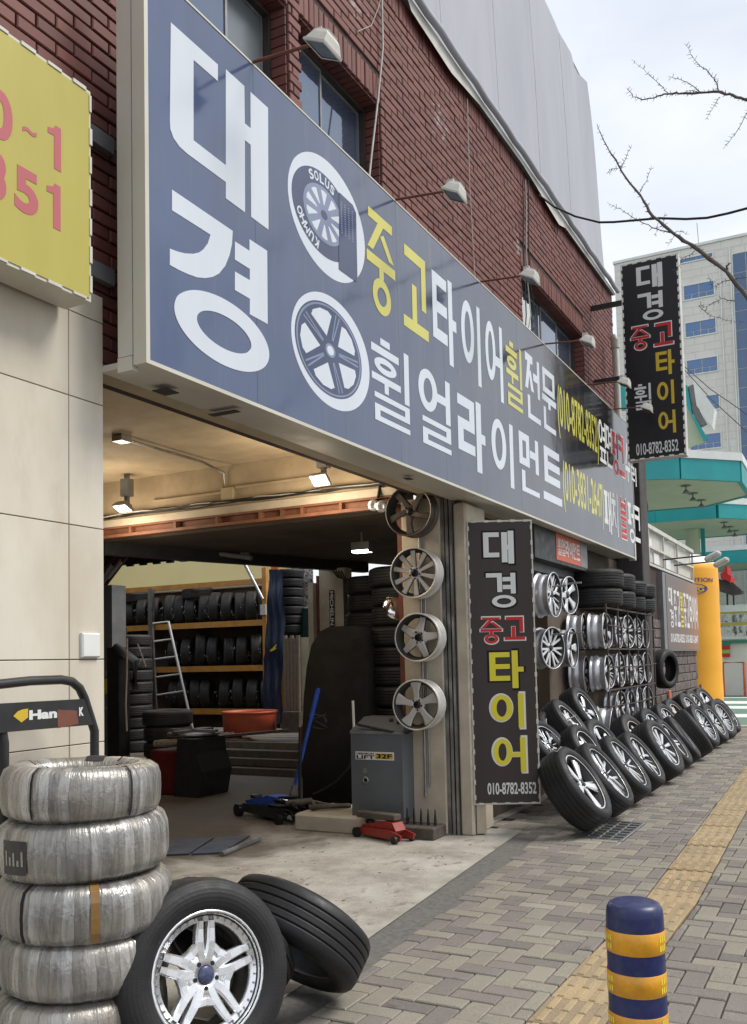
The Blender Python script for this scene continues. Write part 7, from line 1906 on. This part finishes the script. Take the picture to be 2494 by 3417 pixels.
b = MB(); b.box(-4.75, -4.62, 33.3, 33.42, 0, 5.8); WP(cn2, 'teal_pipe', b, [TEAL])
for (cn, px, py) in ((cn1, 890, 850), (cn1, 975, 945), (cn1, 1080, 1030), (cn2, 1365, 1305), (cn2, 1430, 1360), (cn2, 1495, 1410)):
    P = AZ(2050 + px*.2687, 1400 + (py - 30)*.2687, 5.8); b = MB(); b.lathe([(0, 5.8), (.13, 5.79), (.13, 5.78), (.02, 5.78), (.02, 5.70), (.06, 5.66), (.10, 5.60), (.09, 5.60), (0, 5.62)][::-1], 16, 0, T(P.x, P.y, 0)); WP(cn, 'downlight', b, [GREYMETAL])
# high teal roof edge seen right of the blade sign
Yh = 30.0
hp = lambda x, y: AY(1950 + x*.4416, 800 + y*.4416, Yh)
hr = thing('canopy_gable', 'steep teal and white canopy gable sticking out right of the black blade sign', 'roof', T(hp(760, 1500)))
def hpoly(nm, pts, y0, y1, m):
    q = [hp(*p) for p in pts]; q = [(p.x, p.z) for p in q]; a = sum(q[k][0]*q[(k+1) % len(q)][1] - q[(k+1) % len(q)][0]*q[k][1] for k in range(len(q)))
    if a < 0: q = q[::-1]
    b = MB(); b.prism(q, -y1 + Yh, -y0 + Yh, 0, frame((0, Yh, 0), (1, 0, 0), (0, 0, 1))); WP(hr, nm, b, [m])
hpoly('soffit', [(745, 1110), (780, 1250), (912, 1530), (745, 1590)], 29.9, 30.0, SOFFITG)
hpoly('teal_edge', [(760, 1110), (795, 1125), (830, 1330), (945, 1515), (912, 1532), (783, 1260)], 29.6, 29.88, TEAL)
hpoly('grey_edge', [(798, 1125), (835, 1110), (870, 1290), (935, 1400), (885, 1425), (832, 1325)], 29.7, 29.95, GREYMETAL)
hpoly('white_gable', [(838, 1075), (1003, 1300), (985, 1440), (940, 1385), (868, 1280)], 29.5, 30.0, WHITEP)
hpoly('teal_block', [(262, 1062), (318, 1075), (325, 1285), (272, 1290)], 29.9, 30.1, TEAL)
# ---- white office building far behind
YW = 45.0
of = thing('office_building', 'tall pale stone-clad office building with blue windows behind the filling station', 'building', T(-4, YW, 0))
def oy(px, py): P = AY(px, py, YW); return P.x, P.z
xl_, ztop = AY(2050, 878, YW).x, AY(2300, 828, YW).z
xr_ = AY(2494, 800, YW).x + 6
b = MB(); b.box(xl_, xr_, YW, YW + 14, 0, ztop - .02); body = WP(of, 'body', b, [PANELJ])
wins = []
zrow = [(18.95, 18.18), (17.12, 16.39), (15.36, 14.62)]
pitch = zrow[0][0] - zrow[1][0]
wx0, wx1 = -6.74, -5.29
for k in range(8): wins.append((wx0, wx1, 18.95 - k*1.80 - .77, 18.95 - k*1.80))
wins.append((-6.87, -5.29, 20.0, 20.28))
gx0 = AY(2452, 1100, YW).x; 
wins.append((gx0, gx0 + 2.2, 1, 20.0))
def inwin(x0, x1, z0, z1): return any(x1 > w[0] + .01 and x0 < w[1] - .01 and z1 > w[2] + .01 and z0 < w[3] - .01 for w in wins)
PMS = {}; cntp = 0; restp = MB()
xs_e = sorted({xl_, wx0, wx1, gx0, gx0 + 2.2, xr_, -6.87}); 
def panel(x0, x1, z0, z1):
    global cntp
    if x1 - x0 < .04 or z1 - z0 < .04: return
    vis_ = in_view(((x0+x1)/2, YW, (z0+z1)/2), 20)
    w, h = round(x1 - x0, 2), round(z1 - z0, 2)
    if vis_ and cntp < 290:
        if (w, h) not in PMS:
            t = MB(); t.slab(-w/2 + .007, w/2 - .007, -h/2 + .007, h/2 - .007, -.02, 0, .003); PMS[(w, h)] = t.mesh('stone_panel', [PANEL])
        o = link('stone_panel', PMS[(w, h)], body); o.matrix_local = frame(((x0+x1)/2, YW - .008, (z0+z1)/2), (1, 0, 0), (0, 0, 1)); cntp += 1
    else: restp.slab(-w/2 + .007, w/2 - .007, -h/2 + .007, h/2 - .007, -.02, 0, .003, 0, frame(((x0+x1)/2, YW - .008, (z0+z1)/2), (1, 0, 0), (0, 0, 1)))
zc = ztop; row = 0
zcuts = sorted({ztop, 0.0, *[ztop - .36*k for k in range(1, 60) if ztop - .36*k > 0], *[w[2] for w in wins], *[w[3] for w in wins]})
zc2 = [zcuts[0]]
for zz in zcuts[1:]:
    if zz - zc2[-1] > .06: zc2.append(zz)
for k in range(len(zc2) - 1):
    z0, z1 = zc2[k], zc2[k+1]; zm = (z0+z1)/2
    holes = sorted((w[0], w[1]) for w in wins if w[2] < zm < w[3]); spans = []; cur = xl_
    for h in holes:
        if h[0] > cur: spans.append((cur, h[0]))
        cur = max(cur, h[1])
    spans.append((cur, xr_))
    for (a, c) in spans:
        x = a + (-.45 if k % 2 else 0)
        while x < c:
            x0, x1 = max(a, x), min(c, x + .9)
            if x0 < gx0 + 3: panel(x0, x1, z0, z1)
            x += .9
part('stone_panels', restp, [PANEL], body, kind='stuff')
for wi, (x0, x1, z0, z1) in enumerate(wins):
    big = x1 - x0 > 2
    fr = MB(); d0, d1 = YW - .05, YW - .005; t = .055
    fr.box(x0, x1, d0, d1, z1 - t, z1); fr.box(x0, x1, d0, d1, z0, z0 + t); fr.box(x0, x0 + t, d0, d1, z0 + t, z1 - t); fr.box(x1 - t, x1, d0, d1, z0 + t, z1 - t)
    wo = WP(of, 'window', fr, [WHITEP])
    cols = [x0 + t, (x0+x1)/2, x1 - t] if not big else [x0 + t, x0 + .62, x0 + 1.2, x1 - t]
    rows_ = ([z0 + t, z0 + (z1-z0)*.38, z1 - t] if z1 - z0 > .4 else [z0 + t, z1 - t]) if not big else [z0 + t + (z1 - z0 - 2*t)*k/21 for k in range(22)]
    for i in range(len(cols)-1):
        for j in range(len(rows_)-1):
            sub = 2 if (not big and j == 0 and len(rows_) == 3) else 1
            for s in range(sub):
                a = cols[i] + (cols[i+1]-cols[i])*s/sub + .022; c = cols[i] + (cols[i+1]-cols[i])*(s+1)/sub - .022
                p = MB(); p.box(a, c, YW - .022, YW - .012, rows_[j] + .020, rows_[j+1] - .020); part('pane', p, [PANEGLASS if not big else BLUEGLASS], wo)
b = MB(); b.box(wx1 + .22, wx1 + .27, YW - .10, YW - .04, 0, ztop - 1.0); b.box(gx0 - .08, gx0 - .02, YW - .12, YW - .04, 0, 20.3); WP(of, 'downpipe', b, [WHITEP])
b = MB(); b.box(xl_ - .05, xr_, YW - .08, YW + 14, ztop, ztop + .12); WP(of, 'roof_edge', b, [WHITEP])
b = MB(); b.tube([(-6.0, YW + .6, ztop), (-6.05, YW + .6, ztop + 1.4)], .015, 5); WP(of, 'aerial', b, [GREYMETAL])
# ---- small hut roof, boards and rail on the far side of the forecourt
Yk = 33.0
kp = lambda x, y: AY(2200 + x*.2651, 1850 + y*.2651, Yk)
ks = thing('kiosk', 'small dark pitched kiosk roof with a red sign right of the orange inflatable', 'kiosk', T(kp(870, 640)))
def kpoly(nm, pts, dep, m, root=ks, Y0=Yk):
    q = [AY(2200 + x*.2651, 1850 + y*.2651, Y0) for x, y in pts]; q = [(p.x, p.z) for p in q]; a = sum(q[k][0]*q[(k+1) % len(q)][1] - q[(k+1) % len(q)][0]*q[k][1] for k in range(len(q)))
    if a < 0: q = q[::-1]
    b = MB(); b.prism(q, 0, dep, 0, frame((0, Y0, 0), (1, 0, 0), (0, 0, 1))); WP(root, nm, b, [m])
kpoly('roof', [(790, 330), (880, 345), (960, 370), (1075, 470), (1060, 500), (930, 520), (800, 480)], .8, ROOFDK)
kpoly('red_sign', [(820, 270), (870, 240), (880, 180), (905, 170), (910, 270), (955, 300), (945, 380), (900, 350), (830, 330)], 1.0, REDL)
kpoly('post', [(850, 500), (872, 500), (875, 640), (853, 640)], .1, ROOFDK); kpoly('post', [(930, 500), (950, 500), (953, 640), (933, 640)], .1, ROOFDK)
Yn = 35.0
bd = thing('photo_board', 'long board of small black and white photos under a pale banner, right of the inflatable', 'board', T(AY(2410, 2150, Yn)))
def npoly(nm, x0, y0, x1, y1, dep, m, wide=True):
    A_, B_ = AY(2200 + x0*.2651, 1850 + y0*.2651, Yn), AY(2200 + x1*.2651, 1850 + y1*.2651, Yn); b = MB(); b.box(A_.x, B_.x + (1.0 if wide else 0), Yn - dep, Yn, min(A_.z, B_.z), max(A_.z, B_.z)); WP(bd, nm, b, [m])
npoly('banner', 760, 645, 1109, 715, .10, WHITEP); npoly('yellow_strip', 760, 718, 1109, 740, .08, YELLOWS); npoly('backing', 760, 745, 1109, 1060, .06, WHITEP); npoly('yellow_strip', 760, 865, 1109, 890, .08, YELLOWS)
for r0, r1 in ((752, 850), (905, 1030)):
    for k in range(6): npoly('photo', 742 + k*88, r0, 742 + k*88 + 72, r1, .09, POSTER, False)
npoly('green_band', 760, 1085, 1109, 1115, .12, simple('green_band', (.03, .17, .11), .5))
b = MB(); A_, B_ = AY(2410, 2125, Yn), AY(2494, 2245, Yn); b.box(A_.x - 2, B_.x + 3, Yn + .05, Yn + .3, 0, AY(2450, 2125, Yn).z); WP(bd, 'wall', b, [PANEL])
for k, m_ in enumerate((MAT['green_band'], REDL, simple('lime_notice', (.25, .45, .07), .5), REDL)): npoly('notice', 785, 1105 + k*48, 895, 1148 + k*48, .14, m_, False)
b = MB(); x0, x1 = AY(2420, 2225, Yn).x, AY(2490, 2225, Yn).x; zt_ = AY(2450, 2210, Yn).z; zb3 = AY(2450, 2235, Yn).z; b.tube([(x0, Yn - .6, .0), (x0, Yn - .6, zt_), (x1, Yn - .6, zt_), (x1, Yn - .6, .0)], .05, 8); rl = thing('orange_rail', 'low orange tube rail in front of the photo board', 'rail', T(x0, Yn - .6, 0)); WP(rl, 'tube', b, [TUBRED])
# ---- far overhead wires
ow2 = thing('distant_wires', 'thin wires slanting across the pale office building', 'wires', T(-3, 28, 9))
for p0, p1 in (((1950 + 750*.4416, 800 + 950*.4416), (1950 + 1175*.4416, 800 + 1280*.4416)), ((1950 + 760*.4416, 800 + 985*.4416), (1950 + 1185*.4416, 800 + 1410*.4416))):
    b = MB(); A_ = AY(*p0, 28); B_ = AY(*p1, 26); b.tube([A_, (A_ + B_)/2 + Vector((0, 0, -.08)), B_, B_ + (B_ - A_)], .012, 5); WP(ow2, 'wire', b, [CABLE])

# ================================================================== bare street tree, its boughs reaching into the frame
tr = thing('bare_tree', 'bare leafless tree whose thin spurred boughs reach in from the right edge', 'tree', T(1.25, 7.6, 0))
YT = 7.8
q2 = lambda x, y: (1247 + x*.7548, y*.7548)
def tp3(x, y, yy=YT): return AY(*q2(x, y), yy)
tb_ = MB(); tb_.tube([(1.25, 7.6, -.02), (1.22, 7.6, .8), (1.18, 7.62, 2.2), (1.1, 7.65, 3.4), (.95, 7.7, 4.6), (.9, 7.72, 6.2)], [.15, .115, .10, .085, .065, .03], 12); WP(tr, 'trunk', tb_, [BARK])
tw = random.Random(17)
def bough(name, pts, r0, r1, spur=True, twig=0):
    b = MB(); P = [Vector(p) for p in pts]; Q = []
    for i in range(len(P)-1):
        for s in range(4):
            f = s/4; p = P[i].lerp(P[i+1], f); Q.append(p + Vector((tw.uniform(-1, 1), tw.uniform(-1, 1), tw.uniform(-1, 1)))*.006)
    Q.append(P[-1]); n = len(Q); rs = [r0 + (r1-r0)*i/(n-1) for i in range(n)]
    rs = [r*.56*(1 + .18*tw.uniform(-1, 1)) for r in rs]; b.tube(Q, rs, 7)
    if spur:
        for i in range(1, n-1):
            for s in range(2 if rs[i] < .02 else 1):
                d = (Q[i+1] - Q[i-1]).normalized(); v = Vector((tw.uniform(-1, 1), tw.uniform(-.5, .5), tw.uniform(-1, 1))); v = (v - d*v.dot(d)).normalized(); l = tw.uniform(.012, .035)
                b.tube([Q[i], Q[i] + v*l + d*l*.4], [max(.0022, rs[i]*.45), .0015], 4)
    WP(tr, name, b, [BARK]); return Q
B1 = bough('bough', [(1.05, 7.68, 3.7), (.1, 7.75, 3.9), tp3(1700, 1400), tp3(1650, 1310), tp3(1560, 1200), tp3(1415, 1090), tp3(1330, 1035), tp3(1235, 955), tp3(1180, 870), tp3(1100, 760), tp3(1060, 690), tp3(1015, 620), tp3(988, 548)], .045, .004)
bough('twig', [tp3(1310, 1030), tp3(1230, 1005), tp3(1160, 970), tp3(1090, 925), tp3(1032, 895)], .009, .002)
bough('twig', [tp3(1090, 755), tp3(1115, 700), tp3(1142, 640)], .006, .002); bough('twig', [tp3(1172, 862), tp3(1205, 800), tp3(1230, 732)], .006, .002); bough('twig', [tp3(1085, 742), tp3(1050, 748), tp3(1028, 768)], .004, .002)
bough('twig', [tp3(1565, 1195), tp3(1560, 1175), tp3(1578, 1163)], .016, .010, False)
bough('twig', [tp3(1420, 1110), tp3(1370, 1140), tp3(1330, 1210)], .005, .002); bough('twig', [tp3(1600, 1330), tp3(1540, 1320), tp3(1470, 1355), tp3(1440, 1350)], .007, .002); bough('twig', [tp3(1660, 1225), tp3(1560, 1240), tp3(1500, 1270), tp3(1480, 1215)], .007, .002)
bough('twig', [tp3(1280, 1010), tp3(1290, 940)], .004, .002); bough('twig', [tp3(1330, 1040), tp3(1300, 1090)], .004, .0015); bough('twig', [tp3(1260, 985), tp3(1245, 1045)], .003, .0015); bough('twig', [tp3(1340, 1020), tp3(1395, 1035)], .004, .0015)
B2 = bough('bough', [(.95, 7.7, 4.7), (.3, 7.75, 5.2), tp3(1720, 465), tp3(1652, 443), tp3(1590, 425), tp3(1525, 405), tp3(1440, 408), tp3(1350, 410), tp3(1300, 412), tp3(1240, 432), tp3(1190, 440), tp3(1150, 428), tp3(1120, 388)], .030, .003)
bough('twig', [tp3(1525, 403), tp3(1510, 355), tp3(1480, 315), tp3(1435, 285), tp3(1405, 240), tp3(1375, 192)], .009, .002); bough('twig', [tp3(1440, 405), tp3(1400, 370), tp3(1350, 348), tp3(1302, 338)], .007, .002); bough('twig', [tp3(1300, 410), tp3(1260, 370), tp3(1210, 325), tp3(1140, 262)], .006, .0015); bough('twig', [tp3(1530, 430), tp3(1500, 480), tp3(1465, 530)], .005, .0015); bough('twig', [tp3(1430, 405), tp3(1380, 398)], .006, .002)
bough('twig', [tp3(1700, 450), tp3(1650, 500), tp3(1600, 590), tp3(1545, 660)], .008, .002); bough('twig', [tp3(1440, 1352), tp3(1490, 1395), tp3(1560, 1415), tp3(1640, 1425)], .005, .002)

# ================================================================== bollard
bo = thing('bollard', 'thick navy blue rubber bollard with amber reflective bands in the foreground', 'bollard', T(-.59, 2.62, 0))
Rb_ = .0785
b = MB(); prof = [(Rb_*1.35, 0), (Rb_*1.35, .03), (Rb_*1.08, .05), (Rb_*1.02, .09)]
top_ = AY(2110, 3012, 2.6).z
prof += [(Rb_*1.0, .12), (Rb_*.985, top_ - .06), (Rb_*.975, top_ - .035), (Rb_*.95, top_ - .018), (Rb_*.87, top_ - .006), (Rb_*.72, top_), (0, top_ + .002)]
b.lathe(prof, 56); part('post', b, [BOLLB], bo)
bands = [(3118, 3190), (3258, 3330), (3397, 3468)]
for (pa, pb) in bands:
    z1, z0 = AY(2110, pa, 2.55).z, AY(2110, pb, 2.55).z
    b = MB(); b.lathe([(Rb_*1.0, z0 - .001), (Rb_*1.012, z0), (Rb_*1.012, z1), (Rb_*1.0, z1 + .001)], 56); part('band', b, [BOLLY], bo)
    for side in (-1, 1):
        b = MB(); ca = math.atan2(-2.62, .59)
        for r_ in range(2):
            for c_i in range(3):
                a = ca + side*(.95 + c_i*.13); zz = z0 + (z1-z0)*(.28 + .42*r_); w = .042; h = .008; rq = Rb_*1.02
                b.add([(rq*math.cos(a-w), rq*math.sin(a-w), zz-h), (rq*math.cos(a+w), rq*math.sin(a+w), zz-h), (rq*math.cos(a+w), rq*math.sin(a+w), zz+h), (rq*math.cos(a-w), rq*math.sin(a-w), zz+h)], [(0, 1, 2, 3)])
        part('reflector', b, [REFL], bo)
